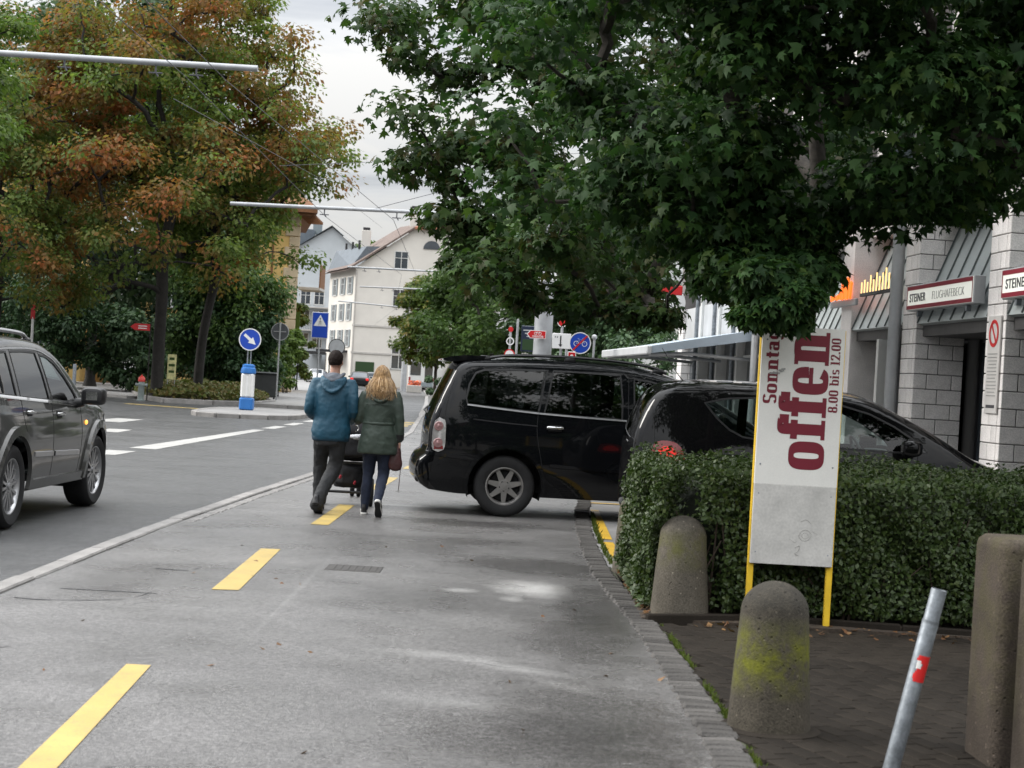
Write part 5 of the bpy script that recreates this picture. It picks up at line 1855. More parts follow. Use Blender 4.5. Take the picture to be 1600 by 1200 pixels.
# trailing low shoots at the left foot of the hedge and leaf litter
rng = np.random.default_rng(31)
k = 900
pos = np.stack([.98 + np.abs(rng.normal(0, .10, k)), rng.uniform(12.15, 14.6, k), .02 + np.abs(rng.normal(0, .07, k))], 1)
me = leaf_mesh('low_shoots', pos, rng.normal(size=(k, 3)) * .5 + np.array([-.3, -.3, 1]), .06 * rng.uniform(.6, 1.3, k), OVAL, rng)
tag(link('low_shoots', me, M['leaf_hedge'], smooth=0), 'low leafy shoots creeping out at the left foot of the hedge', 'plants', kind='stuff')
k = 700
x = rng.uniform(.98, 1.35, k); y = rng.uniform(11.85, 14.8, k)
pos = np.stack([x, y, .02 + .012 * rng.random(k)], 1)
k2 = 90
pos2 = np.stack([rng.uniform(1.3, 3.2, k2), rng.uniform(11.3, 11.9, k2), .012 + .01 * rng.random(k2)], 1)
k3 = 26
pos3 = np.stack([rng.uniform(-2.5, .9, k3), rng.uniform(7, 16, k3), np.full(k3, .006)], 1)
pos = np.concatenate([pos, pos2, pos3])
me = leaf_mesh('leaf_litter', pos, rng.normal(size=(len(pos), 3)) * .35 + np.array([0, 0, 1]), .055 * rng.uniform(.4, 1.2, len(pos)), OVAL, rng)
tag(link('leaf_litter', me, M['litter'], smooth=0), 'brown fallen leaves scattered on the soil beside the bollards', 'leaf litter', kind='stuff')
# ------------------------------------------------------------------ bollards, posts, board
def bollard(label, loc, h, r0, r1, mat, rz=0, foot=False):
    t = thing('concrete_bollard', label, 'bollard', loc, rz, 'domed concrete bollards')
    rr_ = random.Random(int(loc[1] * 100))
    zd = h - r1 * .92
    prof = [(r0 * 1.0, -.05), (r0, .0)] + [(r0 + (r1 - r0) * k / 8, zd * k / 8) for k in range(1, 9)]
    prof += [(r1 * math.cos(a), zd + (h - zd) * math.sin(a)) for a in np.linspace(.12, PI / 2 - .03, 12)] + [(0, h)]
    mb = MB().lathe(prof, 40)
    vs = []
    for (x, y, z) in mb.v:
        q = 1 + .012 * math.sin(7 * x / r0 + 3 * z) * math.cos(5 * y / r0) + rr_.uniform(-.004, .004)
        vs.append((x * q, y * q, z))
    mb.v = vs
    mb.build('shaft', mat, t, smooth=50, weld=1e-5)
    if foot:
        MB().lathe([(r0 + .055, -.06), (r0 + .05, .006), (r0 + .0, .014)], 32).build('base_ring', M['paver'], t, smooth=40)
    return t


bollard('mossy concrete bollard standing nearest to us on the block paving', (1.30, 8.15, 0), .70, .196, .158, M['bollard'], foot=True)
bollard('concrete bollard tucked into the front corner of the hedge', (1.25, 12.02, .01), .69, .205, .160, M['bollard2'], .8)
bollard('farthest concrete bollard half covered by the left end of the hedge', (1.13, 14.72, .0), .66, .19, .155, M['bollard2'], 2.0)


def conc_post(label, loc, w, d, h):
    t = thing('concrete_post', label, 'concrete post', loc, R(4), 'square concrete posts at the right edge')
    pl = []
    rr_ = .06
    for cx, cy, a0 in ((w / 2 - rr_, d / 2 - rr_, 0), (-w / 2 + rr_, d / 2 - rr_, 90), (-w / 2 + rr_, -d / 2 + rr_, 180), (w / 2 - rr_, -d / 2 + rr_, 270)):
        pl += [(cx + rr_ * math.cos(R(a0 + k * 18)), cy + rr_ * math.sin(R(a0 + k * 18))) for k in range(6)]
    n = len(pl)
    vs, fs = [], []
    lv = [(-.1, 1), (h * .3, 1), (h * .6, 1), (h - .05, 1), (h - .02, .97), (h, .86)]
    for z, q in lv: vs += [(x * q, y * q, z) for x, y in pl]
    for i in range(len(lv) - 1):
        for j in range(n): fs.append((i * n + j, i * n + (j + 1) % n, (i + 1) * n + (j + 1) % n, (i + 1) * n + j))
    fs.append(tuple((len(lv) - 1) * n + j for j in range(n)))
    MB().add(vs, fs).build('shaft', M['concrete'], t, smooth=40)
    for sx in (-.25, .2):
        MB().lathe([(.012, -.001), (.012, .003), (0, .003)], 8, trans(sx * w, -d / 2 - .001, h - .35) @ xrot(R(90))).build('anchor_hole', M['under'], t)
    return t


conc_post('square concrete post cut by the right edge, the rear one of the pair', (2.37, 7.75, 0), .40, .40, 1.0)
conc_post('square concrete post cut by the right edge, the front one of the pair', (2.40, 7.20, 0), .38, .36, .97)

lp = thing('leaning_post', 'leaning galvanised steel post with a torn red sticker', 'post', (1.715, 7.40, 0))
lp.rotation_euler = (R(2), R(11.2), 0)
MB().lathe([(.0355, -.05), (.0355, .66), (.0335, .665), (.0335, .80), (.0325, .803), (.0285, .803), (.0285, .74), (0, .74)], 28).build('tube', M['galv'], lp, smooth=35)
MB().lathe([(.0362, .655), (.0362, .668)], 28, close=True).build('collar', M['galv'], lp, smooth=35)
mb = MB()
vs, fs = [], []
na, nz = 14, 10
rs = random.Random(9)
for i in range(nz + 1):
    for j in range(na + 1):
        a = R(-128) + R(112) * j / na
        vs.append((.0366 * math.cos(a), .0366 * math.sin(a), .40 + .115 * i / nz))
for i in range(nz):
    for j in range(na):
        tear = (j < 3 + 2.2 * math.sin(i * 1.3) and 3 < i < 8) or (j < 1 and i % 3 == 0) or (j == 4 and i in (5, 6))
        if not tear: fs.append((i * (na + 1) + j, i * (na + 1) + j + 1, (i + 1) * (na + 1) + j + 1, (i + 1) * (na + 1) + j))
mb.add(vs, fs); mb.build('red_sticker', M['red_sticker'], lp, smooth=60)
mb = MB(); vs, fs = [], []
for i in range(5):
    for j in range(5):
        a = R(-122) + R(34) * j / 4
        vs.append((.0363 * math.cos(a), .0363 * math.sin(a), .455 + .038 * i / 4))
for i in range(4):
    for j in range(4): fs.append((i * 5 + j, i * 5 + j + 1, i * 5 + j + 6, i * 5 + j + 5))
mb.add(vs, fs); mb.build('sticker_remnant', M['white_sticker'], lp, smooth=60)

# ---- slab letters, built from strokes; x right, y up, in letter units
class Glyphs:
    def __init__(s, bold, width=1.0, serif=True):
        s.b, s.wd, s.serif = bold, width, serif

    @staticmethod
    def sup(cx, cy, rx, ry, t, e=.62):
        c, q = math.cos(t), math.sin(t)
        return (cx + rx * math.copysign(abs(c)**e, c), cy + ry * math.copysign(abs(q)**e, q))

    def arc(s, cx, cy, rx, ry, a0, a1, bx, by, n=22):
        """stroke along part of a rounded ring"""
        out = []
        for i in range(n):
            t0, t1 = R(a0 + (a1 - a0) * i / n), R(a0 + (a1 - a0) * (i + 1) / n)
            out.append([s.sup(cx, cy, rx, ry, t0), s.sup(cx, cy, rx, ry, t1), s.sup(cx, cy, rx - bx, ry - by, t1), s.sup(cx, cy, rx - bx, ry - by, t0)])
        return ('strip', out)

    def rect(s, x0, y0, x1, y1): return ('strip', [[(x0, y0), (x1, y0), (x1, y1), (x0, y1)]])

    def glyph(s, ch):
        b, t = s.b, s.b * .52          # stem and thin stroke
        w = s.wd
        G_ = []
        if ch == 'o': W_ = .86 * w; G_ = [s.arc(W_ / 2, .5, W_ / 2, .52, 0, 360, b, t, 40)]
        elif ch == 'e':
            W_ = .84 * w; G_ = [s.arc(W_ / 2, .5, W_ / 2, .52, 2, 325, b, t, 36), s.rect(b * .8, .43, W_ - .02, .43 + t * .75)]
        elif ch == 'c': W_ = .8 * w; G_ = [s.arc(W_ / 2, .5, W_ / 2, .52, 30, 325, b, t, 36)]
        elif ch == 'f':
            W_ = .62 * w; x = .13 * w
            G_ = [s.rect(x, 0, x + b, 1.12), s.arc(x + .30 * w, 1.08, .30 * w, .31, 60, 180, b, t * 1.1, 14), s.rect(x + .33 * w, 1.06, x + .60 * w, 1.33) if s.b > .3 else s.rect(x + .3 * w, 1.2, x + .5 * w, 1.38),
                  s.rect(0, .80, .58 * w, 1.0), s.rect(0, 0, x + b + .13 * w, t * .75)]
        elif ch == 'n':
            W_ = 1.0 * w; x = .10 * w; x2 = W_ - .10 * w - b
            G_ = [s.rect(x, 0, x + b, 1.0), s.rect(x2, 0, x2 + b, .66), s.arc((x + x2 + b) / 2, .62, (x2 + b - x) / 2, .40, 0, 120, b, t * 1.2, 16), s.rect(0, 0, x + b + .09 * w, t * .72), s.rect(x2 - .09 * w, 0, W_, t * .72), s.rect(0, 1 - t * .72, x + b, 1.0)]
        elif ch == 't':
            W_ = .58 * w; x = .12 * w
            G_ = [s.rect(x, .26, x + b, 1.28), s.rect(0, .80, .54 * w, 1.0), s.arc(x + .26 * w, .28, .26 * w, .30, 180, 320, b, t * 1.1, 14)]
        elif ch == 'a':
            W_ = .90 * w; x = W_ - .12 * w - b
            G_ = [s.rect(x, 0, x + b, .7), s.rect(x, 0, W_, t * .72), s.arc(W_ / 2 - .06, .68, (x + b) - W_ / 2 + .06, .34, 0, 165, b, t, 18), s.arc((x + b * .8) / 2, .30, (x + b * .8) / 2, .32, 0, 360, b * .9, t * .9, 30)]
        elif ch == 'g':
            W_ = .86 * w; x = W_ - b
            G_ = [s.arc(W_ / 2 - .02, .55, W_ / 2 - .02, .47, 0, 360, b * .9, t, 34), s.rect(x, -.15, x + b, 1.0), s.arc(W_ / 2, -.14, W_ / 2, .30, 180, 360, b, t, 18)]
        elif ch == 'b':
            W_ = .90 * w
            G_ = [s.rect(.08 * w, 0, .08 * w + b, 1.38), s.rect(0, 1.38 - t * .72, .08 * w + b, 1.38), s.arc(.08 * w + (W_ - .08 * w) / 2, .5, (W_ - .08 * w) / 2, .52, 0, 360, b, t, 34)]
        elif ch == 'i':
            W_ = .52 * w; x = .10 * w
            G_ = [s.rect(x, 0, x + b, 1.0), s.rect(0, 0, x + b + .1 * w, t * .72), s.rect(0, 1 - t * .72, x + b, 1.0), s.rect(x, 1.12, x + b, 1.40)]
        elif ch in 'sS':
            H_ = 1.38 if ch == 'S' else 1.0; W_ = (.82 if ch == 'S' else .70) * w; q = H_ / 4 + .02
            G_ = [s.arc(W_ / 2, H_ - q, W_ / 2, q + .02, 15, 270, b * .9, t, 24), s.arc(W_ / 2, q, W_ / 2, q + .02, -165, 90, b * .9, t, 24)]
        elif ch == '0': W_ = .84 * w; G_ = [s.arc(W_ / 2, .69, W_ / 2, .71, 0, 360, b, t, 40)]
        elif ch == '8': W_ = .84 * w; G_ = [s.arc(W_ / 2, 1.02, W_ / 2 - .03, .38, 0, 360, b * .95, t, 34), s.arc(W_ / 2, .36, W_ / 2, .38, 0, 360, b, t, 34)]
        elif ch == '1': W_ = .56 * w; x = .14 * w; G_ = [s.rect(x, 0, x + b, 1.38), s.rect(0, 0, x + b + .14 * w, t * .72), s.rect(0, 1.38 - t * .8, x + b, 1.38)]
        elif ch == '2':
            W_ = .82 * w
            G_ = [s.arc(W_ / 2, 1.0, W_ / 2, .40, -12, 180, b, t, 22), ('strip', [[(0, .05), (b * 1.2, .05), (W_, .95), (W_ - b, .85)]]), s.rect(0, 0, W_, t * 1.0)]
        elif ch == '.': W_ = .36 * w; G_ = [s.rect(.02, 0, .02 + b, b * .95)]
        else: W_ = .42 * w
        return G_, W_

    def text(s, parent, name, mat, txt, size, M4, gap=.07, stretch=1.0):
        x, k = 0.0, 0
        for ch in txt:
            g, W_ = s.glyph(ch)
            mb = MB()
            for _, quads in g:
                k += 1
                z = .0006 + (k % 6) * .00025
                for q in quads:
                    mb.add([tuple(M4 @ Vector(((x + p[0]) * size * stretch, p[1] * size, z))) for p in q], [(0, 1, 2, 3)])
            x += W_ + gap
            if g: mb.build(name, mat, parent, smooth=0)


board = thing('sign_board', 'tall white board on yellow legs with maroon sideways opening hours lettering', 'sign board', (1.97, 11.80, 0))
BW = .565
MB().box((0, 0, 1.505), (BW, .022, 1.08), .002).build('white_panel', M['board'], board, smooth=0)
low = MB().box((0, -.001, .693), (BW - .004, .026, .545), .002).build('grey_panel', M['board_low'], board, smooth=0)
for sx in (-1, 1):
    MB().box((sx * (BW / 2 - .012), .032, 1.00), (.042, .042, 2.08), .004).build('leg', M['yellow_paint'], board, smooth=0)
for z in (.52, 1.2, 1.95):
    MB().box((0, .03, z), (BW - .07, .03, .03), .003).build('crossbar', M['yellow_paint'], board, smooth=0)
for sx in (-1, 1):
    for z in (.50, .90, 1.10, 1.95):
        MB().sphere((sx * (BW / 2 - .035), -.0125, z), (.006, .003, .006), 8, 6).build('bolt', M['galv'], board)


def board_M(xl, z0):
    """letters read upwards: text x -> world z, text y -> world -x, face -> -y; xl = baseline measured from the left edge"""
    return Matrix(((0, -1, 0, -BW / 2 + xl), (0, 0, -1, -.0115), (1, 0, 0, z0), (0, 0, 0, 1)))


Glyphs(.305, .90).text(board, 'large_letter', M['maroon'], 'offen', .236, board_M(.462, 1.075), gap=.055, stretch=1.06)
Glyphs(.30, .95).text(board, 'day_letter', M['maroon'], 'Sonntag', .066, board_M(.118, 1.515), gap=.09, stretch=1.22)
Glyphs(.27, .95).text(board, 'hours_letter', M['maroon'], '8.00 bis 12.00', .0455, board_M(.537, 1.475), gap=.09, stretch=1.12)
rs = random.Random(2)
mb = MB()
for i in range(7):
    x, z = -BW / 2 + rs.uniform(.07, .155), 1.735 + rs.uniform(-.016, .02)
    w_, h_ = rs.uniform(.015, .04), rs.uniform(.006, .016)
    mb.box((x, -.0150 - .0004 * i, z), (w_, .0004, h_), 0, yrot(rs.uniform(-.4, .4)))
mb.build('torn_sticker', M['sign_thin'], board, smooth=0)
mb = MB()
for (pts, wd) in (([(.04, .62), (.06, .655), (.10, .665), (.125, .635), (.11, .60), (.07, .592), (.04, .62)], .006), ([(.06, .625), (.075, .645), (.10, .64), (.105, .615), (.08, .605), (.06, .625)], .004),
                  ([(.02, .54), (.05, .555), (.045, .52), (.02, .50), (.05, .488)], .007), ([(.05, .72), (.09, .735), (.12, .71)], .005), ([(.13, .66), (.17, .64)], .004), ([(-.02, .60), (.02, .575), (.03, .585)], .004)):
    MB().tube([(x, -.0141, z) for x, z in catmull(pts, .012)], wd * .5, 5, flat=(1, .12)).build('scrawl', M['graffiti'], board, smooth=0)

# ---- fire hydrant, post, poster, bin, signs across the road
hyd = thing('fire_hydrant', 'grey fire hydrant with a red cap in front of the planting bed', 'fire hydrant', (-14.0, 65.4, -.05))
MB().lathe([(.17, -.1), (.17, .03), (.12, .05), (.12, .55), (.135, .57), (.135, .62), (.11, .64), (.11, .72)], 20).build('barrel', M['hydrant'], hyd, smooth=40)
MB().lathe([(.13, .72), (.14, .76), (.125, .86), (.07, .92), (.03, .94), (.03, .98), (0, .985)], 20).build('cap', M['hydrant_red'], hyd, smooth=50)
for a in (0, PI):
    MB().lathe([(.055, .10), (.055, .17), (.07, .18), (.07, .22), (0, .225)], 14, trans(0, 0, .60) @ zrot(a) @ yrot(R(90))).build('outlet', M['hydrant'], hyd, smooth=40)

post = thing('keep_right_post', 'blue and white traffic island post with a blue arrow sign', 'traffic sign', (-8.55, 56.0, .075))
MB().box((0, 0, .20), (.44, .44, .42), .05).build('base', M['post_blue'], post)
MB().box((0, 0, .80), (.40, .40, .80), .05).build('column', M['sign_white'], post)
for x in (-.09, .09):
    MB().box((x, -.205, .80), (.11, .02, .70), .008).build('light_panel', M['frame_white'], post)
MB().lathe([(.24, 1.19), (.25, 1.24), (.23, 1.36), (.20, 1.38), (.20, 1.46), (.12, 1.49), (0, 1.49)], 20).build('cap', M['post_blue'], post, smooth=45)
for x in (-.05, .05): MB().tube([(x, 0, 1.46), (x, 0, 2.0)], .022, 8).build('pipe', M['galv'], post, smooth=60)


def disc(name, r, mat, parent, y, x=0, z=0, t=.012, n=40, r_in=0):
    return MB().lathe([(r_in, 0), (r, 0), (r, t), (r_in, t)] if r_in else [(r, 0), (r, t)], n, trans(x, y, z) @ xrot(R(90)), close=bool(r_in)).build(name, mat, parent, smooth=30)


def flat_poly(name, poly, mat, parent, y, x=0, z=0, t=.006, rot=0):
    return MB().prism(poly, 0, t, trans(x, y, z) @ xrot(R(90)) @ zrot(rot)).build(name, mat, parent, smooth=0)


d_ = disc('disc', .335, M['sign_blue'], post, -.04, 0, 2.29)
disc('rim', .362, M['sign_white'], post, -.035, 0, 2.29, r_in=.33, t=.022)
flat_poly('arrow', [(-.24, -.045), (.02, -.045), (.02, -.12), (.25, 0), (.02, .12), (.02, .045), (-.24, .045)], M['sign_white'], d_, -.0525, 0, 2.29, rot=R(-40))

sb = thing('round_sign', 'round traffic sign seen from behind on a thin grey pole', 'traffic sign', (-10.25, 75.5, .06))
MB().tube([(0, 0, -.05), (0, 0, 3.4)], .035, 10).build('pole', M['pole'], sb, smooth=60)
disc('disc', .38, M['sign_back'], sb, .05, 0, 3.0, t=.02)
disc('rim', .39, M['sign_rim'], sb, .055, 0, 3.0, r_in=.36, t=.03)
MB().box((0, -.0, 3.0), (.55, .02, .03), .003).build('bracket', M['sign_rim'], sb)

pc = thing('crossing_sign', 'blue pedestrian crossing sign with white triangle on a grey pole', 'traffic sign', (-9.08, 80.5, .06))
MB().tube([(0, 0, -.05), (0, 0, 3.75)], .04, 10).build('pole', M['pole'], pc, smooth=60)
d_ = MB().box((0, -.05, 3.5), (.72, .02, 1.16), .02).build('panel', M['sign_blue'], pc)
MB().box((0, -.042, 3.5), (.78, .016, 1.22), .02).build('border', M['sign_white'], pc)
flat_poly('triangle', [(-.30, -.26), (.30, -.26), (0, .27)], M['sign_white'], d_, -.0605, 0, 3.72)
mb = MB()
for a, b, r_ in (((0, .02), (.0, -.08), .03), ((0, -.08), (-.07, -.20), .02), ((0, -.08), (.06, -.20), .02), ((0, 0), (.08, -.07), .015), ((0, 0), (-.07, -.08), .015)):
    mb.tube([(a[0], -.068, 3.72 + a[1]), (b[0], -.068, 3.72 + b[1])], r_, 6, flat=(1, .15))
mb.sphere((0, -.068, 3.80), (.03, .004, .035), 10, 6)
mb.build('walking_figure', M['sign_black'], d_)

tm = thing('traffic_mirror', 'round convex traffic mirror seen from behind above the head of the man', 'traffic mirror', (-8.45, 82.5, .06))
MB().tube([(0, 0, -.05), (0, 0, 2.5)], .035, 10).build('pole', M['pole'], tm, smooth=60)
disc('back', .37, M['mirror'], tm, .0, 0, 2.55, t=.05)
disc('rim', .40, M['sign_black'], tm, .01, 0, 2.55, r_in=.36, t=.06)

fp = thing('direction_sign', 'red arrow direction sign fixed left of the forked tree trunk', 'direction sign', (-14.35, 66.4, 0))
flat_poly('arrow_panel', [(-.42, 0), (-.24, -.13), (.34, -.13), (.34, .13), (-.24, .13)], M['sign_red'], fp, -.0, 0, 2.75, t=.02)
for dz in (-.045, .04): MB().box((.06, -.022, 2.75 + dz), (.34, .004, .035)).build('text_line', M['sign_white'], fp)
MB().tube([(.36, .02, -.1), (.36, .02, 2.95)], .025, 8).build('pole', M['bark_dark'], fp, smooth=60)

po = thing('poster_stand', 'narrow yellow poster standing between the two dark trunks', 'poster', (-13.25, 67.2, .1))
MB().box((0, 0, 1.18), (.34, .03, .98), .006).build('panel', M['poster'], po)
for x in (-.14, .14): MB().tube([(x, .02, -.1), (x, .02, 1.6)], .014, 6).build('stake', M['pole'], po)
for z, w_ in ((1.5, .2), (1.25, .24), (1.0, .22)): MB().box((0, -.017, z), (w_, .006, .10), .002).build('picture', M['leaf_birch'], po)

wp = thing('marker_post', 'short white and red topped post at the left behind the roof of the grey car', 'post', (-18.55, 66.5, 0))
MB().tube([(0, 0, -.05), (0, 0, 2.9)], .05, 8).build('shaft', M['sign_white'], wp, smooth=60)
MB().box((0, -.03, 3.1), (.16, .03, .55), .01).build('plate', M['sign_red'], wp)
sp_ = thing('short_post', 'short grey steel post behind the mirror of the grey off-road car', 'post', (-16.2, 64.0, .0))
MB().tube([(0, 0, -.1), (0, 0, 1.15), (0, 0, 1.2)], [.07, .07, .05], 12).build('shaft', M['galv'], sp_, smooth=60)

bn = thing('rubbish_container', 'dark grey rubbish container behind the round sign pole', 'container', (-11.05, 77.6, .05), R(8))
MB().box((0, 0, .60), (1.0, .8, 1.02), .04).build('body', M['bin'], bn)
MB().box((0, -.02, 1.15), (1.06, .86, .10), .04).build('lid', M['bin'], bn)
for x in (-.4, .4):
    for y in (-.3, .3): MB().lathe([(.07, -.03), (.07, .03)], 12, trans(x, y, .06) @ yrot(R(90))).build('caster', M['rubber'], bn)

# ---- overhead contact line arms and wires
def arm(label, a, b, r, hang, mast):
    t = thing('overhead_line_bracket', label, 'overhead bracket', group='brackets of the trolleybus overhead line')
    MB().tube([a, b], r, 12).build('tube', M['pole'], t, smooth=60)
    A_, B_ = Vector(a), Vector(b)
    for f in hang:
        p = A_.lerp(B_, f)
        mb = MB().tube([(p.x, p.y, p.z), (p.x, p.y, p.z - .16), (p.x + .05, p.y, p.z - .24)], .018, 6)
        mb.tube([(p.x - .12, p.y, p.z - .18), (p.x + .12, p.y, p.z - .18)], .015, 6)
        mb.build('hanger', M['wire'], t)
    if mast:
        MB().tube([(mast[0], mast[1], -.1), (mast[0], mast[1], mast[2])], [.14, .09], 14).build('mast', M['pole'], t, smooth=60)
        MB().tube([(mast[0], mast[1], mast[2] - .05), tuple(A_.lerp(B_, .45) + Vector((0, 0, .02)))], .008, 5).build('stay_wire', M['wire'], t)
    return t


arm('nearest grey overhead line bracket reaching in from the upper left', (-13.6, 30.2, 6.76), (-4.72, 30, 6.70), .055, (.62, .80, .88), (-13.6, 30.2, 8.2))
arm('grey overhead line bracket in front of the yellow house', (-7.76, 46, 5.81), (.62, 46, 5.90), .05, (.30, .53, .62), (.62, 46, 7.4))
arm('overhead line bracket in front of the white gable, the upper of the far three', (-9.4, 95, 7.21), (-1.5, 95, 7.24), .05, (.12, .22), None)
arm('overhead line bracket below the gable window, the middle of the far three', (-10.2, 112, 6.98), (-3.0, 112, 7.10), .05, (.2, .3), None)
arm('overhead line bracket across the dark shutters, the lowest of the far three', (-13.2, 128, 6.6), (-6.0, 128, 6.3), .05, (.45, .6), None)


def wire(label, pts, r=.007):
    t = MB().tube(pts, r, 5).build('overhead_wire', M['wire'], None, smooth=60)
    tag(t, label, 'wire', 'overhead wires above the road')


wire('contact wire hanging under the arms, the left one of the right hand pair', [(-6.0, 10, 6.35), (-5.95, 30, 6.48), (-5.2, 46, 5.6), (-6.4, 95, 6.95), (-9.0, 128, 6.2), (-17, 200, 6.3)])
wire('contact wire hanging under the arms, the right one of the right hand pair', [(-5.3, 10, 6.35), (-5.25, 30, 6.46), (-3.4, 46, 5.62), (-5.6, 95, 6.97), (-8.0, 128, 6.1), (-16, 200, 6.3)])
wire('span wire rising to the right from the arm in front of the yellow house', [(-3.2, 46, 5.85), (1.5, 46, 7.1)])
wire('long span wire crossing the cloudy sky to the right', [(-8.5, 60, 8.5), (2.6, 60, 9.6)], .009)
wire('slack wire descending past the yellow house towards the roofs', [(-8.2, 40, 7.6), (-7.2, 60, 8.2), (-12, 150, 14.0)], .009)

# ---- mast and signs behind the van
mast = thing('lamp_mast', 'stout pale grey mast rising behind the minivan roof', 'mast', (.62, 38, 0))
MB().tube([(0, 0, -.1), (0, 0, 3), (-.05, 0, 7.5)], [.21, .20, .13], 20).build('shaft', M['pole'], mast, smooth=60)
MB().lathe([(.23, 3.75), (.23, 3.95)], 20, close=True).build('band', M['sign_white'], mast, smooth=40)
ds = thing('cycle_direction_sign', 'red arrow cycle route sign pointing left on the pale mast', 'direction sign', (.47, 37.74, 2.58), R(0))
flat_poly('border', [(-.37, 0), (-.24, -.155), (.36, -.155), (.36, .155), (-.24, .155)], M['sign_white'], ds, 0, t=.02)
flat_poly('arrow_panel', [(-.33, 0), (-.22, -.13), (.34, -.13), (.34, .13), (-.22, .13)], M['sign_red'], ds, -.021, t=.006)
mb = MB()
for x in (-.03, .13):
    mb.lathe([(.045, 0), (.060, 0), (.060, .004), (.045, .004)], 16, trans(x, -.0275, .035) @ xrot(R(90)), close=True)
mb.tube([(-.03, -.029, .035), (.04, -.029, .09), (.10, -.029, .09), (.13, -.029, .035)], .008, 5)
mb.build('bicycle', M['sign_white'], ds)
for k in range(2): MB().box((.06, -.029, -.055 - .04 * k), (.42, .004, .018)).build('text_line', M['sign_white'], ds)
rs2 = thing('round_red_sign', 'small round red sign half hidden by leaves right of the pale mast', 'traffic sign', (1.02, 37.6, 2.88))
disc('disc', .13, M['sign_red'], rs2, 0, t=.012)
disc('rim', .14, M['sign_white'], rs2, .002, r_in=.12, t=.018)
MB().tube([(0, .03, -2.9), (0, .03, .3)], .03, 8).build('pole', M['pole'], rs2, smooth=60)
ws = thing('white_panel_sign', 'white rectangular sign with black downward arrow beside the pale mast', 'traffic sign', (1.02, 37.5, 2.46))
MB().box((0, 0, 0), (.56, .02, .46), .05).build('panel', M['sign_white'], ws, smooth=40)
flat_poly('arrow', [(-.02, .16), (.02, .16), (.02, -.10), (.06, -.10), (0, -.18), (-.06, -.10), (-.02, -.10)], M['sign_black'], ws, -.011, -.03, 0)
for x in (-.19, -.13): MB().box((x, -.012, .12), (.02, .004, .06), 0, yrot(.4)).build('stroke', M['sign_black'], ws)
MB().tube([(.12, .04, -2.6), (.12, .04, .1)], .03, 8).build('pole', M['pole'], ws, smooth=60)
eb = thing('end_of_cycle_path_sign', 'blue round sign with white bicycle and red diagonal bar', 'traffic sign', (1.29, 34, 2.36))
d_ = disc('disc', .225, M['sign_blue'], eb, 0, t=.012)
disc('rim', .245, M['sign_white'], eb, .004, r_in=.222, t=.02)
mb = MB()
for x in (-.085, .10):
    mb.lathe([(.048, 0), (.060, 0), (.060, .004), (.048, .004)], 20, trans(x, -.0135, -.015) @ xrot(R(90)), close=True)
for pl_ in ([(-.085, -.015), (-.03, .075), (.065, .075), (.10, -.015)], [(-.03, .075), (.02, -.015), (.065, .075)], [(-.085, -.015), (.02, -.015)], [(-.06, .10), (-.02, .10)], [(.06, .075), (.05, .11), (.08, .12)]):
    mb.tube([(x, -.0155, z) for x, z in pl_], .008, 5, flat=(1, .3))
mb.build('bicycle', M['sign_white'], d_)
MB().box((0, -.020, 0), (.46, .004, .036), 0, yrot(R(-47))).build('red_bar', M['sign_red'], d_, smooth=0)
MB().tube([(-.09, .03, -2.4), (-.09, .03, .15)], .028, 8).build('pole', M['pole'], eb, smooth=60)
sr = thing('small_route_plate', 'small red square plate with white symbol below the blue round sign', 'traffic sign', (1.14, 33.95, 2.10))
MB().box((0, 0, 0), (.20, .016, .20), .02).build('border', M['sign_white'], sr)
MB().box((0, -.009, 0), (.17, .008, .17), .012).build('panel', M['sign_red'], sr)
flat_poly('symbol', [(-.03, -.04), (.02, -.04), (.04, .0), (.01, .04), (-.04, .02)], M['sign_white'], sr, -.0135)
MB().tube([(.06, .02, -2.15), (.06, .02, .1)], .02, 8).build('pole', M['pole'], sr, smooth=60)
ib = thing('info_board', 'dark blue information board with a map left of the pale mast', 'information board', (.42, 44, 2.62))
MB().box((0, 0, 0), (.86, .05, 1.1), .03).build('panel', M['navy_board'], ib)
for k in range(3): MB().box((-.10 + .04 * k, -.027, .36 - .13 * k), (.50 - .07 * k, .006, .05)).build('text_line', M['sign_rim'], ib)
MB().box((0, -.028, -.25), (.72, .008, .46), .004).build('map', M['leaf_bush2'], ib)
for x in (-.36, .36): MB().tube([(x, .03, -2.7), (x, .03, .5)], .03, 8).build('leg', M['pole'], ib, smooth=60)
nt = thing('no_entry_signs', 'thin pole with small red and white round signs left of the info board', 'traffic sign', (-.12, 48, 0))
MB().tube([(0, 0, -.1), (0, 0, 3.05)], .03, 8).build('pole', M['pole'], nt, smooth=60)
disc('red_disc', .07, M['sign_red'], nt, -.04, 0, 2.95)
disc('ring', .11, M['sign_white'], nt, -.04, 0, 2.62, r_in=.08)
d_ = disc('white_disc', .15, M['sign_white'], nt, -.04, 0, 2.25)
disc('red_ring', .15, M['sign_red'], d_, -.053, 0, 2.25, r_in=.12, t=.004)
bt = thing('thin_pole', 'thin grey pole with a small cap right of the blue bicycle sign', 'pole', (1.75, 38, 0))
MB().tube([(0, 0, -.1), (0, 0, 2.55)], .025, 8).build('shaft', M['pole'], bt, smooth=60)
MB().sphere((0, 0, 2.6), .06, 10, 8).build('cap', M['mirror'], bt)

for o_, k_ in ((ds, .58), (ws, .72), (eb, .88), (ib, .60), (rs2, .8), (sr, .8)):
    for ch in o_.children:                    # smaller plates; the poles keep their full length
        if not ch.name.startswith(('pole', 'leg')):
            ch.scale = (k_, k_, k_)
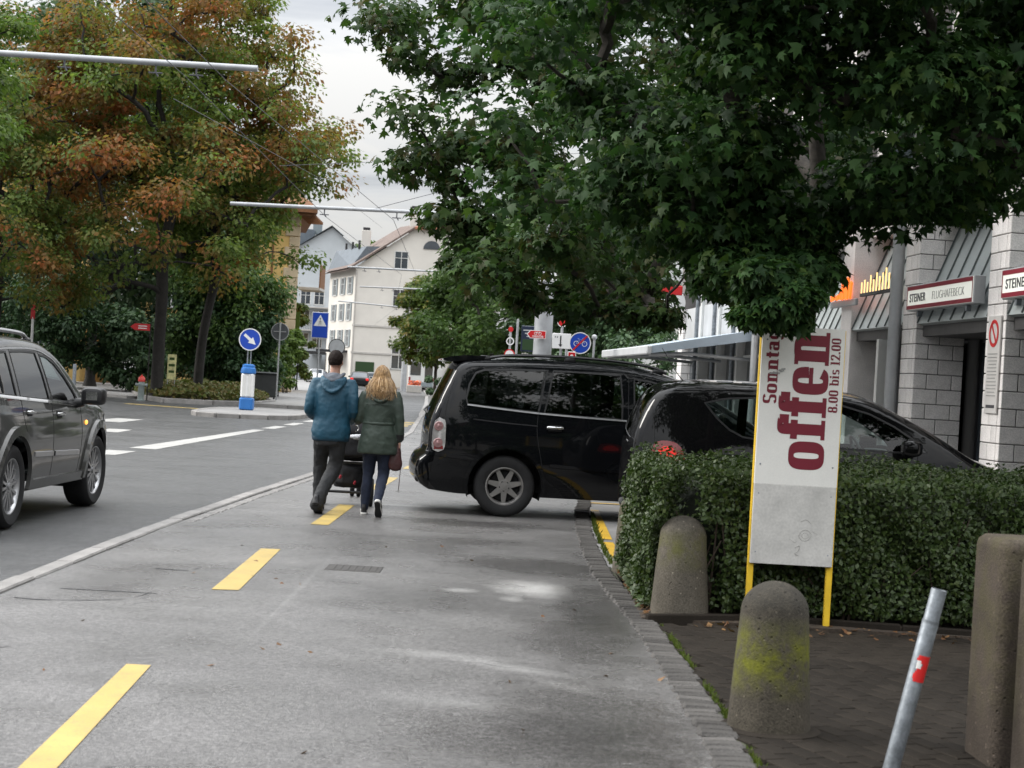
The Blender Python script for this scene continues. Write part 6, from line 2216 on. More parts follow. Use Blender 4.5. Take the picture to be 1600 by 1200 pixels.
# ------------------------------------------------------------------ shop building on the right
def text_obj(name, body, size, mat, parent, M4, offset=0.0, extrude=.004, space=1.0, sx=1.0):
    cu = bpy.data.curves.new(name, 'FONT')
    cu.body = body; cu.size = size; cu.offset = offset; cu.extrude = extrude; cu.space_character = space
    tmp = bpy.data.objects.new(name, cu)
    COL.objects.link(tmp)
    dg = bpy.context.evaluated_depsgraph_get()
    me = bpy.data.meshes.new_from_object(tmp.evaluated_get(dg))
    bpy.data.objects.remove(tmp)
    bpy.data.curves.remove(cu)
    me.transform(M4 @ Matrix.Diagonal((sx, 1, 1, 1)))
    me.materials.clear()
    return link(name, me, mat, parent, smooth=0)


FA = math.atan(.0589)
# local frame: u along the facade away from us, v into the building, z up
shop = thing('shop_building', 'white block shop building with dark recesses and metal fascia on the right', 'building', (6.53, 0, 0), 0)
FM = zrot(FA)       # (v, u, z) with v = +x, u = +y


def fb(name, v0, v1, u0, u1, z0, z1, mat, ch=.0, parent=None):
    mb = MB().box(((v0 + v1) / 2, (u0 + u1) / 2, (z0 + z1) / 2), (v1 - v0, u1 - u0, z1 - z0), ch)
    return mb.build(name, mat, parent or shop, smooth=0)


shop.rotation_euler = (0, 0, FA)
sq = 1 / math.cos(FA)
# block pillars: (u centre); near ones get every block as a piece
BLK = {}
def block(parent, c, d):
    key = tuple(round(x, 3) for x in d)
    if key not in BLK:
        BLK[key] = MB().box((0, 0, 0), d, .006).build('block', M['bricks'], parent, smooth=0); o = BLK[key]
    else:
        o = dup(BLK[key], parent)
    o.location = c
    return o


PW, PD = .62, .66
for pu, detail in ((15.7, False), (19.45, True), (22.85, True), (26.2, False), (29.3, False), (32.3, True), (42.3, True)):
    pil = fb('pillar', .012, PD - .012, pu - PW / 2 + .012, pu + PW / 2 - .012, -.1, 7.5, M['mortar'])
    H_ = .195
    ztop = 4.3 if pu < 34 else 3.6
    n = int(ztop / H_)
    if detail:
        for i in range(n):
            z = i * H_ + H_ / 2
            if pu < 25 and z < .75: continue            # hidden behind hedge and car
            offs = [(.0, .5), (.5, 1.0)] if i % 2 == 0 else [(.0, .28), (.28, .78), (.78, 1.0)]
            for a, b in offs:           # near face: runs across v
                block(pil, (PD * (a + b) / 2, pu - PW / 2 + .05, z), (PD * (b - a) - .012, .10, H_ - .012))
            for a, b in ((.155, .6), (.6, 1.0)) if i % 2 else ((.155, .42), (.42, 1.0)):   # street face
                block(pil, (.05, pu - PW / 2 + PW * (a + b) / 2, z), (.10, PW * (b - a) - .012, H_ - .012))
    else:
        fb('pillar_face', 0, PD, pu - PW / 2, pu + PW / 2, -.1, 4.6, M['bricks'], .006, pil)
# back wall, lintels, fascias between pillars
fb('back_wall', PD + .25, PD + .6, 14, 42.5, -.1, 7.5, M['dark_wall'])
fb('upper_wall', .25, .6, 14, 42.5, 4.0, 7.6, M['bricks'])
fb('side_wall', .05, 10, 42.5, 42.85, -.1, 7.5, M['bricks'])
for (a, b) in ((16.01, 19.14), (19.76, 22.54), (23.16, 25.89), (26.51, 28.99), (29.61, 31.99)):
    L = b - a
    fb('lintel', .10, PD + .24, a, b, 2.44, 2.60, M['lintel'])
    # sloping standing seam fascia
    f = MB()
    f.add([(.02, a, 2.60), (.02, b, 2.60), (.62, b, 4.15), (.62, a, 4.15), (.10, a, 2.58), (.10, b, 2.58), (.70, b, 4.15), (.70, a, 4.15)],
          [(0, 1, 2, 3), (4, 7, 6, 5), (0, 4, 5, 1), (3, 2, 6, 7), (0, 3, 7, 4), (1, 5, 6, 2)])
    fo = f.build('fascia', M['seam_metal'], shop, smooth=0)
    n = int(L / .40)
    rib0 = None
    for i in range(n + 1):
        u = a + .03 + (L - .06) * i / n
        if rib0 is None:
            ang = math.atan2(.60, 1.55)
            rib0 = MB().box((0, 0, 0), (.022, .012, math.hypot(.6, 1.55) - .02), .004, yrot(ang)).build('seam', M['seam_rib'], fo, smooth=0); o = rib0
        else:
            o = dup(rib0, fo)
        o.location = (.306, u, 3.375)
    # glazing in the recess
    for k, (ga, gb) in enumerate(((.03, .34), (.36, .66), (.68, .97))):
        g = fb('door_glass' if k == 0 else 'shop_window', PD + .20, PD + .215, a + L * ga, a + L * gb, .12, 2.40, M['window'])
        for (q0, q1, z0, z1) in ((a + L * ga - .02, a + L * ga + .03, .0, 2.42), (a + L * gb - .03, a + L * gb + .02, .0, 2.7)):
            fb('frame', PD + .165, PD + .199, q0, q1, z0, z1, M['sign_black'], 0, g)
fb('light_column', -.02, .10, 24.2, 24.32, -.1, 2.43, M['frame_white'])
# grey downpipe at the second pillar
MB().tube([(-.07, 23.28, -.1), (-.07, 23.28, 4.6)], .085, 14).build('downpipe', M['pole'], shop, smooth=60)
MB().tube([(-.06, 32.75, -.1), (-.06, 32.75, 4.3)], .07, 12).build('downpipe', M['pole'], shop, smooth=60)
# further bays with light spandrels and tall windows
for (a, b) in ((32.65, 34.8), (35.0, 37.1), (37.3, 39.4), (39.6, 41.95)):
    fb('spandrel', .06, .16, a, b, 2.62, 3.5, M['panel_light'], .004)
    fb('window_band', .16, .20, a, b, 2.32, 2.60, M['window'])
    fb('shop_window', .22, .26, a, b, .35, 2.27, M['window'])
    fb('window_rail', .12, .21, a, b, 2.27, 2.32, M['frame_white'])
for u in (34.9, 37.2, 39.5):
    fb('mullion', .0, .24, u - .09, u + .09, -.1, 4.4, M['frame_white'], .005)
    MB().tube([(-.03, u + .30, -.1), (-.03, u + .30, 3.9)], .045, 10).build('downpipe', M['galv'], shop, smooth=60)
# upper storey windows
for u in np.arange(16, 43, 3.4):
    fb('upper_window', .22, .249, u, u + 2.2, 4.9, 6.4, M['window'])

# awning over the far bays
aw = thing('awning', 'grey slanting awning projecting from the far end of the shop building', 'awning', (6.53, 0, 0), FA)
mb = MB()
Z0, Z1, V0, V1 = 2.78, 2.36, .02, -2.0
mb.add([(V0, 32.9, Z0), (V0, 40.5, Z0), (V1, 40.5, Z1), (V1, 32.9, Z1), (V0, 32.9, Z0 - .20), (V0, 40.5, Z0 - .20), (V1, 40.5, Z1 - .14), (V1, 32.9, Z1 - .14)],
       [(0, 3, 2, 1), (4, 5, 6, 7), (0, 4, 7, 3), (1, 2, 6, 5), (0, 1, 5, 4), (3, 7, 6, 2)])
mb.build('fabric', M['awning'], aw, smooth=0)
MB().box((V1 - .05, 36.7, Z1 - .08), (.10, 7.7, .17), .02).build('front_bar', M['panel_light'], aw, smooth=0)
for u in (33.2, 36.6, 40.2):
    MB().tube([(.0, u, 2.20), (-1.2, u, 2.26), (V1, u, Z1 - .16)], .035, 8).build('arm', M['pole'], aw, smooth=60)


def shop_sign(label, u0, u1, text):
    t = thing('shop_sign', label, 'shop sign', (6.53, 0, 0), FA, 'illuminated shop signs')
    L, z0, z1 = u1 - u0, 2.755, 3.085
    MB().box((-.04, (u0 + u1) / 2, (z0 + z1) / 2), (.14, L, z1 - z0), .008).build('case', M['pole'], t, smooth=0)
    f = MB().box((-.114, (u0 + u1) / 2, (z0 + z1) / 2), (.01, L - .03, z1 - z0 - .03), .002).build('face', M['sign_face'], t, smooth=0)
    for z in (z0 + .042, z1 - .042): MB().box((-.122, (u0 + u1) / 2, z), (.006, L - .03, .05)).build('bar', M['sign_bar'], f, smooth=0)
    for u in (u0 + .022, u1 - .022): MB().box((-.121, u, (z0 + z1) / 2), (.005, .014, z1 - z0 - .13)).build('end_bar', M['sign_bar'], f, smooth=0)
    # letters face the street (-v); reading from the far end towards us
    base = Matrix(((0, 0, -1, -.1205), (-1, 0, 0, u1 - .13), (0, 1, 0, z0 + .112), (0, 0, 0, 1)))
    text_obj('heavy_word', 'STEINER', .150, M['sign_text'], f, base, offset=.0015, sx=1.12, space=1.12)
    b2 = base.copy(); b2[1][3] = u1 - .13 - .95
    text_obj('light_word', 'FLUGHAFEBECK', .150, M['sign_thin'], f, b2, offset=-.004, sx=1.18)
    for u in (u0 + .35, u1 - .35): MB().box((-.05, u, z0 - .04), (.06, .05, .07), .004).build('bracket', M['galv'], t, smooth=0)
    return t


shop_sign('white shop sign with maroon bars between the two block pillars', 19.95, 22.60, '')
shop_sign('nearer white shop sign with maroon bars cut by the right edge', 16.05, 18.98, '')
no = thing('notice_board', 'tall pale notice with a red prohibition ring on the block pillar', 'notice', (6.53, 0, 0), FA)
MB().box((-.012, 19.42, 2.05), (.02, .40, 1.10), .004).build('panel', M['notice'], no, smooth=0)
RM = trans(-.023, 19.42, 2.40) @ yrot(R(-90))
MB().lathe([(.115, 0), (.155, 0), (.155, .004), (.115, .004)], 30, RM, close=True).build('ring', M['sign_red'], no, smooth=30)
MB().box((-.0255, 19.42, 2.40), (.003, .03, .25), 0, xrot(R(-38))).build('slash', M['sign_red'], no, smooth=0)
for i in range(13):
    z = 2.17 - i * .039
    MB().box((-.0235, 19.42 + (.01 if i % 3 else 0), z), (.003, .30 - .05 * (i % 4 == 3), .012)).build('text_line', M['sign_thin'], no, smooth=0)
MB().box((-.0235, 19.42, 1.58), (.003, .28, .035)).build('footer_bar', M['sign_text'], no, smooth=0)

# lit orange emblem and yellow letters on the fascia of the next bay
og = thing('orange_sign', 'glowing orange sign on the metal fascia half hidden by maple leaves', 'shop sign', (6.53, 0, 0), FA)
rs = random.Random(8)
for k in range(9):
    u = 25.55 + k * .14
    h_ = .22 + .15 * math.sin(k * .8 + .4) + rs.uniform(-.04, .06)
    MB().box((-.12 - .01 * (k % 2), u, 3.06 + h_ * .45), (.03, .10, h_), .012, xrot(rs.uniform(-.3, .3))).build('flame_bar', M['orange'], og)
MB().box((-.07, 26.1, 3.0), (.05, 1.5, .10), .01).build('carrier', M['pole'], og)
yl_ = thing('yellow_letters', 'lit pale yellow letters on the metal fascia left of the downpipe', 'shop sign', (6.53, 0, 0), FA)
for k, h_ in enumerate((.16, .19, .15, .24, .17, .26, .20, .24, .30, .22, .25)):
    u = 25.0 - k * .158
    MB().box((-.10, u, 3.10 + h_ / 2), (.012, .045, h_), .003).build('letter_stroke', M['letter_lit'], yl_)
MB().box((-.08, 24.2, 3.08), (.05, 1.75, .05), .006).build('carrier', M['lintel'], yl_)
hs = thing('hanging_sign', 'white and red round sign at the far end of the shop building', 'shop sign', (3.75, 42.0, 3.65))
disc('disc', .34, M['sign_white'], hs, 0, t=.08)
MB().box((0, -.045, .30), (.50, .10, .24), .02).build('red_top', M['sign_red'], hs)
MB().tube([(.2, -.04, .25), (.75, -.04, .25)], .02, 8).build('bracket', M['pole'], hs)

# ------------------------------------------------------------------ houses in the distance
def window(parent, M4, w, h, shutters=False, frame=True, kind='window'):
    """flat on local xz plane facing -y"""
    mb = MB().box((0, .04, h / 2), (w, .08, h), 0)
    mb.v = [tuple(M4 @ Vector(p)) for p in mb.v]
    o = mb.build(kind, M['window'], parent, smooth=0)
    if frame:
        fm = MB()
        for (x, z, a, b) in ((-w / 2, h / 2, .08, h + .08), (w / 2, h / 2, .08, h + .08), (0, 0, w + .16, .1), (0, h, w, .08), (0, h / 2, .06, h - .02), (0, h * .62, w - .1, .05)):
            fm.box((x, -.012, z), (a, .10, b))
        fm.v = [tuple(M4 @ Vector(p)) for p in fm.v]
        fm.build('frame', M['frame_white'], o, smooth=0)
    if shutters:
        for sg in (-1, 1):
            sm_ = MB().box((sg * (w / 2 + .30), -.03, h / 2), (.50, .06, h), .01)
            sm_.v = [tuple(M4 @ Vector(p)) for p in sm_.v]
            sm_.build('shutter', M['shutter'], o, smooth=0)
    return o


# white house: gable towards us, long side to the left along the street
wh = thing('white_house', 'large white house with gable, grey shutters and weathered tiled roof', 'house')
GX0, GX1, GY = -16.45, -2.0, 175.0            # gable wall
SX, SY = -20.2, 186.0                          # far corner of the street side
EZ, RZ = 12.0, 17.2
RX = -9.2
z0 = -.2
# gable wall polygon with a cropped peak
mb = MB()
gp = [(GX0, z0), (GX1, z0), (GX1, EZ), (-7.4, 16.2), (-10.6, 16.2), (GX0, EZ)]
mb.add([(x, GY, z) for x, z in gp], [tuple(range(6))])
mb.add([(GX0, GY, z0), (GX0, GY, EZ), (SX, SY, EZ), (SX, SY, z0)], [(0, 1, 2, 3)])
mb.add([(GX1, GY, z0), (GX1, GY, EZ), (GX1 - 4, GY + 14, EZ), (GX1 - 4, GY + 14, z0)], [(0, 3, 2, 1)])
mb.add([(SX, SY, z0), (GX1 - 4, GY + 14, z0), (GX1 - 4, GY + 14, EZ), (SX, SY, EZ)], [(0, 1, 2, 3)])
mb.build('wall', M['white_wall'], wh, smooth=0)
mb = MB()
dx, dy = SX - GX0, SY - GY
f0 = GY - .5
def roofpt(x, z, far=0): return (x + dx * far, (f0 if not far else GY + dy), z)
ov = [(GX0 - .7, EZ - .15), (-10.7, 16.35), (-7.3, 16.35), (GX1 + .7, EZ - .15)]
a = [roofpt(*p) for p in ov]; b = [roofpt(*p, 1) for p in ov]
rd = (RX, GY + 2.0, RZ); rd2 = (RX + dx, GY + dy, RZ)
mb.add([a[0], a[1], rd, rd2, b[0]], [(0, 1, 2, 3, 4)])
mb.add([a[3], a[2], rd, rd2, b[3]], [(0, 4, 3, 2, 1)])
mb.add([(p[0], p[1], p[2] - .22) for p in (a[0], a[1], rd, rd2, b[0])], [(4, 3, 2, 1, 0)])
mb.add([a[0], a[1], (a[1][0], a[1][1], a[1][2] - .22), (a[0][0], a[0][1], a[0][2] - .22)], [(0, 1, 2, 3)])
mb.add([a[2], a[3], (a[3][0], a[3][1], a[3][2] - .22), (a[2][0], a[2][1], a[2][2] - .22)], [(0, 1, 2, 3)])
rf = mb.build('roof', M['roof_tile'], wh, smooth=0)
mb = MB(); mb.add([a[1], a[2], rd], [(0, 1, 2)]); mb.add([(a[1][0], a[1][1], a[1][2] - .25), (a[2][0], a[2][1], a[2][2] - .25), a[2], a[1]], [(0, 1, 2, 3)])
mb.build('hip', M['roof_red'], rf, smooth=0)
for x, y in ((-11.0, 178.5), (-16.2, 182.0)):
    c_ = MB().box((x, y, 17.2 if x > -12 else 15.0), (.9, .9, 2.6), .03).build('chimney', M['white_wall'], rf, smooth=0)
    MB().box((x, y, 18.6 if x > -12 else 16.4), (.7, .7, .4), .02).build('chimney_pot', M['sign_black'], c_, smooth=0)
# gable windows and string courses
window(wh, trans(-11.9, GY - .02, 12.05), 1.35, 1.75)
window(wh, trans(-11.85, GY - .02, 8.2), 1.35, 1.75)
window(wh, trans(-11.6, GY - .02, 1.9), 1.5, 2.3, kind='shop_window')
window(wh, trans(-7.5, GY - .02, 8.2), 1.35, 1.75)
lun = MB(); pl_ = [(math.cos(t) * .85, math.sin(t) * .85) for t in np.linspace(0, PI, 14)]
lun.prism(pl_, 0, .06, trans(-8.9, GY - .02, 14.2) @ xrot(R(90))); lun.build('half_round_window', M['window'], wh, smooth=0)
for zz in (3.35, 6.1): MB().box(((GX0 + GX1) / 2, GY - .03, zz), (GX1 - GX0 + .1, .12, .22), .02).build('string_course', M['trim'], wh, smooth=0)
MB().box((-15.0, GY - .05, 1.4), (1.9, .10, 2.1), .02).build('green_poster', M['leaf_bush2'], wh, smooth=0)
MB().tube([(GX0 + .1, GY - .06, 0), (GX0 + .1, GY - .06, EZ - .3)], .08, 8).build('downpipe', M['trim'], wh, smooth=60)
# street side with shuttered windows
SL = math.hypot(dx, dy); sa_ = math.atan2(dy, dx)
for fl, zz in enumerate((3.9, 6.6, 9.3)):
    for k, s_ in enumerate((1.9, 5.2, 8.8)):
        # local x runs along the wall, local -y points to the street (towards -x/-y side)
        T_ = trans(GX0 + dx * s_ / SL, GY + dy * s_ / SL, zz) @ zrot(sa_ + PI) @ trans(0, -.02, 0)
        window(wh, T_, 1.2, 1.75, shutters=True)
# slate mansard dormer row over the street side
mb = MB()
mb.add([(GX0 + dx * .08 - .3, GY + dy * .08, EZ), (SX - .3, SY, EZ), (SX + .5, SY, EZ + 2.2), (GX0 + dx * .08 + 1.2, GY + dy * .08, EZ + 2.2), (GX0 + dx * .08 + 3.5, GY + dy * .08, EZ + 2.3), (SX + 3.5, SY, EZ + 2.3)],
       [(0, 3, 2, 1), (3, 4, 5, 2), (0, 4, 3)])
mb.build('mansard', M['slate'], wh, smooth=0)
for s_ in (.25, .5, .75):
    MB().tube([(GX0 + dx * s_ + .9, GY + dy * s_, EZ + 2.0), (GX0 + dx * s_ + .9, GY + dy * s_, EZ + 2.9)], .12, 8).build('vent_pipe', M['sign_black'], wh)
# bare wall further left of the side: entrance canopy
MB().box((-18.6, 179.0, 3.4), (3.2, 5.0, .25), .02).build('canopy', M['sign_black'], wh, smooth=0)
for k in range(3): MB().box((-18.8 - .5 * k, 180.5 + 1.2 * k, 1.7), (.06, .8, 3.0)).build('entrance_window', M['window'], wh, smooth=0)

gh = thing('grey_house', 'pale grey gabled house with skylights left of the white house', 'house')
mb = MB()
gx0, gx1, gy = -28.5, -18.6, 204.0
gp = [(gx0, -.2), (gx1, -.2), (gx1, 15.4), (-22.2, 18.2), (gx0, 14.2)]
mb.add([(x, gy, z) for x, z in gp], [tuple(range(5))])
mb.add([(gx1, gy, -.2), (gx1, gy + 14, -.2), (gx1, gy + 14, 15.4), (gx1, gy, 15.4)], [(0, 1, 2, 3)])
mb.add([(gx0, gy, -.2), (gx0, gy + 14, -.2), (gx0, gy + 14, 14.2), (gx0, gy, 14.2)], [(0, 3, 2, 1)])
mb.build('wall', M['grey_wall'], gh, smooth=0)
mb = MB()
mb.add([(gx0 - .4, gy - .6, 13.9), (-22.2, gy - .6, 18.4), (-22.2, gy + 14, 18.4), (gx0 - .4, gy + 14, 13.9)], [(0, 1, 2, 3)])
mb.add([(gx1 + .5, gy - .6, 15.1), (-22.2, gy - .6, 18.4), (-22.2, gy + 14, 18.4), (gx1 + .5, gy + 14, 15.1)], [(0, 3, 2, 1)])
rf = mb.build('roof', M['slate'], gh, smooth=0)
MB().box((-25.6, gy + 1.5, 16.6), (2.2, 2.0, 2.6), .03).build('dormer', M['slate'], rf, smooth=0)
MB().box((-24.3, gy + 3, 18.3), (1.0, 1.0, 1.6), .02).build('chimney', M['shutter'], rf, smooth=0)
MB().box((-27.4, gy + .5, 15.8), (.5, .5, 2.2), .02).build('chimney', M['sign_black'], rf, smooth=0)
lun = MB().prism([(math.cos(t) * 1.0, math.sin(t) * 1.2) for t in np.linspace(0, PI, 12)], 0, .06, trans(-20.9, gy - .02, 12.6) @ xrot(R(90))); lun.build('arched_window', M['window'], gh, smooth=0)
for zz in (1.2, 3.9, 6.6, 9.0):
    for x in (-26.6, -24.9, -23.3, -21.4, -19.6):
        if zz < 9.5: window(gh, trans(x, gy - .02, zz), 1.15, 1.7)
for zz in (5.9, 8.6): MB().box((-22.8, gy - .8, zz), (5.0, 1.5, .15), .01).build('balcony_floor', M['trim'], gh, smooth=0)
rail = MB()
for k in range(24): rail.box((-25.2 + k * .21, gy - 1.5, 6.5), (.03, .03, 1.0))
rail.box((-22.8, gy - 1.5, 7.0), (5.0, .05, .06))
rail.build('balcony_railing', M['sign_black'], gh, smooth=0, kind='stuff')
MB().box((-21.0, 200.5, 3.3), (5.5, 5.0, .35), .02).build('porch_roof', M['sign_black'], gh, smooth=0)
MB().box((-24.0, 203.0, 1.6), (3.0, .1, 3.0), .02).build('garage_door', M['grey_wall'], gh, smooth=0)

yh = thing('yellow_house', 'yellow house with brown eaves partly hidden by the autumn trees', 'house')
YX, YY = -12.75, 100.0
mb = MB()
mb.add([(YX - 9, YY, -.2), (YX, YY, -.2), (YX, YY, 11.0), (YX - 9, YY, 11.0), (YX - 2.5, YY + 13, -.2), (YX - 2.5, YY + 13, 11.0), (YX - 11.5, YY + 13, -.2), (YX - 11.5, YY + 13, 11.0)],
       [(0, 1, 2, 3), (1, 4, 5, 2), (4, 6, 7, 5), (6, 0, 3, 7)])
mb.build('wall', M['yellow_wall'], yh, smooth=0)
i = 0
z = .1
while z < 10.6:
    w_ = .85 if i % 2 else .60
    MB().box((YX - w_ / 2 + .03, YY - .03, z + .28), (w_, .12, .56), .02).build('quoin', M['stone_quoin'], yh, smooth=0)
    z += .60; i += 1
MB().tube([(YX - 1.5, YY - .08, 0), (YX - 1.5, YY - .08, 9.8), (YX - .4, YY - .2, 10.3), (YX + .4, YY - .2, 10.4)], .06, 8).build('downpipe', M['wood'], yh, smooth=60)
mb = MB()
mb.add([(YX - 9.6, YY - 1.2, 10.9), (YX + 1.1, YY - 1.2, 10.7), (YX - 1.4, YY + 14, 10.7), (YX - 12, YY + 14, 10.9), (YX - 5.5, YY + 5, 15.4), (YX - 6, YY + 8, 15.4)],
       [(0, 1, 4), (1, 2, 5, 4), (2, 3, 5), (3, 0, 4, 5)])
mb.add([(YX - 9.6, YY - 1.2, 10.6), (YX + 1.1, YY - 1.2, 10.4), (YX - 1.4, YY + 14, 10.4), (YX - 12, YY + 14, 10.6)], [(3, 2, 1, 0)])
mb.add([(YX - 9.6, YY - 1.2, 10.6), (YX + 1.1, YY - 1.2, 10.4), (YX + 1.1, YY - 1.2, 10.7), (YX - 9.6, YY - 1.2, 10.9)], [(0, 1, 2, 3)])
mb.add([(YX + 1.1, YY - 1.2, 10.4), (YX - 1.4, YY + 14, 10.4), (YX - 1.4, YY + 14, 10.7), (YX + 1.1, YY - 1.2, 10.7)], [(0, 1, 2, 3)])
mb.build('roof', M['wood'], yh, smooth=0)
for k in range(8):
    MB().box((YX + .45 - .02 * k, YY - .9 + k * .8, 10.32), (.9, .14, .16), .01).build('rafter', M['wood'], yh, smooth=0)
for zz in (1.5, 4.6, 7.6):
    for x in (-7.2, -4.2): window(yh, trans(YX + x, YY - .02, zz), 1.1, 1.7, shutters=True)
MB().box((YX + .5, YY + 3.0, 6.2), (1.3, 2.4, .18), .02).build('balcony_floor', M['trim'], yh, smooth=0)
MB().box((YX + 1.1, YY + 3.0, 6.95), (.08, 2.4, 1.4), .02).build('balcony_front', M['wood'], yh, smooth=0)
MB().box((YX - .1, YY + 2.0, 3.4), (.25, .10, 2.8), .01).build('green_shutter', M['leaf_light'], yh, smooth=0)
# building behind the trees on the far left glimpsed through leaves
bh = thing('cream_house', 'cream house wall glimpsed through the trees on the far left', 'house')
MB().box((-33, 104, 6), (16, 8, 12.4), .05).build('wall', M['yellow_wall'], bh, smooth=0)
for x in (-38, -34.5, -31, -27.5):
    for zz in (2, 5.2, 8.4): window(bh, trans(x, 99.97, zz), 1.2, 1.8)
MB().prism([(-9, 12.2), (9, 12.2), (0, 16)], -4.5, 4.5, trans(-33, 104, 0) @ xrot(R(90))).build('roof', M['roof_tile'], bh, smooth=0)
# low white pavilion and bus at the end of the street
bus = thing('white_bus', 'white bus with dark windows standing left of the far street tree', 'bus', (-9.9, 163, -.05), R(-6))
MB().box((1.3, 6, 1.65), (2.6, 11.8, 2.7), .15).build('body', M['bus_white'], bus)
for k in range(5): MB().box((-.01, 1.5 + k * 2.3, 2.0), (.06, 1.9, 1.05), .02).build('side_window', M['window'], bus)
MB().box((.75, .09, 2.05), (1.0, .06, 1.2), .03).build('rear_window', M['window'], bus)
MB().box((2.0, .09, 1.55), (.75, .06, 2.3), .03).build('rear_door', M['window'], bus)
MB().box((1.3, .08, .62), (2.3, .06, .45), .03).build('bumper', M['shutter'], bus)
for x in (.2, 2.4): MB().box((x, .08, 1.1), (.18, .05, .35), .02).build('tail_lamp', M['lamp_red'], bus)
for y in (2.2, 9.2):
    for x in (.15, 2.45): MB().lathe([(.48, -.14), (.48, .14)], 18, trans(x, y, .48) @ yrot(R(90))).build('wheel', M['rubber'], bus, smooth=40)
pvn = thing('low_pavilion', 'low white pavilion behind the far street tree', 'building', (2.0, 170, 0))
MB().box((0, 2, 2.0), (14, 6, 4.2), .05).build('wall', M['white_wall'], pvn, smooth=0)
MB().box((0, 1.8, 4.2), (14.8, 7, .35), .05).build('roof', M['trim'], pvn, smooth=0)
for k in range(5): MB().box((-5.6 + k * 2.6, -1.02, 1.9), (1.5, .06, 2.4), .02).build('window', M['window'], pvn, smooth=0)
gp_ = thing('grey_pole', 'stout grey pole between the woman and the far street tree', 'pole', (-9.55, 152, -.05))
MB().tube([(0, 0, 0), (0, 0, 4), (0, 0, 9)], [.26, .24, .15], 14).build('shaft', M['pole'], gp_, smooth=60)
fl_ = thing('flower_box', 'planter with orange flowers beside the grey pole far away', 'planter', (-7.9, 140, 0))
MB().box((0, 0, .3), (1.2, .6, .6), .04).build('box', M['trim'], fl_)
rng = np.random.default_rng(3)
me = leaf_mesh('blooms', np.stack([rng.uniform(-.55, .55, 160), rng.uniform(-.25, .25, 160), rng.uniform(.6, 1.0, 160)], 1), rng.normal(size=(160, 3)) + [0, 0, .8], np.full(160, .16), OVAL, rng)
link('blooms', me, M['flower'], fl_, smooth=0, kind='stuff')
# ------------------------------------------------------------------ people
M['hair_blonde'] = pmat('blonde_hair', (.27, .165, .075), .45, var=.45, vscale=30, fine=.25, fscale=90)
M['hair_light'] = pmat('blonde_hair_ends', (.46, .31, .16), .42, var=.35, vscale=30)


def remeshed(name, mb, voxel, mat, parent, smooth=6, fold=0.0, fold_scale=.12, seed=0):
    o = mb.build(name, mat, parent, smooth=0)
    mods = [('REMESH', dict(mode='VOXEL', voxel_size=voxel)), ('SMOOTH', dict(iterations=smooth, factor=.6))]
    if fold:
        for k, (s_, f_) in enumerate(((fold_scale, fold), (fold_scale * .45, fold * .5))):
            tx = bpy.data.textures.new('folds', 'CLOUDS')
            tx.noise_scale = s_
            mods.append(('DISPLACE', dict(texture=tx, strength=f_, mid_level=.5, texture_coords='LOCAL')))
    return baked(o, mods)


def rings(mb, rs, n=20):
    """loft of elliptic rings (z, cx, cy, rx, ry)"""
    vs, fs = [], []
    for (z, cx, cy, rx, ry) in rs:
        for j in range(n):
            t = 2 * PI * j / n
            vs.append((cx + rx * math.cos(t), cy + ry * math.sin(t), z))
    k = len(rs)
    for i in range(k - 1):
        for j in range(n):
            a, b = i * n + j, i * n + (j + 1) % n
            fs.append((a, b, b + n, a + n))
    fs.append(tuple(range(n))[::-1]); fs.append(tuple((k - 1) * n + j for j in range(n)))
    mb.add(vs, fs)


def limb(mb, pts, rad, n=14):
    P = catmull(pts, .05)
    k = len(P)
    src = np.linspace(0, 1, len(rad))
    rr_ = [float(np.interp(i / (k - 1), src, rad)) for i in range(k)]
    mb.tube(P, rr_, n)
    mb.sphere(P[0], rr_[0], 12, 8); mb.sphere(P[-1], rr_[-1], 12, 8)


def head_shapes(mb, c, tilt=0.0, s=1.0):
    x, y, z = c
    mb.sphere((x, y - .012 * s, z + .02 * s), (.076 * s, .094 * s, .102 * s), 20, 14)
    mb.sphere((x, y + .025 * s, z - .055 * s), (.058 * s, .066 * s, .070 * s), 16, 10)
    mb.sphere((x, y + .052 * s, z - .098 * s), (.030 * s, .030 * s, .024 * s), 10, 8)     # chin
    mb.tube([(x, y + .078 * s, z + .015 * s), (x, y + .105 * s, z - .030 * s)], [.010 * s, .017 * s], 8)   # nose
    mb.sphere((x, y + .100 * s, z - .030 * s), (.017 * s, .014 * s, .011 * s), 10, 6)
    for sg in (-1, 1):
        mb.sphere((x + sg * .030 * s, y + .073 * s, z + .035 * s), (.026 * s, .014 * s, .008 * s), 10, 6)     # brow
        mb.sphere((x + sg * .077 * s, y - .008 * s, z - .010 * s), (.010 * s, .020 * s, .032 * s), 10, 8)      # ear
        mb.sphere((x + sg * .045 * s, y + .055 * s, z - .03 * s), (.022 * s, .022 * s, .024 * s), 8, 6)
    mb.sphere((x, y + .083 * s, z - .066 * s), (.026 * s, .012 * s, .007 * s), 10, 6)
    mb.sphere((x, y + .081 * s, z - .078 * s), (.023 * s, .012 * s, .008 * s), 10, 6)


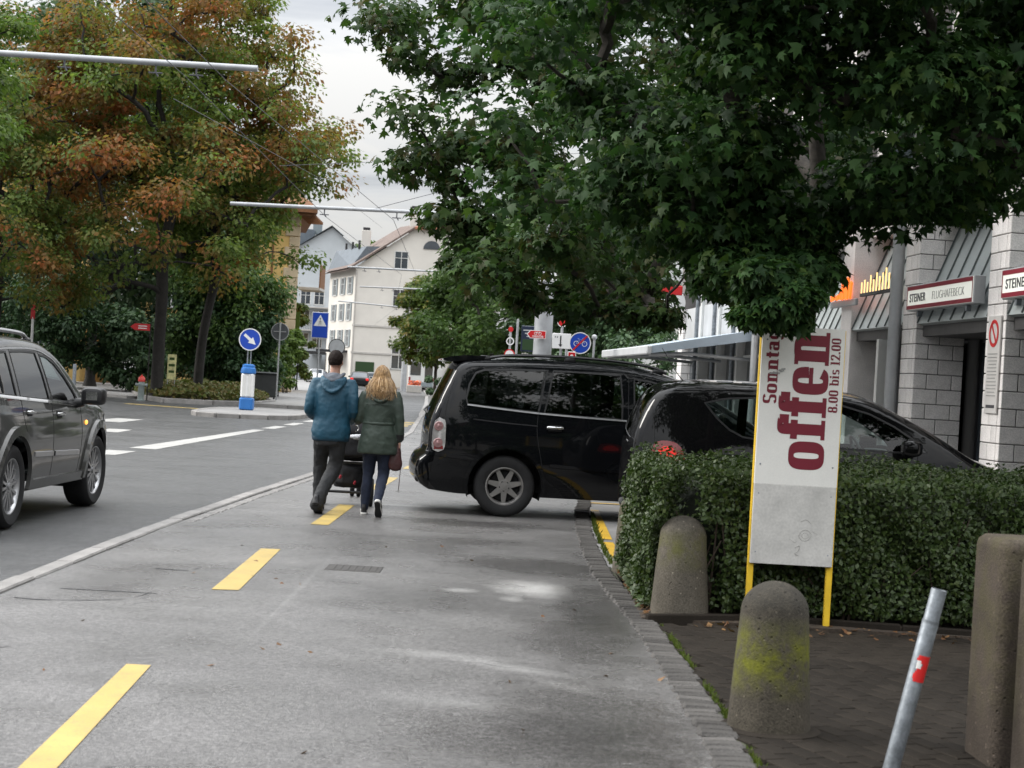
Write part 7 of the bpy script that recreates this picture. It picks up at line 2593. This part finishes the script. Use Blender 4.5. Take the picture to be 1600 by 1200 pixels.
def hand_shapes(mb, wrist, direc, across, curl=.9, s=1.0, thumb=1):
    """palm, four fingers of unequal length and a thumb, all bent"""
    w = Vector(wrist); d = Vector(direc).normalized(); a = Vector(across).normalized(); n = d.cross(a).normalized()
    c = w + d * .05 * s
    T = Matrix.Translation(c) @ Matrix((a, d, n)).transposed().to_4x4()
    mb.sphere((0, 0, 0), (.041 * s, .052 * s, .017 * s), 14, 10, T)
    for i, L in enumerate((.068, .078, .073, .056)):
        b = w + d * .092 * s + a * (.030 - .020 * i) * s
        p = [b - d * .02 * s, b]
        ang = 0.0
        for seg in (.45, .32, .23):
            ang += curl * .75
            p.append(p[-1] + (d * math.cos(ang) - n * math.sin(ang)) * L * seg * s * 1.15)
        mb.tube([tuple(q) for q in p], [.010 * s, .0098 * s, .0092 * s, .0085 * s, .007 * s], 8)
    b = w + d * .03 * s + a * thumb * .036 * s
    p = [b, b + (d * .7 + a * thumb * .7 - n * .2).normalized() * .034 * s, b + (d * 1.0 + a * thumb * .55 - n * .7).normalized() * .062 * s]
    mb.tube([tuple(q) for q in p], [.014 * s, .011 * s, .008 * s], 8)


def shoe(parent, heel, direc, pitch, L, mat, sole_mat, roll=0.0, stripe=None):
    """shoe with heel at 'heel', pointing along direc (xy angle), pitch raises the heel about the toe"""
    T = trans(*heel) @ zrot(direc) @ xrot(-pitch)
    out = [(-.032, 0), (-.036, .04), (-.034, .10), (-.044, .17), (-.046, .22), (-.036, .262), (-.012, .285), (.014, .285), (.034, .262), (.044, .22), (.042, .17), (.034, .10), (.036, .04), (.032, 0), (.015, -.014), (-.015, -.014)]
    k = L / .30
    out = [(x * k * 1.05, y * k) for x, y in catmull(out, .02, True)]
    n = len(out)
    lv = [(0, .96), (.008, 1.02), (.024, 1.02), (.028, 1.0)]
    vs, fs = [], []
    for z, q in lv: vs += [(x * q, y * q + (1 - q) * .13, z) for x, y in out]
    for i in range(len(lv) - 1):
        for j in range(n): fs.append((i * n + j, i * n + (j + 1) % n, (i + 1) * n + (j + 1) % n, (i + 1) * n + j))
    fs.append(tuple(range(n))[::-1]); fs.append(tuple((len(lv) - 1) * n + j for j in range(n)))
    up_ = MB()
    lv2 = [(.024, .97, 0, 1), (.045, .96, 0, .99), (.062, .86, -.0, .93), (.078, .74, -.01, .72), (.095, .70, -.005, .48), (.115, .66, 0, .40)]
    vs2, fs2 = [], []
    for z, q, oy, ly in lv2: vs2 += [(x * q, max(-.014, y * ly) + oy, z) for x, y in out]
    for i in range(len(lv2) - 1):
        for j in range(n): fs2.append((i * n + j, i * n + (j + 1) % n, (i + 1) * n + (j + 1) % n, (i + 1) * n + j))
    fs2.append(tuple((len(lv2) - 1) * n + j for j in range(n)))
    o = MB().add([tuple(T @ Vector(p)) for p in vs2], fs2).build('shoe', mat, parent, smooth=50)
    MB().add([tuple(T @ Vector(p)) for p in vs], fs).build('sole', sole_mat, o, smooth=40)
    MB().prism([(x * .93, y * .93 + .009) for x, y in out], -.006, .0015, T).build('outsole', M['rubber'], o, smooth=40)
    if stripe:
        for sg in (-1, 1):
            pts = [(sg * .0395 * k, .05 * k, .040), (sg * .0405 * k, .10 * k, .050), (sg * .0430 * k, .16 * k, .062)]
            MB().tube([tuple(T @ Vector(p)) for p in pts], [.004, .006, .003], 6).build('stripe', stripe, o, smooth=50)
    return o


# ---- man in the teal jacket pushing the stroller
man = thing('person', 'person in a teal hooded jacket and dark trousers pushing a stroller', 'person', (-1.95, 18.93, 0), R(-2))
hips = {'R': ((.09, .0, .92), (.055, .06, .50), (-.075, -.30, .125)), 'L': ((-.09, .0, .92), (-.125, .20, .51), (-.135, .30, .10))}
arms = {'R': ((.195, .03, 1.42), (.238, -.03, 1.13), (.185, .24, 1.02), (.165, .37, 1.00)), 'L': ((-.195, .03, 1.42), (-.248, -.04, 1.13), (-.205, .24, 1.02), (-.19, .37, 1.00))}
b = MB()
head_shapes(b, (0.0, .075, 1.655), s=.96)
limb(b, [(0, .03, 1.43), (0, .055, 1.50), (0, .06, 1.58)], [.062, .056, .055])
rings(b, [(.84, 0, 0, .13, .09), (1.0, 0, 0, .13, .09), (1.2, 0, .01, .15, .09), (1.38, 0, .02, .16, .09), (1.45, 0, .03, .08, .06)])
for k_ in 'RL':
    limb(b, hips[k_], [.070, .050, .036])
    s_, e_, m_, h_ = arms[k_]
    limb(b, [s_, e_, m_, h_], [.045, .036, .028, .026])
    hand_shapes(b, h_, (0, 1, -.1), (1 if k_ == 'R' else -1, 0, 0), 1.1, .95, -1)
remeshed('body', b, .0095, M['skin'], man, 3)
b = MB()
rings(b, [(.80, 0, .0, .200, .135), (.83, 0, 0, .212, .146), (.90, 0, -.002, .218, .150), (1.05, 0, 0, .196, .138), (1.2, 0, .005, .205, .140), (1.32, 0, .01, .214, .136), (1.40, 0, .02, .205, .125), (1.45, 0, .035, .14, .10), (1.49, 0, .045, .085, .085)], 28)
for k_ in 'RL':
    s_, e_, m_, h_ = arms[k_]
    limb(b, [(s_[0] * .85, s_[1], s_[2] - .005), s_, e_, m_, tuple(np.array(h_) * .75 + np.array(m_) * .25)], [.062, .064, .054, .047, .040])
# folds bunching at the elbows and waist
remeshed('jacket', b, .011, M['teal'], man, 4, .022, .13)
b = MB()
rings(b, [(.785, 0, .0, .196, .130), (.80, 0, 0, .206, .140), (.835, 0, 0, .210, .1445), (.845, 0, 0, .205, .140)], 28)
remeshed('hem', b, .011, M['teal_dark'], man, 2, .010, .1)
b = MB()      # hood lying on the back: drooping pouch with a rolled edge
for k in range(13):
    t = -1 + 2 * k / 12
    x = .125 * math.sin(t * PI / 2)
    zt, zb = 1.50 - .02 * t * t, 1.335 + .10 * abs(t)**1.5
    b.tube([(x * .72, -.045 + .06 * t * t, zt), (x * .95, -.105 + .07 * t * t, (zt + zb) / 2 + .02), (x, -.128 + .06 * t * t, zb)], [.018, .026, .020], 8)
edge = catmull([(-.125, .02, 1.485), (-.125, -.055, 1.445), (-.08, -.125, 1.365), (0, -.150, 1.325), (.08, -.125, 1.365), (.125, -.055, 1.445), (.125, .02, 1.485)], .02)
b.tube(edge, .020, 8)
remeshed('hood', b, .009, M['teal'], man, 4, .012, .07)
b = MB()
edge = catmull([(-.10, .055, 1.525), (-.10, -.03, 1.515), (-.06, -.085, 1.470), (0, -.105, 1.445), (.06, -.085, 1.470), (.10, -.03, 1.515), (.10, .055, 1.525)], .02)
b.tube(edge, .022, 8)
b.sphere((0, -.065, 1.478), (.070, .046, .045), 14, 10)
b.sphere((0, -.03, 1.50), (.085, .06, .04), 14, 10)
remeshed('hood_lining', b, .009, M['hood_grey'], man, 3, .008, .06)
b = MB()
rings(b, [(.74, 0, .0, .16, .12), (.80, 0, 0, .182, .130), (.90, 0, 0, .180, .128), (.97, 0, 0, .168, .115)], 24)
for k_ in 'RL':
    h_, kn, an = hips[k_]
    limb(b, [(h_[0], h_[1], h_[2] - .08), tuple((np.array(h_) + np.array(kn)) / 2), kn, tuple((np.array(kn) + np.array(an)) / 2 + np.array([0, -.012, 0])), (an[0], an[1], an[2] - .03)], [.100, .088, .074, .072, .066])
remeshed('trousers', b, .011, M['trousers'], man, 4, .022, .10)
shoe(man, (-.13, .235, .0), R(2), 0.0, .30, M['shoe'], M['rubber'])
shoe(man, (-.075, -.375, .115), R(-3), R(28), .30, M['shoe'], M['rubber'])
# short dark hair as a cap that leaves ears, face and nape free
hc = Vector((0.0, .063, 1.675))
b = MB().sphere(tuple(hc), (.077, .095, .103), 40, 28)
keep = []
for f in b.f:
    c = sum((Vector(b.v[i]) for i in f), Vector()) / len(f) - hc
    line = -.058 + .95 * max(0, c.y + .055) + (.03 if abs(c.x) > .06 and -.03 < c.y < .03 else 0)
    if c.z > min(line, .045): keep.append(f)
b.f = keep
o = b.build('hair', M['hair_dark'], man, smooth=60)
baked(o, [('SOLIDIFY', dict(thickness=.008, offset=1)), ('SUBSURF', dict(levels=1))])
tx = bpy.data.textures.new('hair_tufts', 'CLOUDS'); tx.noise_scale = .018
baked(o, [('DISPLACE', dict(texture=tx, strength=.012, mid_level=.35, texture_coords='LOCAL'))])
for sg in (-1, 1):
    MB().sphere((sg * .030, .075 + .077, 1.655 + .018), (.012, .008, .009), 12, 8).build('eye', M['sign_white'], man)
    MB().sphere((sg * .030, .075 + .0835, 1.655 + .018), (.005, .003, .005), 10, 6).build('pupil', M['hair_dark'], man)

# ---- woman in the green parka
wo_ = thing('person', 'person with long blonde hair in a green parka and navy jeans', 'person', (-1.425, 18.92, 0), R(0))
hips = {'R': ((.080, .0, .86), (.075, .03, .47), (.050, -.30, .185)), 'L': ((-.080, .0, .86), (-.095, .09, .47), (-.115, .045, .085))}
arms = {'R': ((.165, .0, 1.315), (.225, -.05, 1.05), (.232, -.025, .885), (.232, -.01, .835)), 'L': ((-.165, .0, 1.315), (-.225, .02, 1.05), (-.275, .20, 1.04), (-.30, .30, 1.06))}
b = MB()
head_shapes(b, (0.0, .04, 1.515), s=.95)
limb(b, [(0, .01, 1.32), (0, .03, 1.39), (0, .035, 1.46)], [.052, .046, .045])
rings(b, [(.78, 0, 0, .12, .08), (1.0, 0, 0, .105, .075), (1.2, 0, .01, .12, .08), (1.30, 0, .015, .125, .07), (1.35, 0, .02, .07, .05)])
for k_ in 'RL':
    limb(b, hips[k_], [.062, .046, .032])
    s_, e_, m_, h_ = arms[k_]
    limb(b, [s_, e_, m_, h_], [.038, .031, .025, .022])
hand_shapes(b, arms['R'][3], (.05, 0, -1), (0, 1, 0), 1.25, .9, 1)
hand_shapes(b, arms['L'][3], (0, 1, .05), (-1, 0, 0), 1.0, .9, -1)
remeshed('body', b, .0090, M['skin'], wo_, 3)
b = MB()
rings(b, [(.675, .0, -.005, .222, .150), (.70, 0, -.005, .228, .156), (.80, 0, -.005, .215, .158), (.90, 0, -.003, .198, .150), (1.0, 0, 0, .178, .136), (1.08, 0, 0, .178, .134), (1.2, 0, .003, .190, .136), (1.28, 0, .008, .188, .122), (1.335, 0, .015, .135, .10), (1.385, 0, .022, .082, .078)], 28)
for k_ in 'RL':
    s_, e_, m_, h_ = arms[k_]
    limb(b, [(s_[0] * .85, s_[1], s_[2] - .005), s_, e_, m_, tuple(np.array(h_) * .6 + np.array(m_) * .4)], [.064, .070, .058, .047, .043])
remeshed('parka', b, .010, M['parka'], wo_, 4, .017, .12)
b = MB()
for z in (1.01,):
    rings(b, [(z - .018, 0, 0, .182, .140), (z, 0, 0, .186, .143), (z + .018, 0, 0, .182, .139)], 28)
b.tube([(-.15, -.118, 1.215), (0, -.146, 1.225), (.15, -.118, 1.215)], .008, 6)
b.tube([(0, -.165, .70), (0, -.160, .84), (0, -.150, .96)], .004, 6)
remeshed('parka_seam', b, .010, M['parka'], wo_, 1, .004, .05)
b = MB()
for k in range(13):
    t = -1 + 2 * k / 12
    x = .115 * math.sin(t * PI / 2)
    zt, zb = 1.385 - .02 * t * t, 1.262 + .085 * abs(t)**1.5
    b.tube([(x * .75, -.05 + .055 * t * t, zt), (x * .97, -.10 + .06 * t * t, (zt + zb) / 2 + .015), (x, -.118 + .055 * t * t, zb)], [.016, .022, .018], 8)
b.tube(catmull([(-.115, .02, 1.365), (-.115, -.05, 1.335), (-.075, -.115, 1.285), (0, -.138, 1.25), (.075, -.115, 1.285), (.115, -.05, 1.335), (.115, .02, 1.365)], .02), .019, 8)
remeshed('hood', b, .009, M['parka'], wo_, 4, .010, .07)
for k_ in 'RL':
    h_ = np.array(arms[k_][3]) * .62 + np.array(arms[k_][2]) * .38
    d_ = (np.array(arms[k_][3]) - np.array(arms[k_][2])); d_ /= np.linalg.norm(d_)
    MB().tube([tuple(h_ - d_ * .06), tuple(h_ + d_ * .012)], [.050, .046], 16).build('cuff', M['shoe'] if k_ == 'R' else M['parka'], wo_, smooth=50)
b = MB()
rings(b, [(.66, 0, .0, .13, .09), (.74, 0, 0, .155, .11), (.85, 0, 0, .155, .11), (.92, 0, 0, .13, .09)], 24)
for k_ in 'RL':
    h_, kn, an = hips[k_]
    back = np.array([0, -.018, 0])
    limb(b, [(h_[0], h_[1], h_[2] - .08), tuple((np.array(h_) + np.array(kn)) / 2), kn, tuple((np.array(kn) * .6 + np.array(an) * .4) + back), (an[0], an[1], an[2] - .01)], [.088, .077, .060, .060, .043])
remeshed('jeans', b, .010, M['jeans'], wo_, 4, .014, .08)
shoe(wo_, (-.115, -.010, .0), R(4), 0.0, .255, M['shoe'], M['sole'], stripe=M['sole'])
shoe(wo_, (.050, -.345, .175), R(-6), R(52), .255, M['shoe'], M['sole'], stripe=M['sole'])
# long hair: strands running from the crown over the back
rr_ = random.Random(6)
hz = Vector((0, .03, 1.535))
b, b2 = MB(), MB()
for i in range(950):
    a = rr_.uniform(R(-205), R(25))                # round the back and sides
    el = rr_.uniform(R(8), R(86))
    r_ = Vector((math.cos(a) * math.cos(el) * .080, math.sin(a) * math.cos(el) * .098, math.sin(el) * .105))
    p0 = hz + Vector((rr_.gauss(0, .006), rr_.gauss(0, .01) - .004, .112))
    p1 = hz + r_ * 1.03
    side = Vector((math.cos(a) * .092, math.sin(a) * .104, -.02))
    p2 = hz + side
    flare = 1.0 + rr_.uniform(.0, .42)
    endz = rr_.uniform(1.26, 1.37) if math.sin(a) < -.2 else rr_.uniform(1.30, 1.42)
    p3 = Vector((side.x * flare * 1.10, .03 + side.y * (1.08 + .15 * flare) - .012, 1.43 + rr_.uniform(-.02, .02)))
    p4 = Vector((side.x * (flare + .18) * 1.12 + rr_.gauss(0, .014), -.02 + side.y * (1.10 + .1 * flare) + rr_.gauss(0, .01), endz))
    w = rr_.uniform(.0022, .0052)
    pts = catmull([tuple(p) for p in (p0, p1, p2, p3, p4)], .035)
    k = len(pts)
    wav = rr_.uniform(0, 6)
    pts = [(p[0] + .006 * math.sin(wav + j * .9) * (j / k), p[1], p[2]) for j, p in enumerate(pts)]
    (b if rr_.random() < .68 else b2).tube(pts, [w * (.6 + .6 * math.sin(PI * min(1, .15 + j / k * .8))) * (1 if j < k - 2 else .4) for j in range(k)], 4)
b.sphere(tuple(hz), (.083, .099, .108), 20, 14)
o = b.build('hair', M['hair_blonde'], wo_, smooth=70)
b2.build('hair_highlights', M['hair_light'], wo_, smooth=70)
for sg in (-1, 1):
    MB().sphere((sg * .0285, .04 + .073, 1.515 + .017), (.0115, .0075, .0085), 12, 8).build('eye', M['sign_white'], wo_)

bag = thing('handbag', 'small burgundy leather bag with a dangling strap held by the woman', 'bag', (-1.425 + .20, 18.90, .0))
b = MB()
rings(b, [(.50, .0, 0, .030, .02), (.52, 0, 0, .065, .032), (.58, 0, 0, .080, .040), (.66, -.005, 0, .070, .036), (.73, .012, 0, .040, .024), (.80, .03, 0, .016, .012)], 20)
remeshed('pouch', b, .008, M['bag'], bag, 3, .010, .06)
MB().tube(catmull([(.035, .0, .79), (.055, -.012, .70), (.060, -.015, .50), (.052, -.012, .30)], .03), .0065, 6, flat=(1.6, .7)).build('strap', M['bag'], bag, smooth=60)
MB().box((.052, -.012, .285), (.018, .008, .03), .003).build('buckle', M['chrome'], bag)

# ---- stroller
st = thing('stroller', 'black three-wheeled stroller pushed in front of the walking couple', 'stroller', (-1.84, 20.12, 0), R(1.5))
MB().tube(catmull([(-.235, -.20, .62), (-.245, -.60, .93), (-.22, -.80, 1.0), (0, -.83, 1.01), (.22, -.80, 1.0), (.245, -.60, .93), (.235, -.20, .62)], .06), .016, 10).build('handlebar', M['black'], st, smooth=60)
for sg in (-1, 1):
    MB().tube([(sg * .235, -.20, .62), (sg * .215, .45, .42), (sg * .08, 1.35, .18)], .015, 8).build('side_tube', M['black'], st, smooth=60)
    MB().tube([(sg * .225, .15, .52), (sg * .235, .0, .16)], .014, 8).build('rear_leg', M['black'], st, smooth=60)
    MB().tube([(sg * .22, -.02, .50), (sg * .12, .10, .42), (sg * .10, .18, .36)], .011, 8).build('strut', M['black'], st, smooth=60)
MB().tube([(-.25, 0, .155), (.25, 0, .155)], .016, 8).build('axle', M['black'], st, smooth=60)
MB().tube([(-.23, -.02, .50), (.23, -.02, .50)], .014, 8).build('crossbar', M['black'], st, smooth=60)
for (x, y, r_) in ((-.272, 0, .165), (.272, 0, .165), (-.04, 1.50, .10), (.04, 1.50, .10)):
    wv = empty('wheel', (x, y, r_), parent=st)
    MB().lathe([(r_ - .035, -.018), (r_ - .008, -.024), (r_, -.012), (r_, .012), (r_ - .008, .024), (r_ - .035, .018)], 26, yrot(R(90)), close=True).build('tyre', M['rubber'], wv, smooth=50)
    mb = MB().lathe([(r_ - .03, -.014), (r_ - .03, .014), (r_ - .045, .012), (r_ - .045, -.012)], 24, yrot(R(90)), close=True).lathe([(.025, -.02), (.025, .02)], 12, yrot(R(90)))
    for k in range(6): mb.tube([(0, 0, 0), (0, math.cos(k * PI / 3) * (r_ - .035), math.sin(k * PI / 3) * (r_ - .035))], .008, 5)
    mb.build('rim', M['under'], wv, smooth=50)
MB().tube([(0, 1.32, .22), (0, 1.50, .20), (0, 1.50, .10)], .02, 8).build('fork', M['black'], st, smooth=60)
b = MB()
for k in range(9):
    t = k / 8
    rings(b, [(.58 - .08 * math.sin(PI * t), 0, -.05 + t * .85, .20, .07), (.80, 0, -.05 + t * .85, .225, .07)], 14)
remeshed('carrycot', b, .016, M['fabric_black'], st, 5, .015, .12)
b = MB(); n = 12
vs, fs = [], []
for i in range(9):
    a = R(-5) + R(105) * i / 8
    for j in range(n + 1):
        t = PI * j / n
        vs.append((.235 * math.cos(t), .62 - .40 * math.cos(a) * .9 * 1.0 + .0, .80 + .30 * math.sin(t) * math.sin(a) * .95 + .02))
for i in range(8):
    for j in range(n): fs.append((i * (n + 1) + j, i * (n + 1) + j + 1, (i + 1) * (n + 1) + j + 1, (i + 1) * (n + 1) + j))
o = b.add(vs, fs).build('canopy', M['fabric_black'], st, smooth=60)
baked(o, [('SOLIDIFY', dict(thickness=.008))])
b = MB(); rings(b, [(.20, 0, .28, .18, .26), (.26, 0, .28, .215, .32), (.42, 0, .28, .22, .34), (.46, 0, .28, .20, .32)], 20)
remeshed('basket', b, .016, M['fabric_black'], st, 4, .02, .1)
for x, z in ((-.09, .33), (.08, .27)): MB().box((x, -.055, z), (.03, .03, .05), .010, yrot(.3)).build('red_cloth', M['red_cloth'], st)
b = MB().sphere((.09, -.08, .80), (.12, .06, .035), 14, 8).sphere((.16, -.04, .82), (.06, .06, .03), 10, 6)
remeshed('blanket', b, .010, M['blanket'], st, 3, .02, .05)
MB().tube([(.11 + .03 * math.cos(t), -.86, .93 + .035 * math.sin(t)) for t in np.linspace(-1.8, 1.8, 12)], .006, 6).build('hook', M['chrome'], st, smooth=60)

# ---- pedestrian far down the left pavement
fp_ = thing('person', 'distant person in dark clothes walking on the left pavement by the shrubs', 'person', (-15.55, 121, .06), R(10))
b = MB(); head_shapes(b, (0, .05, 1.62)); limb(b, [(0, .02, 1.40), (0, .04, 1.55)], [.06, .05])
for sg in (-1, 1):
    limb(b, [(sg * .09, 0, .9), (sg * .10, sg * .12, .5), (sg * .10, sg * .22, .08)], [.06, .05, .035]); limb(b, [(sg * .19, 0, 1.36), (sg * .25, -.02, 1.08), (sg * .24, .1, .86)], [.04, .035, .025])
    hand_shapes(b, (sg * .24, .1, .86), (0, .2, -1), (0, 1, 0), .6)
rings(b, [(.85, 0, 0, .14, .09), (1.1, 0, 0, .14, .09), (1.38, 0, 0, .16, .09)])
remeshed('body', b, .014, M['skin'], fp_, 3)
b = MB(); rings(b, [(.82, 0, 0, .19, .13), (1.05, 0, 0, .18, .13), (1.3, 0, 0, .21, .13), (1.42, 0, .01, .12, .09)])
for sg in (-1, 1): limb(b, [(sg * .17, 0, 1.36), (sg * .25, -.02, 1.08), (sg * .24, .08, .90)], [.075, .06, .045])
remeshed('coat', b, .02, M['navy_board'], fp_, 3)
b = MB(); rings(b, [(.76, 0, 0, .16, .11), (.95, 0, 0, .16, .11)])
for sg in (-1, 1): limb(b, [(sg * .09, 0, .84), (sg * .10, sg * .12, .5), (sg * .10, sg * .22, .10)], [.09, .07, .055])
remeshed('trousers', b, .02, M['shoe'], fp_, 3)
for sg in (-1, 1): shoe(fp_, (sg * .10, sg * .22 - .07, 0), 0, 0, .28, M['shoe'], M['rubber'])
MB().sphere((0, .035, 1.645), (.083, .098, .105), 14, 10).build('hair', M['hair_dark'], fp_)
# ------------------------------------------------------------------ what the car paint mirrors: trees and a house across the street behind us
for i, (x, y, r_, h_, lab) in enumerate([(-3.5, -17, 4.6, 11, 'leafy tree behind the viewer mirrored in the minivan paint'), (4.5, -13, 4.2, 10, 'leafy tree behind the viewer mirrored in the hatchback side'), (-12, -20, 5.0, 12, 'leafy tree behind the viewer on the far side of the road')]):
    cl, rr = prof_clumps([(2.2, r_ * .6), (3.2, r_ * .95), (5.5, r_), (8, r_ * .8), (h_, r_ * .25)], 90, rg, rmin=.25, rad=(.8, 1.4))
    make_tree('park_tree', lab, (x, y, 0), 2.4, .2, cl, rr, 110, .36, OVAL, M['leaf_bush2'], M['bark'], 90 + i, limbs=5, twigs=False)
rh = thing('rear_house', 'plain rendered house behind the viewer mirrored in car paint', 'house')
MB().box((4, -34, 4.5), (34, 8, 9.4), .05).build('wall', M['trim'], rh, smooth=0)
for x in range(-11, 20, 4):
    for zz in (1.2, 4.4): MB().box((x, -29.98, zz + .9), (1.3, .06, 1.8)).build('window', M['window'], rh, smooth=0)
MB().prism([(-17.6, 9.2), (17.6, 9.2), (0, 13)], -4.6, 4.6, trans(4, -34, 0) @ xrot(R(90))).build('roof', M['roof_tile'], rh, smooth=0)
